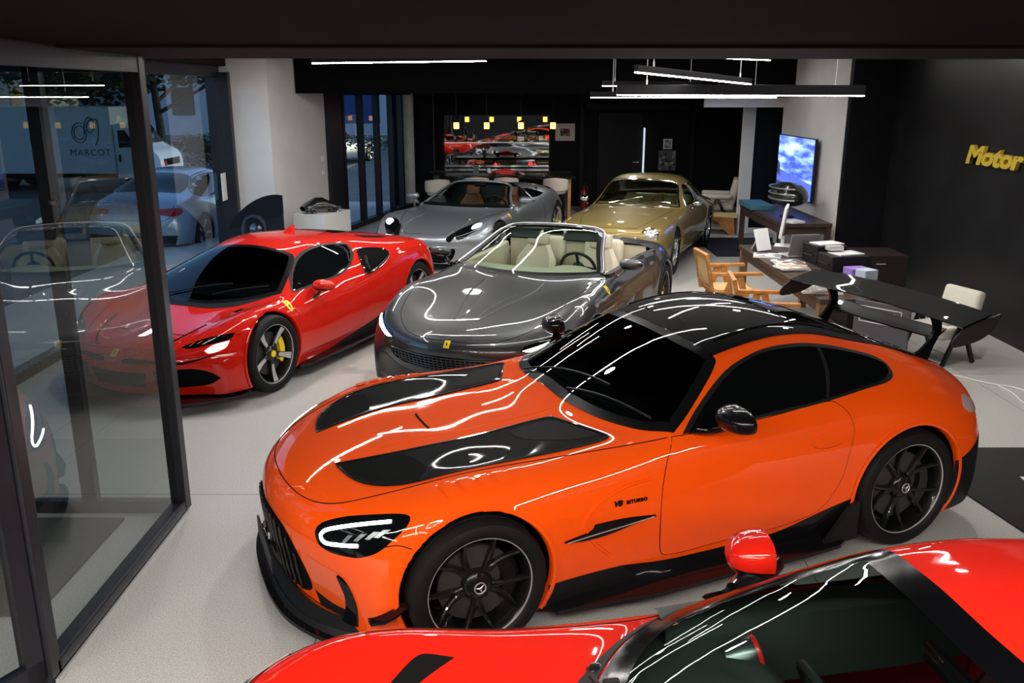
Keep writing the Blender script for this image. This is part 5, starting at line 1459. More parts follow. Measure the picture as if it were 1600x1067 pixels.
# ------------------------------------------------------------------ gold classic coupe
GO_ROWS = [
 (0.84, .12, [(.60,.26),(.58,.26),(.56,.26),(.54,.26),(.48,.26),(.40,.26),(.3,.26),(.15,.26),(0,.26)]),
 (0.88, .14, [(.62,.26),(.64,.32),(.64,.38),(.62,.42),(.58,.44),(.48,.45),(.34,.46),(.17,.46),(0,.46)]),
 (0.90, .15, [(.70,.26),(.74,.36),(.75,.46),(.74,.56),(.70,.64),(.56,.66),(.40,.65),(.20,.65),(0,.65)]),
 (0.80, .12, [(.74,.26),(.79,.38),(.80,.52),(.79,.64),(.73,.73),(.58,.75),(.42,.74),(.20,.745),(0,.75)]),
 (0.45, .04, [(.78,.25),(.82,.38),(.83,.52),(.82,.66),(.76,.77),(.62,.79),(.43,.79),(.21,.81),(0,.82)]),
 (0.00, .02, [(.79,.24),(.83,.38),(.845,.54),(.83,.69),(.77,.80),(.64,.825),(.45,.84),(.22,.855),(0,.86)]),
 (-.40, .04, [(.79,.24),(.83,.38),(.845,.55),(.83,.70),(.78,.81),(.66,.84),(.46,.865),(.23,.885),(0,.89)]),
 (-.72, .18, [(.79,.24),(.83,.38),(.845,.55),(.83,.71),(.78,.82),(.69,.86),(.48,.89),(.24,.905),(0,.91)]),
 (-.80, .18, [(.79,.24),(.83,.38),(.845,.55),(.83,.71),(.78,.825),(.67,.885),(.47,.93),(.24,.95),(0,.955)]),
 (-1.02, .14, [(.79,.24),(.83,.38),(.845,.55),(.83,.71),(.78,.83),(.62,1.03),(.44,1.085),(.22,1.10),(0,1.11)]),
 (-1.24, .10, [(.79,.24),(.83,.38),(.845,.55),(.83,.71),(.78,.835),(.575,1.195),(.42,1.245),(.21,1.265),(0,1.27)]),
 (-1.36, .06, [(.79,.24),(.83,.38),(.845,.55),(.83,.71),(.78,.84),(.58,1.22),(.42,1.265),(.21,1.288),(0,1.292)]),
 (-1.80, .0, [(.79,.24),(.83,.38),(.845,.55),(.83,.71),(.78,.845),(.58,1.22),(.42,1.275),(.20,1.295),(0,1.30)]),
 (-2.15, .0, [(.79,.24),(.83,.38),(.845,.55),(.83,.71),(.78,.845),(.57,1.14),(.41,1.21),(.20,1.24),(0,1.245)]),
 (-2.48, .0, [(.79,.24),(.83,.38),(.845,.55),(.83,.71),(.78,.835),(.59,.99),(.42,1.04),(.20,1.07),(0,1.075)]),
 (-2.80, .0, [(.78,.25),(.82,.38),(.835,.54),(.82,.69),(.77,.81),(.62,.86),(.44,.89),(.20,.91),(0,.91)]),
 (-3.35, -.03, [(.74,.28),(.78,.40),(.79,.54),(.78,.66),(.71,.75),(.58,.79),(.40,.81),(.20,.82),(0,.82)]),
 (-3.62, -.10, [(.68,.30),(.72,.40),(.72,.50),(.70,.60),(.64,.67),(.52,.70),(.36,.71),(.18,.715),(0,.715)]),
 (-3.66, -.10, [(.60,.30),(.60,.30),(.58,.30),(.55,.30),(.5,.30),(.42,.30),(.3,.30),(.15,.30),(0,.30)]),
]
go = Car('classic_car', (1.604, 12.865, 4.328), 'gold bronze vintage coupe with chrome trim, parked behind the dark grey convertible', 'car', None)
go.hull(GO_ROWS, sub_v=5, step=.04)

def build_go(car):
    W = [(0, .345, .375, .5), (-2.65, .345, .365, .5)]
    half = [(-.69, 0), (-.70, .30), (-.75, .50), (-.82, .655), (-.86, .668), (-1.05, .605), (-1.24, .545), (-1.25, .50), (-1.215, .30), (-1.20, 0)]
    car.patch('windscreen', half + [(a, -b) for a, b in reversed(half[1:-1])], 'top', [M_GLASS, M_CHROME], off=.004, step=.06, frit=.022, cut=.012)
    w1 = [(-1.02, .885), (-1.02, .885), (-1.15, 1.03), (-1.33, 1.165), (-1.33, 1.165), (-1.62, 1.175), (-1.62, 1.175), (-1.58, .89), (-1.58, .89)]
    w2 = [(-1.65, 1.17), (-1.65, 1.17), (-1.80, 1.15), (-1.98, 1.06), (-2.08, .96), (-2.10, .90), (-2.10, .90), (-1.62, .89), (-1.62, .89)]
    car.patch('side_window', w1, 'side', [M_GLASS, M_CHROME], off=.004, both=True, step=.05, frit=.018, cut=.01)
    car.patch('quarter_window', w2, 'side', [M_GLASS, M_CHROME], off=.004, both=True, step=.05, frit=.018, cut=.01)
    rw = [(-2.02, 0), (-2.05, .35), (-2.12, .46), (-2.45, .44), (-2.62, .38), (-2.66, 0)]
    car.patch('rear_window', rw + [(a, -b) for a, b in reversed(rw[1:-1])], 'top', [M_GLASS, M_CHROME], off=.004, step=.06, frit=.02, cut=.012)
    dr = [(-.98, .86), (-.95, .6), (-.97, .34), (-.97, .34), (-1.95, .34), (-1.95, .34), (-2.0, .6), (-1.98, .86)]
    car.line('door_gap', dr, 'side', M_LINE, r=.003, both=True)
    car.line('bonnet_gap', [(.72, .40), (.3, .52), (-.2, .58), (-.66, .62)], 'top', M_LINE, r=.003, both=True)
    car.line('bonnet_front_gap', [(.72, .40), (.76, 0), (.72, -.40)], 'top', M_LINE, r=.003)
    car.line('side_trim', [(.72, .46), (.40, .50), (-.40, .53), (-3.3, .52)], 'side', M_CHROME, r=.006, off=.002, both=True)
    car.line('sill_trim', [(-.42, .30), (-1.3, .29), (-2.25, .30)], 'side', M_CHROME, r=.012, off=.004, both=True)
    for sg in (1, -1):
        c = Vector((.775, .60 * sg, .66))
        mb = MB(); M = T(*c) @ RY(math.radians(80)) @ RX(-sg * .12)
        mb.lathe([(.0, .035), (.05, .03), (.09, .012), (.105, 0)], n=32, M=M); lamp = mb.build('headlamp', mat('lamp_glass', (.65, .62, .62), .08, .6, coat=1.0), car.root, smooth=True)
        mb = MB(); mb.lathe([(.10, 0), (.108, .012), (.122, .006), (.125, -.03)], n=32, M=M); mb.build('lamp_ring', M_CHROME, lamp, smooth=True)
        mb = MB(); mb.lathe([(0, .03), (.03, .025), (.034, 0)], n=20, M=T(.70, .72 * sg, .60) @ RY(math.radians(75)) @ RX(-sg * .6)); mb.build('turn_lamp', mat('pink_lens', (.75, .12, .10), .15, coat=1.0), car.root, smooth=True)
        # bumper ends
        mb = MB(); mb.tube([(.72, .80 * sg, .42), (.86, .74 * sg, .42), (.97, .58 * sg, .42), (.99, .36 * sg, .42)], .035, n=10); mb.build('bumper', M_CHROME, car.root, smooth=True)
    car.patch('grille', [(0, .60), (.28, .59), (.40, .52), (.36, .42), (0, .40), (-.36, .42), (-.40, .52), (-.28, .59)], 'front', M_DARK, off=.003, step=.04)
    for k in range(-6, 7): car.line('grille_bar', [(k * .055, .58), (k * .055, .43)], 'front', M_CHROME, r=.004, off=.006)
    car.line('grille_surround', [(0, .61), (.28, .60), (.41, .52), (.37, .41), (0, .39), (-.37, .41), (-.41, .52), (-.28, .60)], 'front', M_CHROME, r=.009, off=.004, closed=True)
    mirror_shell(car, -1.02, .90, .93, .05, .07, .045, M_CHROME, M_CHROME, arm=(-1.0, .82, .86), name='wing_mirror')
    for (a, b) in (((-.72, -.40), (-.86, .10)), ((-.72, .02), (-.84, .52))):
        pts = []
        for k in range(6):
            t = k / 5; l, n = car.P('top', a[0] + (b[0] - a[0]) * t, a[1] + (b[1] - a[1]) * t); pts.append(l + n * .02)
        mb = MB(); mb.tube(pts, .007, n=6); mb.build('wiper', M_CHROME, car.root)
    car.line('cowl_vent', [(-.60, -.34), (-.585, 0), (-.60, .34)], 'top', M_CHROME, r=.010, off=.002)
    car.patch('tail_lamp', [(.50, .60), (.62, .62), (.64, .56), (.52, .52)], 'rear', M_REDL, off=.006, both=True)
    mb = MB(); mb.tube([(-3.55, .72, .44), (-3.76, .55, .44), (-3.80, 0, .44), (-3.76, -.55, .44), (-3.55, -.72, .44)], .04, n=10); mb.build('rear_bumper', M_CHROME, car.root, smooth=True)
    badge(car, 'top', .66, 0, .045, .05, M_YELLOW, shield=False)
    car.body(M_GOLD, W)
    car.arches(W, M_GOLD, M_DARK, inner=.5)
    gl = mat('gold_tan_leather', (.42, .32, .13), .5)
    tub(car, -.75, -2.55, .72, .30, .84, gl)
    dash(car, -1.02, .66, .90, gl, depth=.32)
    car.line('header_trim', [(-1.26, .52), (-1.225, .30), (-1.21, 0), (-1.225, -.30), (-1.26, -.52)], 'top', M_CHROME, r=.012, off=.004)
    for y in (.33, -.33): seat(car, -1.62, y, .34, gl, lean=18, h=.52, head=False)
    mb = MB(); mb.box((-2.30, 0, .62), (.22, 1.15, .58), rot=RY(-.3), bev=.06, seg=3); mb.build('rear_bench', gl, car.root, smooth=True)
    steering(car, -1.16, .34, .86, mat('wood_rim', (.16, .07, .02), .3, coat=.6), r=.2)
    mats = dict(rim=mat('wire_rim_grey', (.35, .35, .34), .3, .9), lip=M_CHROME, tyre=M_RUBBER, disc=M_DISC, caliper=M_BLACK, cap=M_CHROME)
    wf = build_wheel('wire', .345, .21, .19, mats)
    put_wheel(wf, car, 0, .80, .345, first=True)
    for x, y in ((0, -.80), (-2.65, .80), (-2.65, -.80)): put_wheel(wf, car, x, y, .345)
build_go(go)
# ------------------------------------------------------------------ red car in the foreground
FG_ROWS = [
 (0.92, .46, [(.70,.13),(.68,.13),(.64,.13),(.58,.13),(.50,.13),(.42,.13),(.3,.13),(.15,.13),(0,.13)]),
 (1.00, .52, [(.80,.13),(.82,.18),(.80,.22),(.76,.26),(.68,.28),(.55,.29),(.38,.29),(.2,.29),(0,.29)]),
 (1.04, .54, [(.86,.13),(.89,.22),(.89,.32),(.86,.40),(.78,.48),(.62,.50),(.42,.50),(.22,.50),(0,.50)]),
 (0.96, .50, [(.90,.13),(.93,.24),(.93,.38),(.90,.53),(.82,.60),(.66,.61),(.44,.59),(.22,.59),(0,.59)]),
 (0.76, .38, [(.93,.13),(.96,.27),(.96,.42),(.94,.59),(.865,.69),(.70,.69),(.46,.645),(.23,.64),(0,.64)]),
 (0.45, .20, [(.95,.13),(.975,.28),(.98,.44),(.965,.63),(.895,.76),(.72,.755),(.48,.69),(.24,.675),(0,.675)]),
 (0.10, .08, [(.95,.13),(.98,.28),(.985,.45),(.97,.65),(.895,.785),(.73,.78),(.50,.715),(.25,.685),(0,.69)]),
 (-.25, .12, [(.93,.13),(.965,.27),(.975,.44),(.96,.63),(.88,.755),(.74,.77),(.50,.735),(.25,.73),(0,.735)]),
 (-.48, .42, [(.93,.13),(.955,.27),(.965,.44),(.95,.62),(.875,.755),(.77,.805),(.50,.80),(.25,.80),(0,.80)]),
 (-.58, .42, [(.92,.13),(.95,.27),(.96,.44),(.945,.62),(.87,.76),(.755,.825),(.50,.85),(.25,.855),(0,.855)]),
 (-.95, .30, [(.91,.13),(.95,.27),(.96,.44),(.945,.62),(.87,.775),(.715,.945),(.47,.992),(.23,1.0),(0,1.005)]),
 (-1.40, .16, [(.91,.13),(.95,.27),(.96,.45),(.95,.63),(.87,.80),(.60,1.115),(.42,1.160),(.2,1.18),(0,1.185)]),
 (-1.70, .06, [(.91,.13),(.95,.27),(.96,.45),(.95,.64),(.87,.815),(.595,1.145),(.40,1.198),(.2,1.22),(0,1.225)]),
 (-2.05, .0, [(.92,.13),(.95,.27),(.965,.46),(.96,.66),(.885,.85),(.59,1.13),(.40,1.18),(.2,1.20),(0,1.205)]),
 (-2.50, .0, [(.94,.13),(.97,.28),(.98,.46),(.98,.69),(.93,.90),(.68,1.04),(.42,1.09),(.2,1.11),(0,1.115)]),
 (-2.85, .0, [(.95,.13),(.98,.28),(.99,.46),(.985,.70),(.92,.90),(.74,.96),(.48,1.0),(.22,1.01),(0,1.015)]),
 (-3.20, -.06, [(.92,.14),(.95,.28),(.96,.44),(.95,.64),(.87,.83),(.72,.88),(.5,.90),(.25,.905),(0,.91)]),
 (-3.50, -.2, [(.80,.25),(.84,.36),(.84,.48),(.82,.58),(.76,.65),(.64,.68),(.45,.69),(.22,.69),(0,.69)]),
 (-3.48, -.2, [(.74,.25),(.72,.25),(.70,.25),(.64,.25),(.55,.25),(.45,.25),(.3,.25),(.15,.25),(0,.25)]),
]
fg = Car('sports_car', (-.25, 1.755, 3.284), 'bright red car in the foreground, cut off by the bottom edge of the photo', 'car', None)
fg.hull(FG_ROWS, sub_v=8, step=.025, smooth=7)

def build_fg(car):
    W = [(0, .343, .372, .6), (-2.65, .352, .385, .6)]
    P_ = M_RED
    half = [(-.485, 0), (-.50, .22), (-.575, .45), (-.72, .64), (-.90, .745), (-.96, .75), (-1.14, .675), (-1.35, .60), (-1.49, .545), (-1.515, .50), (-1.51, .30), (-1.495, 0)]
    full = half + [(a, -b) for a, b in reversed(half[1:-1])]
    gl = thin_glass('front_glass', (.58, .68, .64), .8)
    car.patch('windscreen', full, 'top', [gl, mat('frit_black', (.002, .002, .0025), .12, spec=.35)], off=.004, step=.05, frit=.095, cut=.045)
    cw = [(-.36, 0), (-.38, .25), (-.48, .45), (-.62, .60), (-.78, .715), (-.90, .762), (-.90, .762), (-.70, .635), (-.56, .44), (-.49, .2), (-.475, 0)]
    car.patch('wiper_cowl', cw + [(a, -b) for a, b in reversed(cw[1:-1])], 'top', M_SATIN, off=.004, step=.05)
    for y in (.58, .60): pass
    for sg in (1, -1):
        l, n = car.P('top', -.60, .56 * sg)
        mb = MB(); mb.lathe([(0, .012), (.02, .010), (.024, 0), (.03, -.004)], n=16, M=T(*l)); mb.build('cowl_nozzle', M_BLACK, car.root, smooth=True)
    dl = [(-1.02, .86), (-1.02, .86), (-1.2, .975), (-1.40, 1.07), (-1.60, 1.105), (-1.85, 1.10), (-2.02, 1.05), (-2.05, 1.02), (-2.05, 1.02), (-1.95, .90), (-1.88, .86), (-1.88, .86), (-1.5, .845)]
    car.patch('side_window', dl, 'side', [gl, M_SATIN], off=.003, both=True, step=.05, frit=.03, cut=.015)
    dr = [(-.98, .80), (-.93, .62), (-.90, .36), (-.92, .24), (-.92, .24), (-1.8, .24), (-1.98, .4), (-2.05, .62), (-2.0, .86)]
    car.line('door_gap', dr, 'side', M_LINE, r=.003, both=True)
    hp = [(.86, 0), (.83, .3), (.70, .55), (.50, .74), (.398, .855), (.15, .872), (-.10, .865), (-.35, .85), (-.70, .80), (-.90, .775)]
    car.line('bonnet_gap', list(reversed([(a, -b) for a, b in hp[1:]])) + hp, 'top', M_LINE, r=.0025)
    vt = [(-.165, .715), (-.165, .715), (-.075, .735), (-.05, .73), (.02, .66), (.10, .56), (.10, .56), (.03, .545), (.03, .545), (-.03, .61)]
    car.patch('bonnet_duct', vt, 'top', mat('duct_mesh', (.004, .004, .004), .7, spec=.1), off=.003, step=.03, both=True)
    la = [(.37, .86), (.40, .858), (.47, .80), (.52, .72), (.66, .66), (.80, .58), (.74, .72), (.62, .82), (.50, .88), (.42, .90)]
    car.patch('headlamp', la, 'top', M_LENS, off=.004, step=.03, both=True)
    car.line('lamp_edge', [(.375, .862), (.47, .80), (.53, .715), (.68, .65)], 'top', M_ALU, r=.003, off=.005, both=True)
    car.patch('front_intake', [(-.75, .36), (-.75, .36), (-.3, .38), (.3, .38), (.75, .36), (.75, .36), (.7, .2), (.7, .2), (-.7, .2), (-.7, .2)], 'front', M_DARK, off=.003, step=.04)
    # far mirror, red shell on a black foot
    mirror_shell(car, -1.34, .99, .912, .15, .12, .082, P_, M_BLACK, arm=(-1.12, .90, .80), name='wing_mirror', yaw=.1)
    for sg in (1, -1):
        mb = MB(); mb.tube([(-1.36, sg * .99, .88), (-1.30, sg * .95, .845), (-1.20, sg * .885, .81)], [.062, .058, .05], n=12); mb.build('mirror_foot', M_BLACK, car.root, smooth=True)
    car.patch('engine_window', [(-2.15, -.34), (-2.15, -.34), (-2.15, .34), (-2.15, .34), (-3.0, .30), (-3.0, .30), (-3.0, -.30), (-3.0, -.30)], 'top', M_LENS, off=.004)
    car.patch('tail_lamp', [(.50, .66), (.50, .66), (.72, .65), (.72, .65), (.72, .60), (.72, .60), (.50, .60), (.50, .60)], 'rear', M_REDL, off=.006, both=True)
    # wiper
    pts = []
    for k in range(8):
        t = k / 7; l, n = car.P('top', -.62 - .10 * t, -.40 + .75 * t); pts.append(l + n * .022)
    mb = MB(); mb.tube(pts, .008, n=6); mb.box(tuple(pts[0]), (.05, .03, .03), bev=.006); mb.build('wiper', M_SATIN, car.root)
    pts = []
    for k in range(8):
        t = k / 7; l, n = car.P('top', -.58 - .06 * t, -.48 + .55 * t); pts.append(l + n * .03)
    mb = MB(); mb.tube(pts, .010, n=6); mb.build('wiper', M_SATIN, car.root)
    car.body(P_, W)
    car.arches(W, P_, M_DARK)
    dk = mat('dash_green_black', (.030, .036, .034), .6)
    rl = mat('dark_red_leather', (.22, .008, .010), .5)
    tub(car, -.75, -2.1, .80, .18, .78, rl)
    for sg in (1, -1):
        mb = MB(); rows = []
        for i in range(13):
            x = -.86 - (2.05 - .86) * i / 12
            l, n = car.P('side', x, .80)
            rows.append([Vector((x, sg * (l.y - .015), .835)), Vector((x, sg * (l.y - .06), .855)), Vector((x, sg * (l.y - .15), .83)), Vector((x, sg * (l.y - .17), .74)), Vector((x, sg * (l.y - .19), .60))])
        mb.grid(rows); mb.build('door_card', dk, car.root, angle=60)
    dash(car, -1.16, .76, .79, dk, depth=.62, hood_y=-.30)
    for y in (.36, -.36): seat(car, -1.70, y, .18, mat('red_black_seat', (.05, .004, .005), .5), lean=26)
    # round air vent at the end of the dash
    mb = MB(); M = T(-1.14, -.60, .775) @ RY(-PI / 2 + .25)
    mb.lathe([(.0, -.005), (.036, .0), (.040, .012), (.050, .012), (.056, .0), (.060, -.04), (.056, -.10)], n=32, M=M); v = mb.build('air_vent', mat('vent_grey_metal', (.22, .24, .24), .3, .9), car.root, smooth=True)
    mb = MB(); mb.lathe([(.050, .010), (.054, .016), (.058, .010), (.057, .0)], n=32, M=M); mb.build('vent_ring', mat('vent_ring_red', (.7, .02, .015), .3, coat=.5), v, smooth=True)
    mb = MB(); mb.box((-.98, -.66, .775), (.10, .10, .02), bev=.008); mb.build('dash_vent', M_BLACK, car.root)
    steering(car, -1.30, -.34, .70, M_BLEATHER, tilt=28)
    mb = MB(); mb.box((-1.40, 0, 1.10), (.03, .24, .07), bev=.02); mb.build('inner_mirror', M_BLACK, car.root, smooth=True)
    mb = MB(); mb.box((-1.55, 0, .40), (.9, .22, .2), bev=.04); mb.build('centre_console', M_BLEATHER, car.root, smooth=True)
    mats = dict(rim=mat('dark_grey_rim', (.045, .045, .045), .3, .8), lip=mat('machined_alloy', (.42, .42, .42), .3, 1.0), tyre=M_RUBBER, disc=M_DISC, caliper=M_YELLOW, cap=M_YELLOW, cal_ang=PI)
    wf = build_wheel('twin', .343, .262, .25, mats)
    put_wheel(wf, car, 0, .965, .343, first=True)
    for x, y in ((0, -.965), (-2.65, .965), (-2.65, -.965)): put_wheel(wf, car, x, y, .352)
build_fg(fg)
# ------------------------------------------------------------------ the street outside
mb = MB(); mb.box((-25, 30, -.27), (100, 120, .10)); struct('ground_street', mb, noisy('wet_asphalt', (.06, .065, .075), (.09, .095, .11), 8, .45))
mb = MB(); mb.box((-4.2, 35, -.262), (4.0, 28, .10)); struct('ground_pavement', mb, noisy('paving', (.12, .12, .12), (.16, .16, .16), 3, .7))
mb = MB(); mb.box((-5.1, 12.5, -.14), (1.1, 20, .18)); struct('kerb_step', mb, noisy('kerb_stone', (.14, .14, .14), (.19, .19, .18), 12, .7))
# building over the road
bl = empty('apartment_building', (-40, 36, -.22), 0, 'pale building across the street seen through the tall front windows', 'building')
mb = MB(); mb.box((0, 0, 6), (10, 60, 12)); mb.build('wall', noisy('pale_render', (.30, .33, .37), (.36, .39, .43), 1.2, .8), bl)
for i in range(12):
    for k in range(3):
        mb = MB(); mb.box((5.01, -32 + i * 5.5, 2.2 + 3.3 * k), (.06, 1.5, 1.7)); mb.build('window', M_LENS, bl)
bl2 = empty('apartment_building', (-6, 64, -.22), 0, 'grey-blue building at the end of the street behind the folding windows', 'building')
mb = MB(); mb.box((0, 0, 9), (46, 6, 18)); mb.build('wall', noisy('blue_render', (.40, .43, .48), (.48, .51, .56), 1.0, .8), bl2)
for i in range(9):
    for k in range(3):
        mb = MB(); mb.box((-16 + i * 4, -3.02, 2.2 + 3.6 * k), (1.5, .08, 1.8)); mb.build('window', M_LENS, bl2)
# delivery truck, side on
tr = empty('delivery_truck', (-13.96, 27.0, -.22), 0, 'white delivery truck with a printed box body standing in the street', 'truck')
mw = mat('truck_white', (.62, .68, .74), .4, coat=.4)
mb = MB(); mb.box((-.18, 0, 1.42), (5.2, 1.9, 1.9), bev=.03); mb.build('cargo_box', mw, tr)
mb = MB(); mb.box((-.3, 0, .42), (5.2, 1.5, .14)); mb.build('chassis', M_SATIN, tr)
cabp = [(2.44, .35), (2.44, 1.86), (2.62, 1.90), (2.82, 1.84), (3.18, 1.30), (3.58, 1.08), (3.70, .90), (3.74, .35)]
mb = MB(); mb.prism(spline2([cabp[0], cabp[0], cabp[1], cabp[1]] + cabp[2:7] + [cabp[7], cabp[7]], 5), -.88, .88, M=RX(PI / 2)); cb = mb.build('cab', mw, tr, angle=50)
mb = MB(); mb.prism([(2.56, 1.22), (2.56, 1.70), (2.76, 1.72), (3.08, 1.25)], -.89, .89, M=RX(PI / 2)); mb.build('cab_window', M_LENS, cb)
mb = MB(); mb.prism([(2.86, 1.80), (3.19, 1.30), (3.22, 1.32), (2.90, 1.83)], -.76, .76, M=RX(PI / 2)); mb.build('windscreen', M_LENS, cb)
mb = MB(); mb.box((3.72, 0, .78), (.06, 1.2, .20), bev=.02); mb.build('front_grille', M_BLACK, cb)
mb = MB(); mb.box((2.56, -.90, .92), (.05, .03, .22)); mb.build('door_handle', M_BLACK, cb)
mb = MB(); mb.box((3.0, -.98, 1.42), (.10, .14, .30), bev=.03); mb.build('mirror', M_BLACK, cb)
for x in (3.0, -1.6, -.9):
    for sy in (-.75, .75):
        mb = MB(); mb.lathe([(0, -.1), (.36, -.1), (.38, -.06), (.38, .06), (.36, .1), (.2, .1), (.18, .06), (0, .06)], n=28, M=T(x, sy, .38) @ RX(PI / 2 if sy < 0 else -PI / 2)); mb.build('wheel', M_RUBBER, tr)
ink = mat('lettering_grey', (.05, .08, .12), .6)
t = text_mesh('box_lettering', 'MARCOT', .26, ink, tr, depth=.004, spacing=1.15); t.matrix_local = T(1.15, -.957, 1.0) @ RX(PI / 2)
pts = []
for k in range(60):
    a = k / 59 * 1.75 * 2 * PI; r = .30 - .14 * (k / 59); pts.append((1.5 + r * math.cos(a + 1.2) * .8, -.962, 1.62 + r * math.sin(a + 1.2)))
mb = MB(); mb.tube(pts, .014, n=5)
pts = [(1.68 + x * .42, -.962, 1.34 + z * .42) for x, z in spline2([(-.1, .6), (0, 1.35), (.3, 1.75), (.62, 1.45), (.55, .9), (.25, .75), (.1, 1.1), (.4, 1.6), (.8, 1.6), (.9, 1.0), (.75, .2), (.6, -.1)], 6, False)]
mb.tube(pts, .014, n=5); mb.build('box_emblem', ink, tr)
# trees and hedge
def foliage(name, parent, centre, rad, n, m, size=.16, seed=1):
    R_ = random.Random(seed); bm = bmesh.new()
    blobs = [Vector((R_.gauss(0, .5), R_.gauss(0, .5), R_.gauss(0, .42))) for _ in range(14)]
    for i in range(n):
        b = R_.choice(blobs)
        v = Vector((R_.gauss(0, 1), R_.gauss(0, 1), R_.gauss(0, 1))).normalized() * (R_.random() ** .4) * .42
        p = b + v; p = Vector((centre[0] + p.x * rad[0], centre[1] + p.y * rad[1], centre[2] + p.z * rad[2]))
        q = Matrix.Rotation(R_.random() * 6.28, 3, 'Z') @ Matrix.Rotation(R_.random() * 3.14, 3, 'X')
        s_ = size * (.6 + .8 * R_.random())
        vs = [bm.verts.new(p + q @ Vector(c) * s_) for c in ((-.5, 0, 0), (0, -.32, 0), (.5, 0, .1), (0, .32, 0))]
        bm.faces.new(vs)
    me = bpy.data.meshes.new(name); bm.to_mesh(me); bm.free()
    return link(name, me, m, parent)
M_LEAF = noisy('dark_leaf', (.012, .022, .010), (.05, .07, .022), 2, .6)
M_HEDGE = noisy('hedge_leaf', (.015, .05, .022), (.04, .10, .04), 2, .6)
M_BARK = noisy('bark', (.02, .016, .013), (.04, .032, .025), 12, .9)
def tree(x, y, h, r, label, seed):
    t = empty('street_tree', (x, y, -.22), 0, label, 'tree', 'trees in the street')
    mb = MB(); mb.tube([(0, 0, 0), (.05, .02, h * .35), (-.05, .03, h * .7), (.1, 0, h)], [.17, .14, .11, .05], n=10)
    for a in range(5):
        mb.tube([(0, 0, h * (.45 + .08 * a)), (math.cos(a * 1.3) * r * .4, math.sin(a * 1.3) * r * .4, h * (.65 + .08 * a)), (math.cos(a * 1.3) * r * .8, math.sin(a * 1.3) * r * .8, h * (.75 + .08 * a))], [.07, .05, .02], n=7)
    mb.build('trunk', M_BARK, t, smooth=True)
    foliage('crown', t, (0, 0, h * .95), (r, r, h * .38), 6500, M_LEAF, .26, seed)
tree(-11.9, 30.5, 4.6, 4.4, 'dark street tree nearest the front window, its crown filling the upper pane', 3)
tree(-23.5, 30.0, 5.0, 3.6, 'dark street tree left of the nearest one, over the white truck', 5)
tree(-4.6, 43.0, 4.6, 2.6, 'dark street tree seen through the folding windows', 8)
hd = empty('hedge', (-9.6, 32.5, -.22), 0, 'green hedge behind the truck cab', 'hedge')
foliage('leaves', hd, (0, 0, .75), (2.6, .7, .75), 4200, M_HEDGE, .14, 11)
# simple parked cars: same shell, own pose and label
OC_ROWS = [
 (0.86, .24, [(.60,.2),(.60,.2),(.58,.2),(.52,.2),(.44,.2),(.36,.2),(.25,.2),(.12,.2),(0,.2)]),
 (0.90, .26, [(.80,.22),(.84,.35),(.84,.48),(.80,.58),(.72,.64),(.58,.67),(.4,.68),(.2,.69),(0,.69)]),
 (0.60, .18, [(.86,.22),(.90,.36),(.91,.52),(.89,.66),(.81,.77),(.66,.81),(.45,.83),(.2,.84),(0,.84)]),
 (0.00, .05, [(.88,.22),(.92,.36),(.93,.54),(.91,.72),(.83,.86),(.68,.90),(.46,.92),(.2,.935),(0,.94)]),
 (-.55, .25, [(.88,.22),(.92,.36),(.93,.54),(.91,.74),(.85,.89),(.72,.95),(.48,.98),(.2,1.0),(0,1.0)]),
 (-.75, .25, [(.88,.22),(.92,.36),(.93,.54),(.91,.75),(.85,.90),(.70,1.0),(.47,1.06),(.2,1.09),(0,1.09)]),
 (-1.35, .12, [(.88,.22),(.92,.36),(.93,.54),(.91,.77),(.86,.92),(.60,1.33),(.42,1.37),(.2,1.39),(0,1.39)]),
 (-2.00, .0, [(.88,.22),(.92,.36),(.93,.54),(.91,.78),(.86,.94),(.60,1.35),(.42,1.40),(.2,1.42),(0,1.42)]),
 (-2.55, .0, [(.89,.22),(.92,.36),(.93,.54),(.92,.79),(.87,.96),(.60,1.24),(.42,1.29),(.2,1.31),(0,1.31)]),
 (-3.05, .0, [(.89,.22),(.92,.36),(.93,.54),(.92,.79),(.86,.96),(.66,1.06),(.45,1.09),(.2,1.10),(0,1.10)]),
 (-3.50, -.12, [(.86,.24),(.90,.36),(.91,.54),(.89,.74),(.81,.92),(.66,.97),(.45,.99),(.2,1.0),(0,1.0)]),
 (-3.72, -.22, [(.82,.26),(.86,.36),(.87,.50),(.85,.66),(.78,.78),(.63,.83),(.43,.85),(.2,.86),(0,.86)]),
 (-3.80, -.22, [(.78,.26),(.80,.34),(.80,.42),(.78,.50),(.70,.55),(.56,.57),(.4,.58),(.2,.58),(0,.58)]),
 (-3.74, -.22, [(.74,.26),(.72,.26),(.68,.26),(.62,.26),(.54,.26),(.44,.26),(.3,.26),(.15,.26),(0,.26)]),
]
oc = Car('parked_car', (-6.04, 18.6, 1.45), 'silver coupe parked outside the front window, its rear towards the hall', 'car', None)
oc.root.location.z = -.22
oc.hull(OC_ROWS, sub_v=4, step=.06)
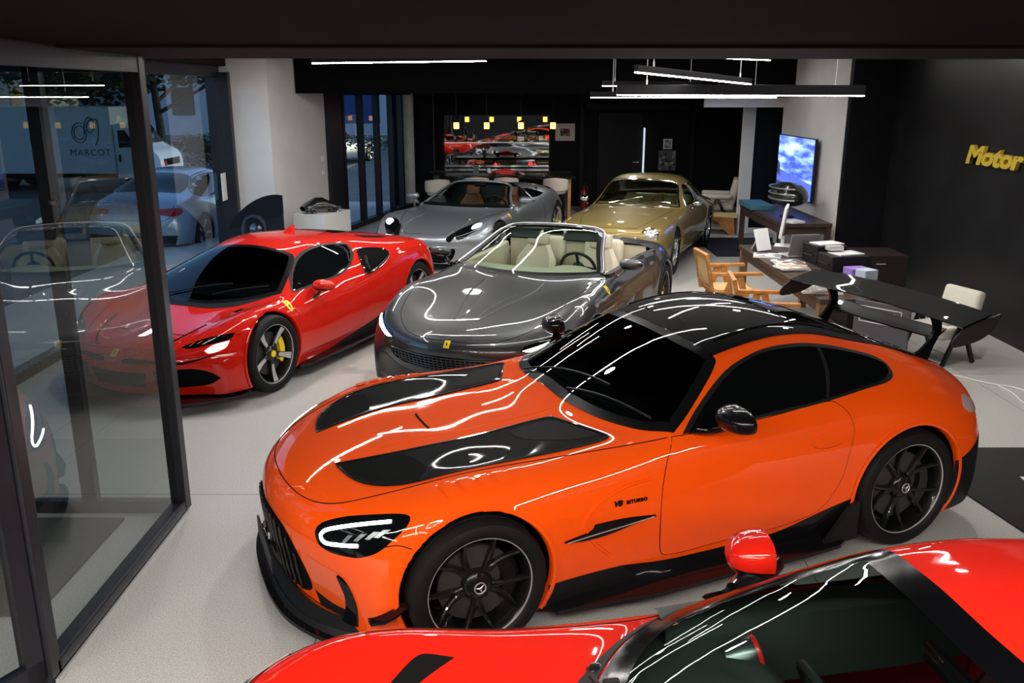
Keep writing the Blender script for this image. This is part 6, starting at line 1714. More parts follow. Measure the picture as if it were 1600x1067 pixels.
def build_oc(car):
    W = [(0, .35, .38, .5), (-2.85, .35, .38, .5)]
    P_ = mat('outside_silver', (.38, .43, .50), .3, .7, coat=1.0)
    rw = [(-2.35, 0), (-2.36, .40), (-2.42, .54), (-2.95, .62), (-3.05, .58), (-3.10, 0)]
    car.patch('rear_window', rw + [(a, -b) for a, b in reversed(rw[1:-1])], 'top', M_LENS, off=.004, step=.08)
    wsn = [(-.62, 0), (-.68, .45), (-.95, .70), (-1.36, .58), (-1.33, .4), (-1.30, 0)]
    car.patch('windscreen', wsn + [(a, -b) for a, b in reversed(wsn[1:-1])], 'top', M_LENS, off=.004, step=.08)
    car.patch('side_window', [(-.95, .96), (-.95, .96), (-1.4, 1.27), (-1.9, 1.33), (-2.4, 1.27), (-2.85, 1.07), (-2.75, .99), (-2.0, .965)], 'side', M_LENS, off=.004, both=True, step=.08)
    car.patch('tail_lamp', [(.38, .83), (.60, .86), (.80, .85), (.83, .78), (.78, .74), (.55, .76), (.40, .78)], 'rear', M_REDL, off=.006, both=True, step=.04)
    car.patch('rear_valance', [(-.80, .42), (-.80, .42), (.80, .42), (.80, .42), (.76, .27), (.76, .27), (-.76, .27), (-.76, .27)], 'rear', M_SATIN, off=.006)
    car.line('window_trim', [(-.92, .95), (-1.4, 1.29), (-1.9, 1.35), (-2.4, 1.29), (-2.88, 1.06)], 'side', M_CHROME, r=.008, off=.004, both=True)
    car.line('boot_gap', [(-.70, .90), (-.66, .70), (0, .68), (.66, .70), (.70, .90)], 'rear', M_LINE, r=.005)
    car.body(P_, W); car.arches(W, P_, M_DARK, inner=.55)
    tub(car, -.8, -2.9, .78, .25, .90, M_BLEATHER)
    mirror_shell(car, -.95, 1.0, .98, .07, .11, .06, P_, M_BLACK, arm=(-.92, .86, .9), name='wing_mirror')
    mats = dict(rim=mat('dark_grey_rim', (.045, .045, .045), .3, .8), lip=M_ALU, tyre=M_RUBBER, disc=M_DISC, caliper=M_BLACK, cap=M_BLACK, cal_ang=PI)
    wf = build_wheel('five', .35, .25, .23, mats); put_wheel(wf, car, 0, .93, .35, first=True)
    for x, y in ((0, -.93), (-2.85, .93), (-2.85, -.93)): put_wheel(wf, car, x, y, .35)
build_oc(oc)
o2 = copy_tree(oc.root); o2.location = (-6.8, 38.0, -.22); o2.rotation_euler = (0, 0, 1.2); o2['label'] = 'small silver car far down the street behind the folding windows'
mb = MB(); mb.box((-7.6, 44, 1.9), (2.4, .12, 1.6)); sg_ = mb.build('street_sign', mat('blue_sign', (.02, .06, .22), .5)); 
mb = MB(); mb.cyl((-7.6, 44.05, -.22), (-7.6, 44.05, 1.3), .06); mb.build('sign_post', M_ALU, sg_)
tag(sg_, 'plain blue sign board far down the street', 'sign')
# ------------------------------------------------------------------ bar at the far end
YB = 20.60
def bq(x, y, Y=YB): return at_y(x, y, Y)
a = bq(694, 180); b = bq(857, 279)
mr = empty('bar_mirror', ((a.x + b.x) / 2, YB, (a.z + b.z) / 2), 0, 'wide wall mirror behind the bar shelf showing the hall', 'mirror')
W_, H_ = b.x - a.x, a.z - b.z
mb = MB(); mb.box((0, .02, 0), (W_ + .06, .03, H_ + .06)); mb.build('mirror_backing', M_BLACK, mr)
mb = MB(); mb.quad([(-W_ / 2, 0, -H_ / 2), (W_ / 2, 0, -H_ / 2), (W_ / 2, 0, H_ / 2), (-W_ / 2, 0, H_ / 2)]); mb.build('mirror_glass', mat('mirror', (.42, .44, .45), .02, 1.0), mr)
s0 = bq(696, 222, 20.45); s1 = bq(855, 222, 20.45)
sh = empty('bar_shelf', ((s0.x + s1.x) / 2, 20.45, s0.z), 0, 'thin lit shelf in front of the bar mirror', 'shelf')
mb = MB(); mb.box((0, 0, 0), (s1.x - s0.x, .26, .024)); mb.build('board', M_BLACK, sh)
mb = MB(); mb.box((0, -.134, 0), (s1.x - s0.x, .006, .009)); mb.build('light_strip', mat('shelf_strip', (.8, .7, .65), .3, emis=(1, .8, .7), estr=.35), sh)
bot_prof = [(0, 0), (.036, 0), (.038, .01), (.038, .17), (.030, .20), (.015, .225), (.013, .29), (.016, .292), (.016, .305), (0, .305)]
m_bot = mat('dark_bottle', (.015, .030, .012), .08, coat=1.0); m_foil = mat('gold_foil', (.42, .30, .08), .35, .8)
ords = ['first', 'second', 'third', 'fourth', 'fifth', 'sixth']
for i, px_ in enumerate((711, 727, 741, 805, 822, 839)):
    x = bq(px_, 215, 20.42).x
    t = empty('bottle', (x, 20.42, s0.z + .012), 0, 'dark bottle standing %s from the left on the bar shelf' % ords[i], 'bottle', 'bottles on the bar shelf')
    k = 1.0 if i in (1, 2, 4) else .88
    mb = MB(); mb.lathe([(r, z * k) for r, z in bot_prof], n=20); mb.build('bottle_body', m_bot, t, angle=60)
    mb = MB(); mb.lathe([(.0385, .05 * k), (.0388, .06 * k), (.0388, .12 * k), (.0385, .13 * k)], n=20); mb.build('bottle_label', m_foil, t)
# pendants over the bar counter
m_glow = mat('amber_glass', (1, .75, .35), .4, emis=(1.0, .55, .10), estr=2.6)
for i, px_ in enumerate((713, 760.5, 814, 864)):
    p = at_y(px_, 196, 18.4)
    t = empty('pendant_lamp', p, 0, 'small amber glass pendant, %s from the left over the bar' % ords[i], 'lamp', 'pendants over the bar')
    mb = MB(); mb.lathe([(.048, -.065), (.054, -.06), (.054, .045), (.048, .058), (0, .058)], n=20); mb.build('glass_shade', m_glow, t, angle=50)
    mb = MB(); mb.lathe([(.066, .058), (.075, .062), (.06, .075), (.02, .10), (0, .10)], n=20); mb.build('lamp_cap', mat('brass', (.35, .22, .08), .35, 1.0), t, smooth=True)
    mb = MB(); mb.cyl((0, 0, .10), (0, 0, 2.62 - p.z), .004, n=6); mb.build('lamp_cord', M_BLACK, t)
# counter and high table
ct = empty('bar_counter', (-.25, 20.1, 0), 0, 'black back counter under the bar mirror', 'counter')
mb = MB(); mb.box((0, 0, .42), (3.0, .55, .84)); mb.build('cabinet', M_BLACK, ct)
mb = MB(); mb.box((0, -.02, .86), (3.1, .62, .04)); mb.build('countertop', mat('black_stone', (.012, .012, .012), .15), ct)
ht = empty('high_table', (-.1, 18.0, 0), 0, 'black topped high bar table with oak end panels', 'table')
mb = MB(); mb.box((.0, 0, .93), (2.7, .8, .05), bev=.006); mb.build('table_top', M_BLACK, ht)
m_oak = noisy('oak', (.42, .22, .08), (.56, .32, .13), 8, .5)
for s in (-1, 1):
    mb = MB(); mb.box((s * 1.24, 0, .45), (.06, .62, .90)); mb.build('end_panel', m_oak, ht)
fl = empty('flower_vase', (at_y(744, 262, 18.0).x, 18.0, .955), 0, 'glass vase of orange roses on the high bar table', 'vase')
mb = MB(); mb.lathe([(0, 0), (.05, 0), (.065, .06), (.045, .14), (.055, .17)], n=20); mb.build('vase', mat('vase_glass', (.5, .5, .48), .05, trans=.8), fl, smooth=True)
mb = MB(); R_ = random.Random(4)
for k in range(26):
    a_ = R_.random() * 6.28; r_ = .17 * R_.random() ** .5; z_ = .21 + .05 * R_.random()
    bmesh.ops.create_icosphere(mb.bm, subdivisions=1, radius=.032, matrix=T(r_ * math.cos(a_), r_ * math.sin(a_), z_ + .03 * (1 - r_ / .17)))
mb.build('roses', mat('rose_orange', (.75, .16, .06), .7), fl, smooth=True)
mb = MB(); R_ = random.Random(5)
for k in range(10): 
    a_ = R_.random() * 6.28; mb.cyl((0, 0, .05), (.12 * math.cos(a_), .12 * math.sin(a_), .21), .004, n=5)
mb.build('stems', M_HEDGE, fl)
# red and white racing car model on the table
rc = empty('model_car', (at_y(790, 270, 17.8).x, 17.8, .955), .1, 'red and white single-seater racing car model on the high bar table', 'model car')
mb = MB(); mb.tube([(-.34, 0, .05), (-.15, 0, .07), (0, 0, .09), (.12, 0, .07), (.34, 0, .035)], [.02, .05, .055, .04, .015], n=10); mb.box((0, 0, .045), (.26, .17, .05), bev=.015); mb.build('chassis', mat('model_red', (.6, .01, .01), .3, coat=1), rc, smooth=True)
mb = MB(); mb.box((.34, 0, .035), (.06, .26, .012)); mb.box((-.33, 0, .12), (.05, .2, .012)); mb.box((-.33, .1, .10), (.06, .005, .07)); mb.box((-.33, -.1, .10), (.06, .005, .07)); mb.build('wings', M_WHITE, rc)
for x in (.22, -.24):
    for y in (-.13, .13):
        mb = MB(); mb.lathe([(0, -.022), (.042, -.022), (.045, 0), (.042, .022), (0, .022)], n=18, M=T(x, y, .045) @ RX(PI / 2)); mb.build('wheel', M_RUBBER, rc, smooth=False)
# bar stools with cream shells
def stool(px_, py_, Y, rz, label):
    p = at_y(px_, py_, Y)
    t = empty('bar_stool', (p.x, Y, 0), rz, label, 'stool', 'cream bar stools')
    mb = MB(); rows = []
    for i in range(13):
        a = PI * (-.62 + 1.24 * i / 12) - PI / 2
        r = []
        for (rr, z) in ((.19, .70), (.235, .74), (.245, .84), (.24, .97 - .05 * abs(i - 6) / 6), (.215, .985 - .05 * abs(i - 6) / 6), (.20, .96 - .05 * abs(i - 6) / 6), (.20, .78), (.17, .745)):
            r.append(Vector((rr * math.cos(a) * 1.0, rr * math.sin(a), z)))
        rows.append(r)
    mb.grid(rows); mb.build('backrest', M_CREAM, t, smooth=True)
    mb = MB(); mb.lathe([(0, .66), (.17, .665), (.20, .69), (.20, .73), (.17, .755), (0, .76)], n=28); mb.build('seat', M_CREAM, t, smooth=True)
    for sx, sy in ((1, 1), (1, -1), (-1, 1), (-1, -1)):
        mb = MB(); mb.cyl((sx * .13, sy * .13, .67), (sx * .20, sy * .20, 0), .012, .009, n=8); mb.build('leg', M_BLACK, t)
    mb = MB(); mb.tube([(.18, .18, .25), (-.18, .18, .25), (-.18, -.18, .25), (.18, -.18, .25)], .008, n=6, closed=True); mb.build('footrest', M_BLACK, t)
stool(684, 300, 16.9, .2, 'cream bar stool left of the mid grey two-seater')
stool(868, 292, 17.2, -.1, 'cream bar stool at the right end of the high table')
stool(791, 290, 17.35, .0, 'cream bar stool peeking over the open mid grey two-seater')
stool(745, 290, 17.4, .0, 'cream bar stool under the orange roses, mostly hidden')
# picture, posters
def framed(x0, y0, x1, y1, Y, label, m_in, name='framed_picture', fr=.03, m_fr=None, inner=None, mat_w=.09):
    a = at_y(x0, y0, Y); b = at_y(x1, y1, Y); cx, cz = (a.x + b.x) / 2, (a.z + b.z) / 2; w_, h_ = b.x - a.x, a.z - b.z
    t = empty(name, (cx, Y, cz), 0, label, 'picture')
    mb = MB(); mb.box((0, .015, 0), (w_, .03, h_), bev=.003); mb.build('frame', m_fr or M_WHITE, t)
    mb = MB(); mb.box((0, -.003, 0), (w_ - mat_w * 2, .006, h_ - mat_w * 2)); mb.build('print', m_in, t)
    return t
def print_mat(name, cols, sx=6, sy=6):
    m = mat(name, (.2, .2, .2), .6); nt, n, l, b = nodes_of(m)
    tc = n.new('ShaderNodeTexCoord'); v = n.new('ShaderNodeTexVoronoi'); v.inputs['Scale'].default_value = sx
    cr = n.new('ShaderNodeValToRGB'); e = cr.color_ramp.elements
    e[0].color = (*cols[0], 1); e[1].color = (*cols[-1], 1)
    for i, c in enumerate(cols[1:-1]): q = e.new((i + 1) / (len(cols) - 1)); q.color = (*c, 1)
    cr.color_ramp.interpolation = 'CONSTANT'
    l.new(tc.outputs['Object'], v.inputs['Vector']); l.new(v.outputs['Color'], cr.inputs[0]); l.new(cr.outputs[0], b.inputs['Base Color'])
    return m
framed(868, 193, 898, 220, 20.58, 'small framed photograph with a wide pale mount right of the bar mirror', print_mat('photo_print', [(.03, .02, .02), (.25, .05, .03), (.35, .33, .3), (.05, .05, .06)], 22), m_fr=mat('pale_mount', (.80, .70, .58), .7), mat_w=.11)
framed(1037, 217, 1050, 233, 20.50, 'small white sheet pinned above the grey poster by the back door', print_mat('sheet_print', [(.5, .5, .5), (.12, .12, .13), (.6, .6, .6)], 14), name='paper_sheet', mat_w=.03)
framed(1030, 235, 1055, 266, 20.48, 'grey photographic poster beside the back door', print_mat('poster_print', [(.02, .02, .02), (.10, .10, .10), (.3, .3, .3), (.04, .04, .045)], 16), name='poster', m_fr=mat('poster_grey', (.12, .12, .12), .6), mat_w=.02)
a = at_y(1008, 200, 20.44); b = at_y(1008, 272, 20.44)
mb = MB(); mb.box((a.x, 20.52, (a.z + b.z) / 2), (.012, .20, a.z - b.z)); tag(mb.build('door_light', mat('strip_light', (.8, .85, .9), .4, emis=(.75, .85, 1), estr=.45)), 'thin vertical light strip at the edge of the back door', 'light')
# fire extinguisher
p = at_y(912, 322, 19.3)
fe = empty('fire_extinguisher', (p.x, 19.3, 0), 0, 'red fire extinguisher standing by the dark back wall', 'fire extinguisher')
mb = MB(); mb.lathe([(0, .02), (.075, .02), (.08, .05), (.08, .48), (.05, .54), (.025, .56), (.025, .60), (0, .60)], n=24); mb.build('cylinder_body', mat('ext_red', (.14, .005, .005), .35, coat=.6), fe, smooth=True)
mb = MB(); mb.box((.02, 0, .62), (.10, .03, .05), bev=.008); mb.tube([(.05, 0, .60), (.10, 0, .5), (.10, 0, .25), (.085, 0, .12)], .012, n=8); mb.build('valve', M_BLACK, fe)

# ------------------------------------------------------------------ television corner
tvx = 4.50
A_ = at_x(1219, 209, tvx); B_ = at_x(1275, 217.5, tvx); C_ = at_x(1267, 318, tvx)
ty0, ty1, tz1, tz0 = B_.y, A_.y, (A_.z + B_.z) / 2, C_.z
tv = empty('television', (tvx, (ty0 + ty1) / 2, (tz0 + tz1) / 2), 0, 'wall-mounted television showing a blue evening sky over a pier', 'television')
tw, th = ty1 - ty0, tz1 - tz0
mb = MB(); mb.box((.02, 0, 0), (.04, tw, th), bev=.004); mb.build('tv_case', M_BLACK, tv)
mtv = bpy.data.materials.new('tv_picture'); mtv.use_nodes = True; MATS['tv_picture'] = mtv
nt = mtv.node_tree; n = nt.nodes; l = nt.links
for x in list(n): n.remove(x)
out = n.new('ShaderNodeOutputMaterial'); em = n.new('ShaderNodeEmission'); em.inputs[1].default_value = 1.25
tc = n.new('ShaderNodeTexCoord'); sp = n.new('ShaderNodeSeparateXYZ'); l.new(tc.outputs['Generated'], sp.inputs[0])
nz = n.new('ShaderNodeTexNoise'); nz.inputs['Scale'].default_value = 3.2; nz.inputs['Detail'].default_value = 5
mpg = n.new('ShaderNodeMapping'); mpg.inputs['Scale'].default_value = (1, .8, 2.6); l.new(tc.outputs['Generated'], mpg.inputs[0]); l.new(mpg.outputs[0], nz.inputs['Vector'])
c1 = n.new('ShaderNodeValToRGB'); e = c1.color_ramp.elements; e[0].position = .38; e[0].color = (.05, .08, .62, 1); e[1].position = .66; e[1].color = (.42, .60, 1.0, 1); q = e.new(.5); q.color = (.14, .24, .85, 1)
l.new(nz.outputs['Fac'], c1.inputs[0])
c2 = n.new('ShaderNodeValToRGB'); e = c2.color_ramp.elements; e[0].position = .0; e[0].color = (.07, .13, .50, 1); e[1].position = .34; e[1].color = (.07, .10, .55, 1); c2.color_ramp.interpolation = 'LINEAR'
l.new(sp.outputs['Z'], c2.inputs[0])
gt_ = n.new('ShaderNodeMath'); gt_.operation = 'MULTIPLY_ADD'; gt_.inputs[1].default_value = -.14; l.new(sp.outputs['Y'], gt_.inputs[0]); l.new(sp.outputs['Z'], gt_.inputs[2])
g2 = n.new('ShaderNodeMath'); g2.operation = 'GREATER_THAN'; g2.inputs[1].default_value = .27; l.new(gt_.outputs[0], g2.inputs[0])
mx = n.new('ShaderNodeMixRGB'); l.new(g2.outputs[0], mx.inputs[0]); l.new(c2.outputs[0], mx.inputs[1]); l.new(c1.outputs[0], mx.inputs[2])
l.new(mx.outputs[0], em.inputs[0]); l.new(em.outputs[0], out.inputs[0])
mb = MB(); mb.quad([(-.004, tw / 2 - .015, -th / 2 + .015), (-.004, -tw / 2 + .015, -th / 2 + .015), (-.004, -tw / 2 + .015, th / 2 - .015), (-.004, tw / 2 - .015, th / 2 - .015)]); scr = mb.build('screen', mtv, tv)
dkb = mat('picture_dark', (.0, .0, .0), .5, emis=(.03, .04, .12), estr=1.0)
mb = MB()
mb.quad([(-.006, .20, -.26), (-.006, .18, -.26), (-.006, .185, .08), (-.006, .195, .08)])
mb.quad([(-.006, tw / 2 - .02, -.16), (-.006, tw / 2 - .20, -.22), (-.006, tw / 2 - .16, -.02), (-.006, tw / 2 - .02, .06)])
mb.quad([(-.006, tw / 2 - .02, -.44), (-.006, -.30, -.50), (-.006, -.34, -.33), (-.006, tw / 2 - .02, -.28)])
mb.build('pier_shape', dkb, scr, recalc=False)
mb = MB(); mb.box((.07, 0, 0), (.06, .3, .3)); mb.build('wall_bracket', M_SATIN, tv)
# walnut console table
cn = empty('console_table', (4.12, 13.45, 0), 0, 'dark walnut console table under the television', 'table')
mb = MB(); mb.box((0, 0, .76), (.72, 2.3, .05), bev=.004); mb.build('table_top', M_WOODD, cn)
mb = MB(); mb.box((-.32, 0, .68), (.04, 2.1, .11)); mb.box((.32, 0, .68), (.04, 2.1, .11)); mb.box((0, 1.07, .68), (.62, .04, .11)); mb.box((0, -1.07, .68), (.62, .04, .11)); mb.build('apron', M_WOODD, cn)
for sx, sy in ((-.32, 1.1), (-.32, -1.1), (.32, 1.1), (.32, -1.1)):
    mb = MB(); mb.box((sx, sy, .365), (.07, .07, .73)); mb.build('leg', M_WOODD, cn)
mb = MB(); mb.box((-.22, .70, .825), (.36, .80, .075), bev=.004); tag_o = mb.build('document_case', mat('teal_case', (.05, .16, .20), .5)); tag_o.location = (4.12, 13.45, 0); tag(tag_o, 'flat teal box lying at the far end of the walnut console', 'box')
# dark helmet on a stand
hm = empty('display_helmet', (4.05, 13.0, .786), 0, 'glossy black sculpted helmet on a stand on the walnut console', 'helmet')
mb = MB(); rows = []
for i in range(17):
    a_ = PI * i / 16; r = []
    for j in range(24):
        b_ = 2 * PI * j / 24
        x = .26 * math.sin(a_) * math.cos(b_); y = .40 * math.sin(a_) * math.sin(b_); z = .22 * math.cos(a_)
        if z < 0: z *= .65
        r.append(Vector((x, y, z + .30)))
    rows.append(r)
mb.grid(rows, closed_v=True); mb.build('shell', mat('helmet_grey', (.02, .022, .02), .25, .2, coat=.6), hm, smooth=True)
mb = MB()
for z_ in (.28, .36, .44): mb.tube([(.27 * math.cos(t), .41 * math.sin(t), z_ if True else 0) for t in [PI * .55 + k * PI * .9 / 12 for k in range(13)]], .012, n=6)
mb.build('ribs', mat('rib_grey', (.25, .26, .24), .3, .5), hm, smooth=True)
mb = MB(); mb.lathe([(0, 0), (.10, 0), (.10, .02), (.02, .04), (.02, .18), (0, .18)], n=20); mb.build('stand', M_SATIN, hm, smooth=True)
mb = MB(); mb.box((3.98, 12.45, .80), (.20, .26, .03), rot=RZ(.3)); tag(mb.build('booklet', M_WHITE), 'white booklet lying at the near end of the walnut console', 'booklet')
mb = MB(); mb.box((4.05, 15.0, .006), (1.5, 1.9, .012)); tag(mb.build('floor_rug', noisy('rug_navy', (.012, .012, .024), (.02, .02, .035), 80, .95)), 'dark navy rug on the floor beyond the desk', 'rug')

# ------------------------------------------------------------------ seating at the back right
def armchair(loc, rz, label, m_leg=M_BLACK, group=None, scale=1.0):
    t = empty('armchair', loc, rz, label, 'armchair', group); t.scale = (scale, scale, scale)
    mb = MB(); mb.box((0, 0, .40), (.62, .60, .16), bev=.05, seg=3); mb.build('seat', M_CREAM, t, smooth=True)
    mb = MB(); mb.box((-.30, 0, .68), (.14, .60, .52), rot=RY(-.22), bev=.05, seg=3); mb.build('backrest', M_CREAM, t, smooth=True)
    for s in (-1, 1):
        mb = MB(); mb.box((.04, s * .36, .60), (.58, .11, .09), bev=.035, seg=3); mb.build('armrest', M_CREAM, t, smooth=True)
        mb = MB(); mb.box((.15, s * .36, .28), (.05, .04, .60), rot=RY(-.42)); mb.box((-.12, s * .36, .28), (.05, .04, .60), rot=RY(.42)); mb.build('leg', m_leg, t)
    return t
armchair((4.1, 17.65, 0), PI * .93, 'cream armchair with black legs beside the white post')
lt = empty('low_table', (3.75, 16.62, 0), -.25, 'low teak table with a glass top in front of the cream armchair', 'table')
mb = MB(); mb.box((0, 0, .34), (.95, .55, .03), bev=.004); mb.build('table_top', M_CANE, lt)
for s in (-1, 1):
    mb = MB(); mb.prism([(-.45, .0), (-.36, 0), (-.1, .26), (.1, .26), (.36, 0), (.45, 0), (.42, .32), (-.42, .32)], -.03, .03, M=T(0, s * .22, 0) @ RX(PI / 2)); mb.build('side_frame', M_WOODO, lt)
# second armchair by the dark wall, behind the wing
ac2 = armchair((4.25, 8.45, 0), math.radians(200), 'cream armchair with black slanting legs seen behind the tall rear wing', scale=.74)
# canvas with lettering
c0 = at_z(1345, 468, .84); c1 = at_z(1417, 481, .84); c0.z = 0; c1.z = 0; d_ = (c1 - c0).normalized(); an = math.atan2(d_.y, d_.x)
cv = empty('lettered_canvas', (c0 + c1) / 2, an, 'grey canvas with white initials and a red mark, seen through the rear wing', 'picture')
mb = MB(); mb.box((0, 0, .42), (.48, .025, .84)); mb.build('canvas_board', mat('canvas_grey', (.10, .10, .115), .8), cv)
t = text_mesh('canvas_lettering', 'B.R.M', .105, M_WHITE, cv, depth=.002, shear=.25, bold=.003, align='CENTER'); t.matrix_local = T(-.02, -.017, .695) @ RX(PI / 2)
mb = MB()
for (x, z, w_, h_) in ((-.01, .795, .36, .008), (-.01, .665, .36, .008), (-.19, .73, .008, .138), (.17, .73, .008, .138)): mb.box((x, -.015, z), (w_, .004, h_))
mb.build('letter_border', M_WHITE, cv)
mb = MB(); mb.prism([(-.10, .50), (-.02, .53), (.05, .50), (.0, .47), (.10, .36), (.06, .35), (-.03, .43), (-.12, .40)], -.002, .002, M=T(0, -.016, 0) @ RX(PI / 2)); mb.build('canvas_mark', mat('canvas_red', (.45, .03, .05), .6), cv)
# dark cabinet behind the desk
cbx = empty('office_cabinet', (4.02, 9.75, 0), 0, 'dark burgundy cabinet standing behind the printers', 'cabinet')
mb = MB(); mb.box((0, 0, .42), (.60, .55, .84), bev=.004); mb.build('body', noisy('burgundy_lacquer', (.014, .006, .008), (.018, .008, .010), 3, .45), cbx)
mb = MB(); mb.cyl((-.05, -.28, .75), (.05, -.28, .75), .006); mb.build('handle', M_ALU, cbx)

# ------------------------------------------------------------------ long desk and what lies on it
dk0 = empty('desk', (3.20, 9.2, 0), 0, 'long dark walnut desk with papers and printers', 'desk')
mb = MB(); mb.box((0, 0, .735), (.86, 2.95, .05), bev=.003); mb.build('desk_top', M_WOODD, dk0)
mb = MB(); mb.box((0, 1.36, .66), (.74, .04, .10)); mb.box((0, -1.36, .66), (.74, .04, .10)); mb.box((-.38, 0, .66), (.03, 2.7, .10)); mb.box((.38, 0, .66), (.03, 2.7, .10)); mb.build('apron', M_WOODD, dk0)
for sx in (-.38, .38):
    for sy in (-1.40, 1.40):
        mb = MB(); mb.box((sx, sy, .355), (.08, .08, .71)); mb.build('leg', noisy('leg_walnut', (.16, .09, .045), (.24, .14, .07), 12, .45), dk0)
def on_desk(px_, py_, z=.762): return at_z(px_, py_, z)
def paper_stack(x, y, n, label, cols, seed, size=(.30, .22)):
    R_ = random.Random(seed); z = .762
    ordn = {1: ['single'], 2: ['lower', 'upper'], 3: ['bottom', 'middle', 'top'], 4: ['bottom', 'second', 'third', 'topmost']}[n]
    for i in range(n):
        th_ = .010 + .012 * R_.random()
        t = empty('magazine', (x + R_.uniform(-.03, .03), y + R_.uniform(-.04, .04), z), R_.uniform(-.35, .35), '%s, %s one' % (label, ordn[i]), 'magazine', label)
        mb = MB(); mb.box((0, 0, th_ / 2), (size[0], size[1], th_), bev=.001); mb.build('pages', M_WHITE, t)
        mb = MB(); mb.box((0, 0, th_ + .001), (size[0] * .98, size[1] * .98, .002)); mb.build('cover', print_mat('cover_%d_%d' % (seed, i), cols, 9 + 3 * i), t)
        z += th_ + .003
p = on_desk(1222, 408); paper_stack(p.x + .02, p.y - .16, 2, 'magazines spread at the far end of the desk', [(.6, .6, .6), (.1, .1, .1), (.5, .15, .12), (.7, .7, .7)], 1)
p = on_desk(1212, 403); paper_stack(p.x - .10, p.y + .12, 1, 'magazine beside the monitor', [(.7, .7, .7), (.2, .2, .2), (.6, .6, .62)], 2)
p = on_desk(1238, 420); paper_stack(p.x, p.y, 3, 'magazines fanned in the middle of the desk', [(.65, .6, .5), (.12, .1, .08), (.5, .3, .2), (.7, .7, .68)], 3)
p = on_desk(1285, 457); paper_stack(p.x - .02, p.y + .05, 4, 'thick magazines on the near desk corner', [(.7, .7, .7), (.25, .25, .25), (.6, .6, .6)], 6, (.36, .26))
# monitor on edge view and laptop screen
mo = empty('monitor', on_desk(1222, 384), -.35, 'white monitor seen almost edge-on at the far end of the desk', 'monitor')
mb = MB(); mb.box((0, 0, .30), (.035, .50, .36), rot=RY(.12), bev=.006); mb.build('screen_case', M_WHITE, mo)
mb = MB(); mb.box((0, 0, .06), (.04, .08, .12)); mb.box((0, 0, .006), (.18, .22, .012), bev=.004); mb.build('stand', M_WHITE, mo)
lp = empty('laptop', on_desk(1245, 399), .2, 'grey laptop with its lid up on the desk', 'laptop')
mb = MB(); mb.box((0, 0, .010), (.34, .24, .016), bev=.004); mb.build('keyboard_base', M_ALU, lp)
mb = MB(); mb.box((.0, -.13, .14), (.34, .012, .25), rot=RX(.2), bev=.004); mb.build('lid', mat('lid_grey', (.35, .35, .36), .45, .6), lp)
st_ = empty('tablet', on_desk(1190, 392), .5, 'white tablet leaning on its stand at the far desk end', 'tablet')
mb = MB(); mb.box((0, 0, .13), (.20, .03, .26), rot=RX(-.35), bev=.006); mb.build('tablet_case', M_WHITE, st_)
mb = MB(); mb.box((0, .07, .07), (.12, .02, .15), rot=RX(.5)); mb.build('stand', M_ALU, st_)
for i, (px_, py_, sx_, sy_, h_, lb) in enumerate([(1272, 409, .34, .36, .20, 'black printer in the middle of the desk with paper on its lid'), (1302, 420, .42, .34, .16, 'low black printer nearer the rear wing with a box on top')]):
    p = on_desk(px_, py_); t = empty('printer', (min(p.x + .10, 3.50), p.y, .762), .12, lb, 'printer')
    mb = MB(); mb.box((0, 0, h_ / 2), (sx_, sy_, h_), bev=.012); mb.build('printer_body', M_SATIN, t)
    mb = MB(); mb.box((-sx_ * .42, 0, h_ * .45), (.10, sy_ * .7, .012)); mb.build('paper_tray', M_BLACK, t)
    mb = MB(); mb.box((.02, 0, h_ + .006), (.30, .21, .012), rot=RZ(.2)); mb.build('paper', M_WHITE, t)
mb = MB(); mb.box((0, 0, .035), (.17, .10, .05), bev=.01); o = mb.build('small_box', M_ALU); o.location = (p.x + .02, p.y + .08, .936); tag(o, 'small grey box on top of the low black printer', 'box')
for i, (px_, py_, c_, lb) in enumerate([(1318, 394, (.7, .7, .7), 'white paper pile behind the printers'), (1333, 416, (.30, .18, .55), 'purple and white packet behind the low printer'), (1345, 428, (.45, .50, .60), 'pale blue packet at the right edge of the desk')]):
    p = at_z(px_, py_, .775)
    mb = MB(); mb.box((0, 0, .02 + .015 * i), (.26 - .05 * i, .20 - .03 * i, .04 + .03 * i), rot=RZ(.2 * i), bev=.004); o = mb.build('paper_packet', mat('packet_%d' % i, c_, .6)); o.location = (min(p.x, 3.52), p.y - (.36 if i == 1 else (.20 if i == 2 else -.18)), .762); tag(o, lb, 'packet')
p = on_desk(1252, 388); rf_ = empty('desk_figure', (p.x, p.y, .762), 0, 'tiny red figure standing by the laptop', 'figurine')
mb = MB(); mb.lathe([(0, 0), (.03, 0), (.03, .01), (.012, .02), (.02, .06), (.012, .10), (0, .11)], n=14); mb.build('figure_body', mat('figure_red', (.45, .02, .02), .4), rf_, smooth=True)
bmesh_ = MB(); bmesh.ops.create_icosphere(bmesh_.bm, subdivisions=2, radius=.018, matrix=T(0, 0, .125)); bmesh_.build('figure_head', mat('figure_red', (.45, .02, .02)), rf_, smooth=True)

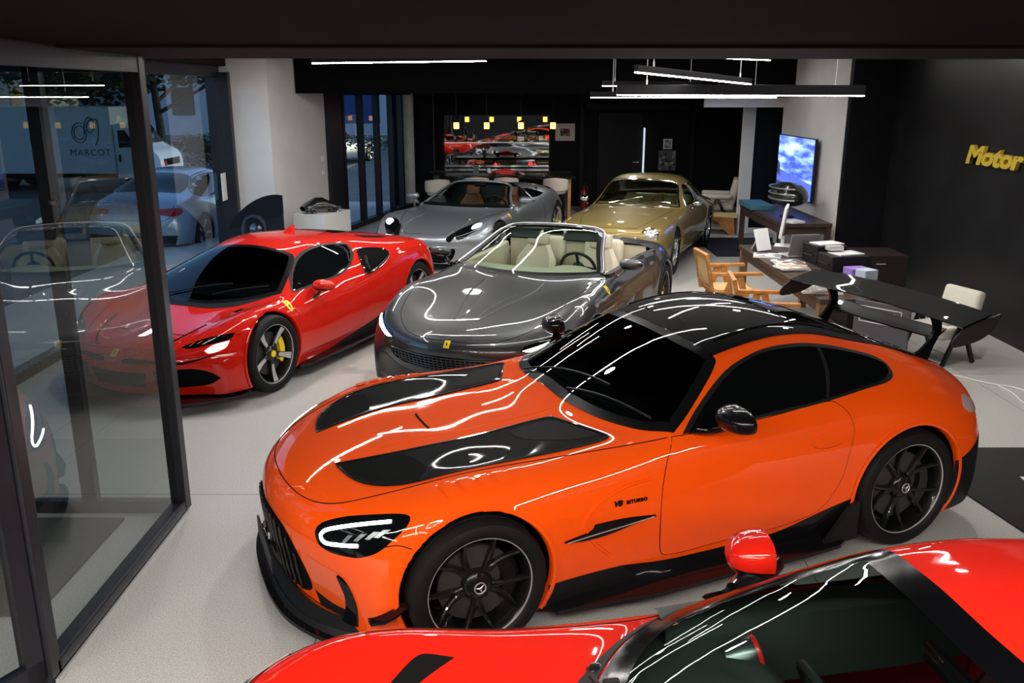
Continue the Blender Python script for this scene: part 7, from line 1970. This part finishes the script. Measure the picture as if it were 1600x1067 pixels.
# ------------------------------------------------------------------ teak chairs with cane
def cane_chair(loc, rz, label):
    t = empty('cane_chair', loc, rz, label, 'chair', 'teak cane armchairs at the desk')
    mb = MB(); mb.box((.02, 0, .43), (.50, .48, .035), bev=.004); st = mb.build('seat_frame', M_WOODO, t)
    mb = MB(); mb.box((.02, 0, .452), (.42, .40, .006)); mb.build('seat_cane', M_CANE, st)
    mb = MB()
    for s in (-1, 1): mb.box((-.28, s * .215, .62), (.035, .045, .44), rot=RY(-.20), bev=.004)
    mb.box((-.325, 0, .83), (.04, .46, .06), rot=RY(-.20), bev=.006); mb.box((-.255, 0, .50), (.035, .42, .04), rot=RY(-.20)); bk = mb.build('backrest', M_WOODO, t)
    mb = MB(); mb.box((-.288, 0, .665), (.010, .39, .30), rot=RY(-.20)); mb.build('back_cane', M_CANE, bk)
    for s in (-1, 1):
        mb = MB(); mb.box((0, s * .27, .645), (.56, .06, .035), bev=.006); mb.build('armrest', M_WOODO, t)
        mb = MB(); mb.box((.135, s * .27, .315), (.065, .035, .66), rot=RY(-.32)); mb.build('leg', M_WOODO, t)
        mb = MB(); mb.box((-.135, s * .27, .315), (.065, .035, .66), rot=RY(.32)); mb.build('leg', M_WOODO, t)
        mb = MB(); mb.box((0, s * .27, .40), (.30, .03, .045)); mb.build('side_rail', M_WOODO, t)
    return t
cane_chair((2.42, 9.70, 0), .10, 'teak cane chair farthest along the long desk')
cane_chair((2.44, 8.28, 0), -.12, 'teak cane chair nearer the orange coupe, pale woven back turned to the aisle')

# ------------------------------------------------------------------ left corner: plinth, model, bonnet panel, switches
pl_ = empty('plinth', (-3.02, 14.05, 0), -.35, 'white display plinth left of the folding windows', 'plinth')
mb = MB(); mb.box((0, 0, .36), (.55, .80, .72), bev=.003); mb.build('body', mat('plinth_white', (.62, .62, .58), .35), pl_)
mc = empty('model_car', (-3.02, 13.98, .722), -2.5, 'black scale model car on the white plinth', 'model car')
sec = [(-.30, .05, .11, .13), (-.27, .09, .14, .15), (-.12, .10, .145, .18), (-.02, .10, .13, .235), (.10, .10, .125, .24), (.20, .10, .14, .19), (.28, .09, .14, .15), (.31, .05, .11, .11)]
mb = MB(); rows = []
for x, zb, yw, zt in sec:
    rows.append([Vector((x, yw * math.cos(a) if abs(math.cos(a)) > .01 else 0, .075 + (zt - .075) * max(0, math.sin(a)) - .04 * max(0, -math.sin(a)))) for a in [2 * PI * k / 20 for k in range(20)]])
mb.grid(rows, closed_v=True); mb.build('model_body', mat('model_black', (.008, .008, .008), .25, coat=1.0), mc, smooth=True)
for x in (-.19, .19):
    for y in (-.12, .12):
        mb = MB(); mb.lathe([(0, -.02), (.045, -.02), (.048, 0), (.045, .02), (.03, .021), (0, .015)], n=20, M=T(x, y, .048) @ (RX(-PI / 2) if y > 0 else RX(PI / 2))); w_ = mb.build('wheel', M_RUBBER, mc)
        mb = MB(); mb.lathe([(.03, .022), (.034, .023), (.036, .018)], n=20, M=T(x, y, .048) @ (RX(-PI / 2) if y > 0 else RX(PI / 2))); wheel_star(mb, .03, 5, .006, .006, .02, .02, thick=.004, r0=.004) if False else None; mb.build('wheel_rim', M_CHROME, w_)
bp_ = empty('bonnet_panel', (-3.78, 13.35, 0), -.12, 'glossy black quarter-round bonnet panel standing against the white pillar', 'display panel')
mb = MB(); out = [(.33, 0), (.33, 1.06), (.22, 1.07), (.05, 1.04), (-.15, .95), (-.35, .80), (-.50, .62), (-.56, .45), (-.56, 0)]
rows = []
for (x, z) in spline2([out[0], out[0], out[1], out[1]] + out[2:-1] + [out[-1], out[-1]], 6): rows.append((x, z))
mb.prism(rows, -.02, .02, M=RX(PI / 2)); mb.build('panel_shell', M_BLACK, bp_, angle=40)
mb = MB(); mb.lathe([(.15, .02), (.17, .05), (.20, .05), (.21, .02)], n=28, M=T(-.13, 0, .52) @ RX(PI / 2) @ Matrix.Diagonal((1, 1.25, 1, 1))); mb.lathe([(0, .06), (.08, .045), (.11, .02)], n=24, M=T(-.12, 0, .53) @ RX(PI / 2)); mb.build('lamp_bowl', mat('smoked_chrome', (.12, .13, .15), .15, .9), bp_, smooth=True)
for k, (s_, z_) in enumerate(((1.86, 1.42), (1.86, 1.18))):
    c_ = wp(s_, -.006); mb = MB(); mb.box((c_.x, c_.y, z_), (.09, .012, .09), rot=RZ(wang), bev=.003); mb.box((c_.x + .008 * DIRW.y, c_.y - .008 * DIRW.x, z_), (.03, .012, .05), rot=RZ(wang))
    tag(mb.build('wall_switch', M_WHITE), '%s white switch on the white wall beside the folding windows' % ('upper' if k == 0 else 'lower'), 'switch', 'wall switches')
mb = MB(); p = at_x(352, 291, FX + .06); mb.box((FX + .07, 13.75, p.z), (.012, .22, .42), bev=.004); tag(mb.build('notice_sheet', M_WHITE), 'white notice on the window frame beside the pillar', 'notice')

# ------------------------------------------------------------------ right wall lettering, mat, cable
my = mat('letter_yellow', (.50, .36, .03), .45)
a_ = at_x(1513, 253, 5.21); 
t = text_mesh('wall_lettering', 'Motor', .27, my, None, depth=.02, shear=.22, bold=.012, spacing=.98)
t.matrix_world = T(5.19, a_.y, a_.z - .0) @ RZ(-PI / 2) @ RX(PI / 2) @ Matrix.Diagonal((1.6, 1, 1, 1))
tag(t, 'yellow slanted letters on the dark metal wall at the right edge', 'sign')
m_ = mat('ribbed_rubber', (.012, .012, .012), .55); nt, n, l, b = nodes_of(m_)
wv = n.new('ShaderNodeTexWave'); wv.inputs['Scale'].default_value = 22; wv.bands_direction = 'DIAGONAL'; bpn = n.new('ShaderNodeBump'); bpn.inputs['Strength'].default_value = .8; bpn.inputs['Distance'].default_value = .01
tc = n.new('ShaderNodeTexCoord'); l.new(tc.outputs['Object'], wv.inputs['Vector']); l.new(wv.outputs['Fac'], bpn.inputs['Height']); l.new(bpn.outputs[0], b.inputs['Normal'])
mb = MB(); mb.prism([(3.40, 6.08), (2.95, 5.52), (3.08, 4.75), (3.4, 4.3), (5.1, 4.3), (5.1, 6.08)], .001, .014)
fm = mb.build('rubber_mat', m_); tag(fm, 'black ribbed rubber mat on the floor behind the rear bumper', 'mat')
mb = MB(); mb.box((3.75, 5.50, .0155), (.55, .05, .003), rot=RZ(-.12)); mb.build('mat_stripe', M_WHITE, fm)
pts = [(3.95, 8.0, .008), (4.17, 7.79, .008), (4.30, 7.62, .008), (4.39, 7.55, .008), (4.48, 7.50, .008), (4.56, 7.36, .008), (4.75, 7.10, .008), (5.0, 6.9, .008)]
mb = MB(); mb.tube([(x, y, .008) for x, y in spline2([p[:2] for p in pts], 6, False)], .008, n=6)
tag(mb.build('power_cable', M_WHITE), 'white cable on the floor, upper strand running towards the wall', 'cable')
pts = [(4.38, 7.54), (4.40, 7.35), (4.36, 7.06), (4.45, 6.7), (4.6, 6.3)]
mb = MB(); mb.tube([(x, y, .008) for x, y in spline2(pts, 6, False)], .006, n=6)
tag(mb.build('power_cable', M_WHITE), 'thinner white cable branching off towards the ribbed mat', 'cable')
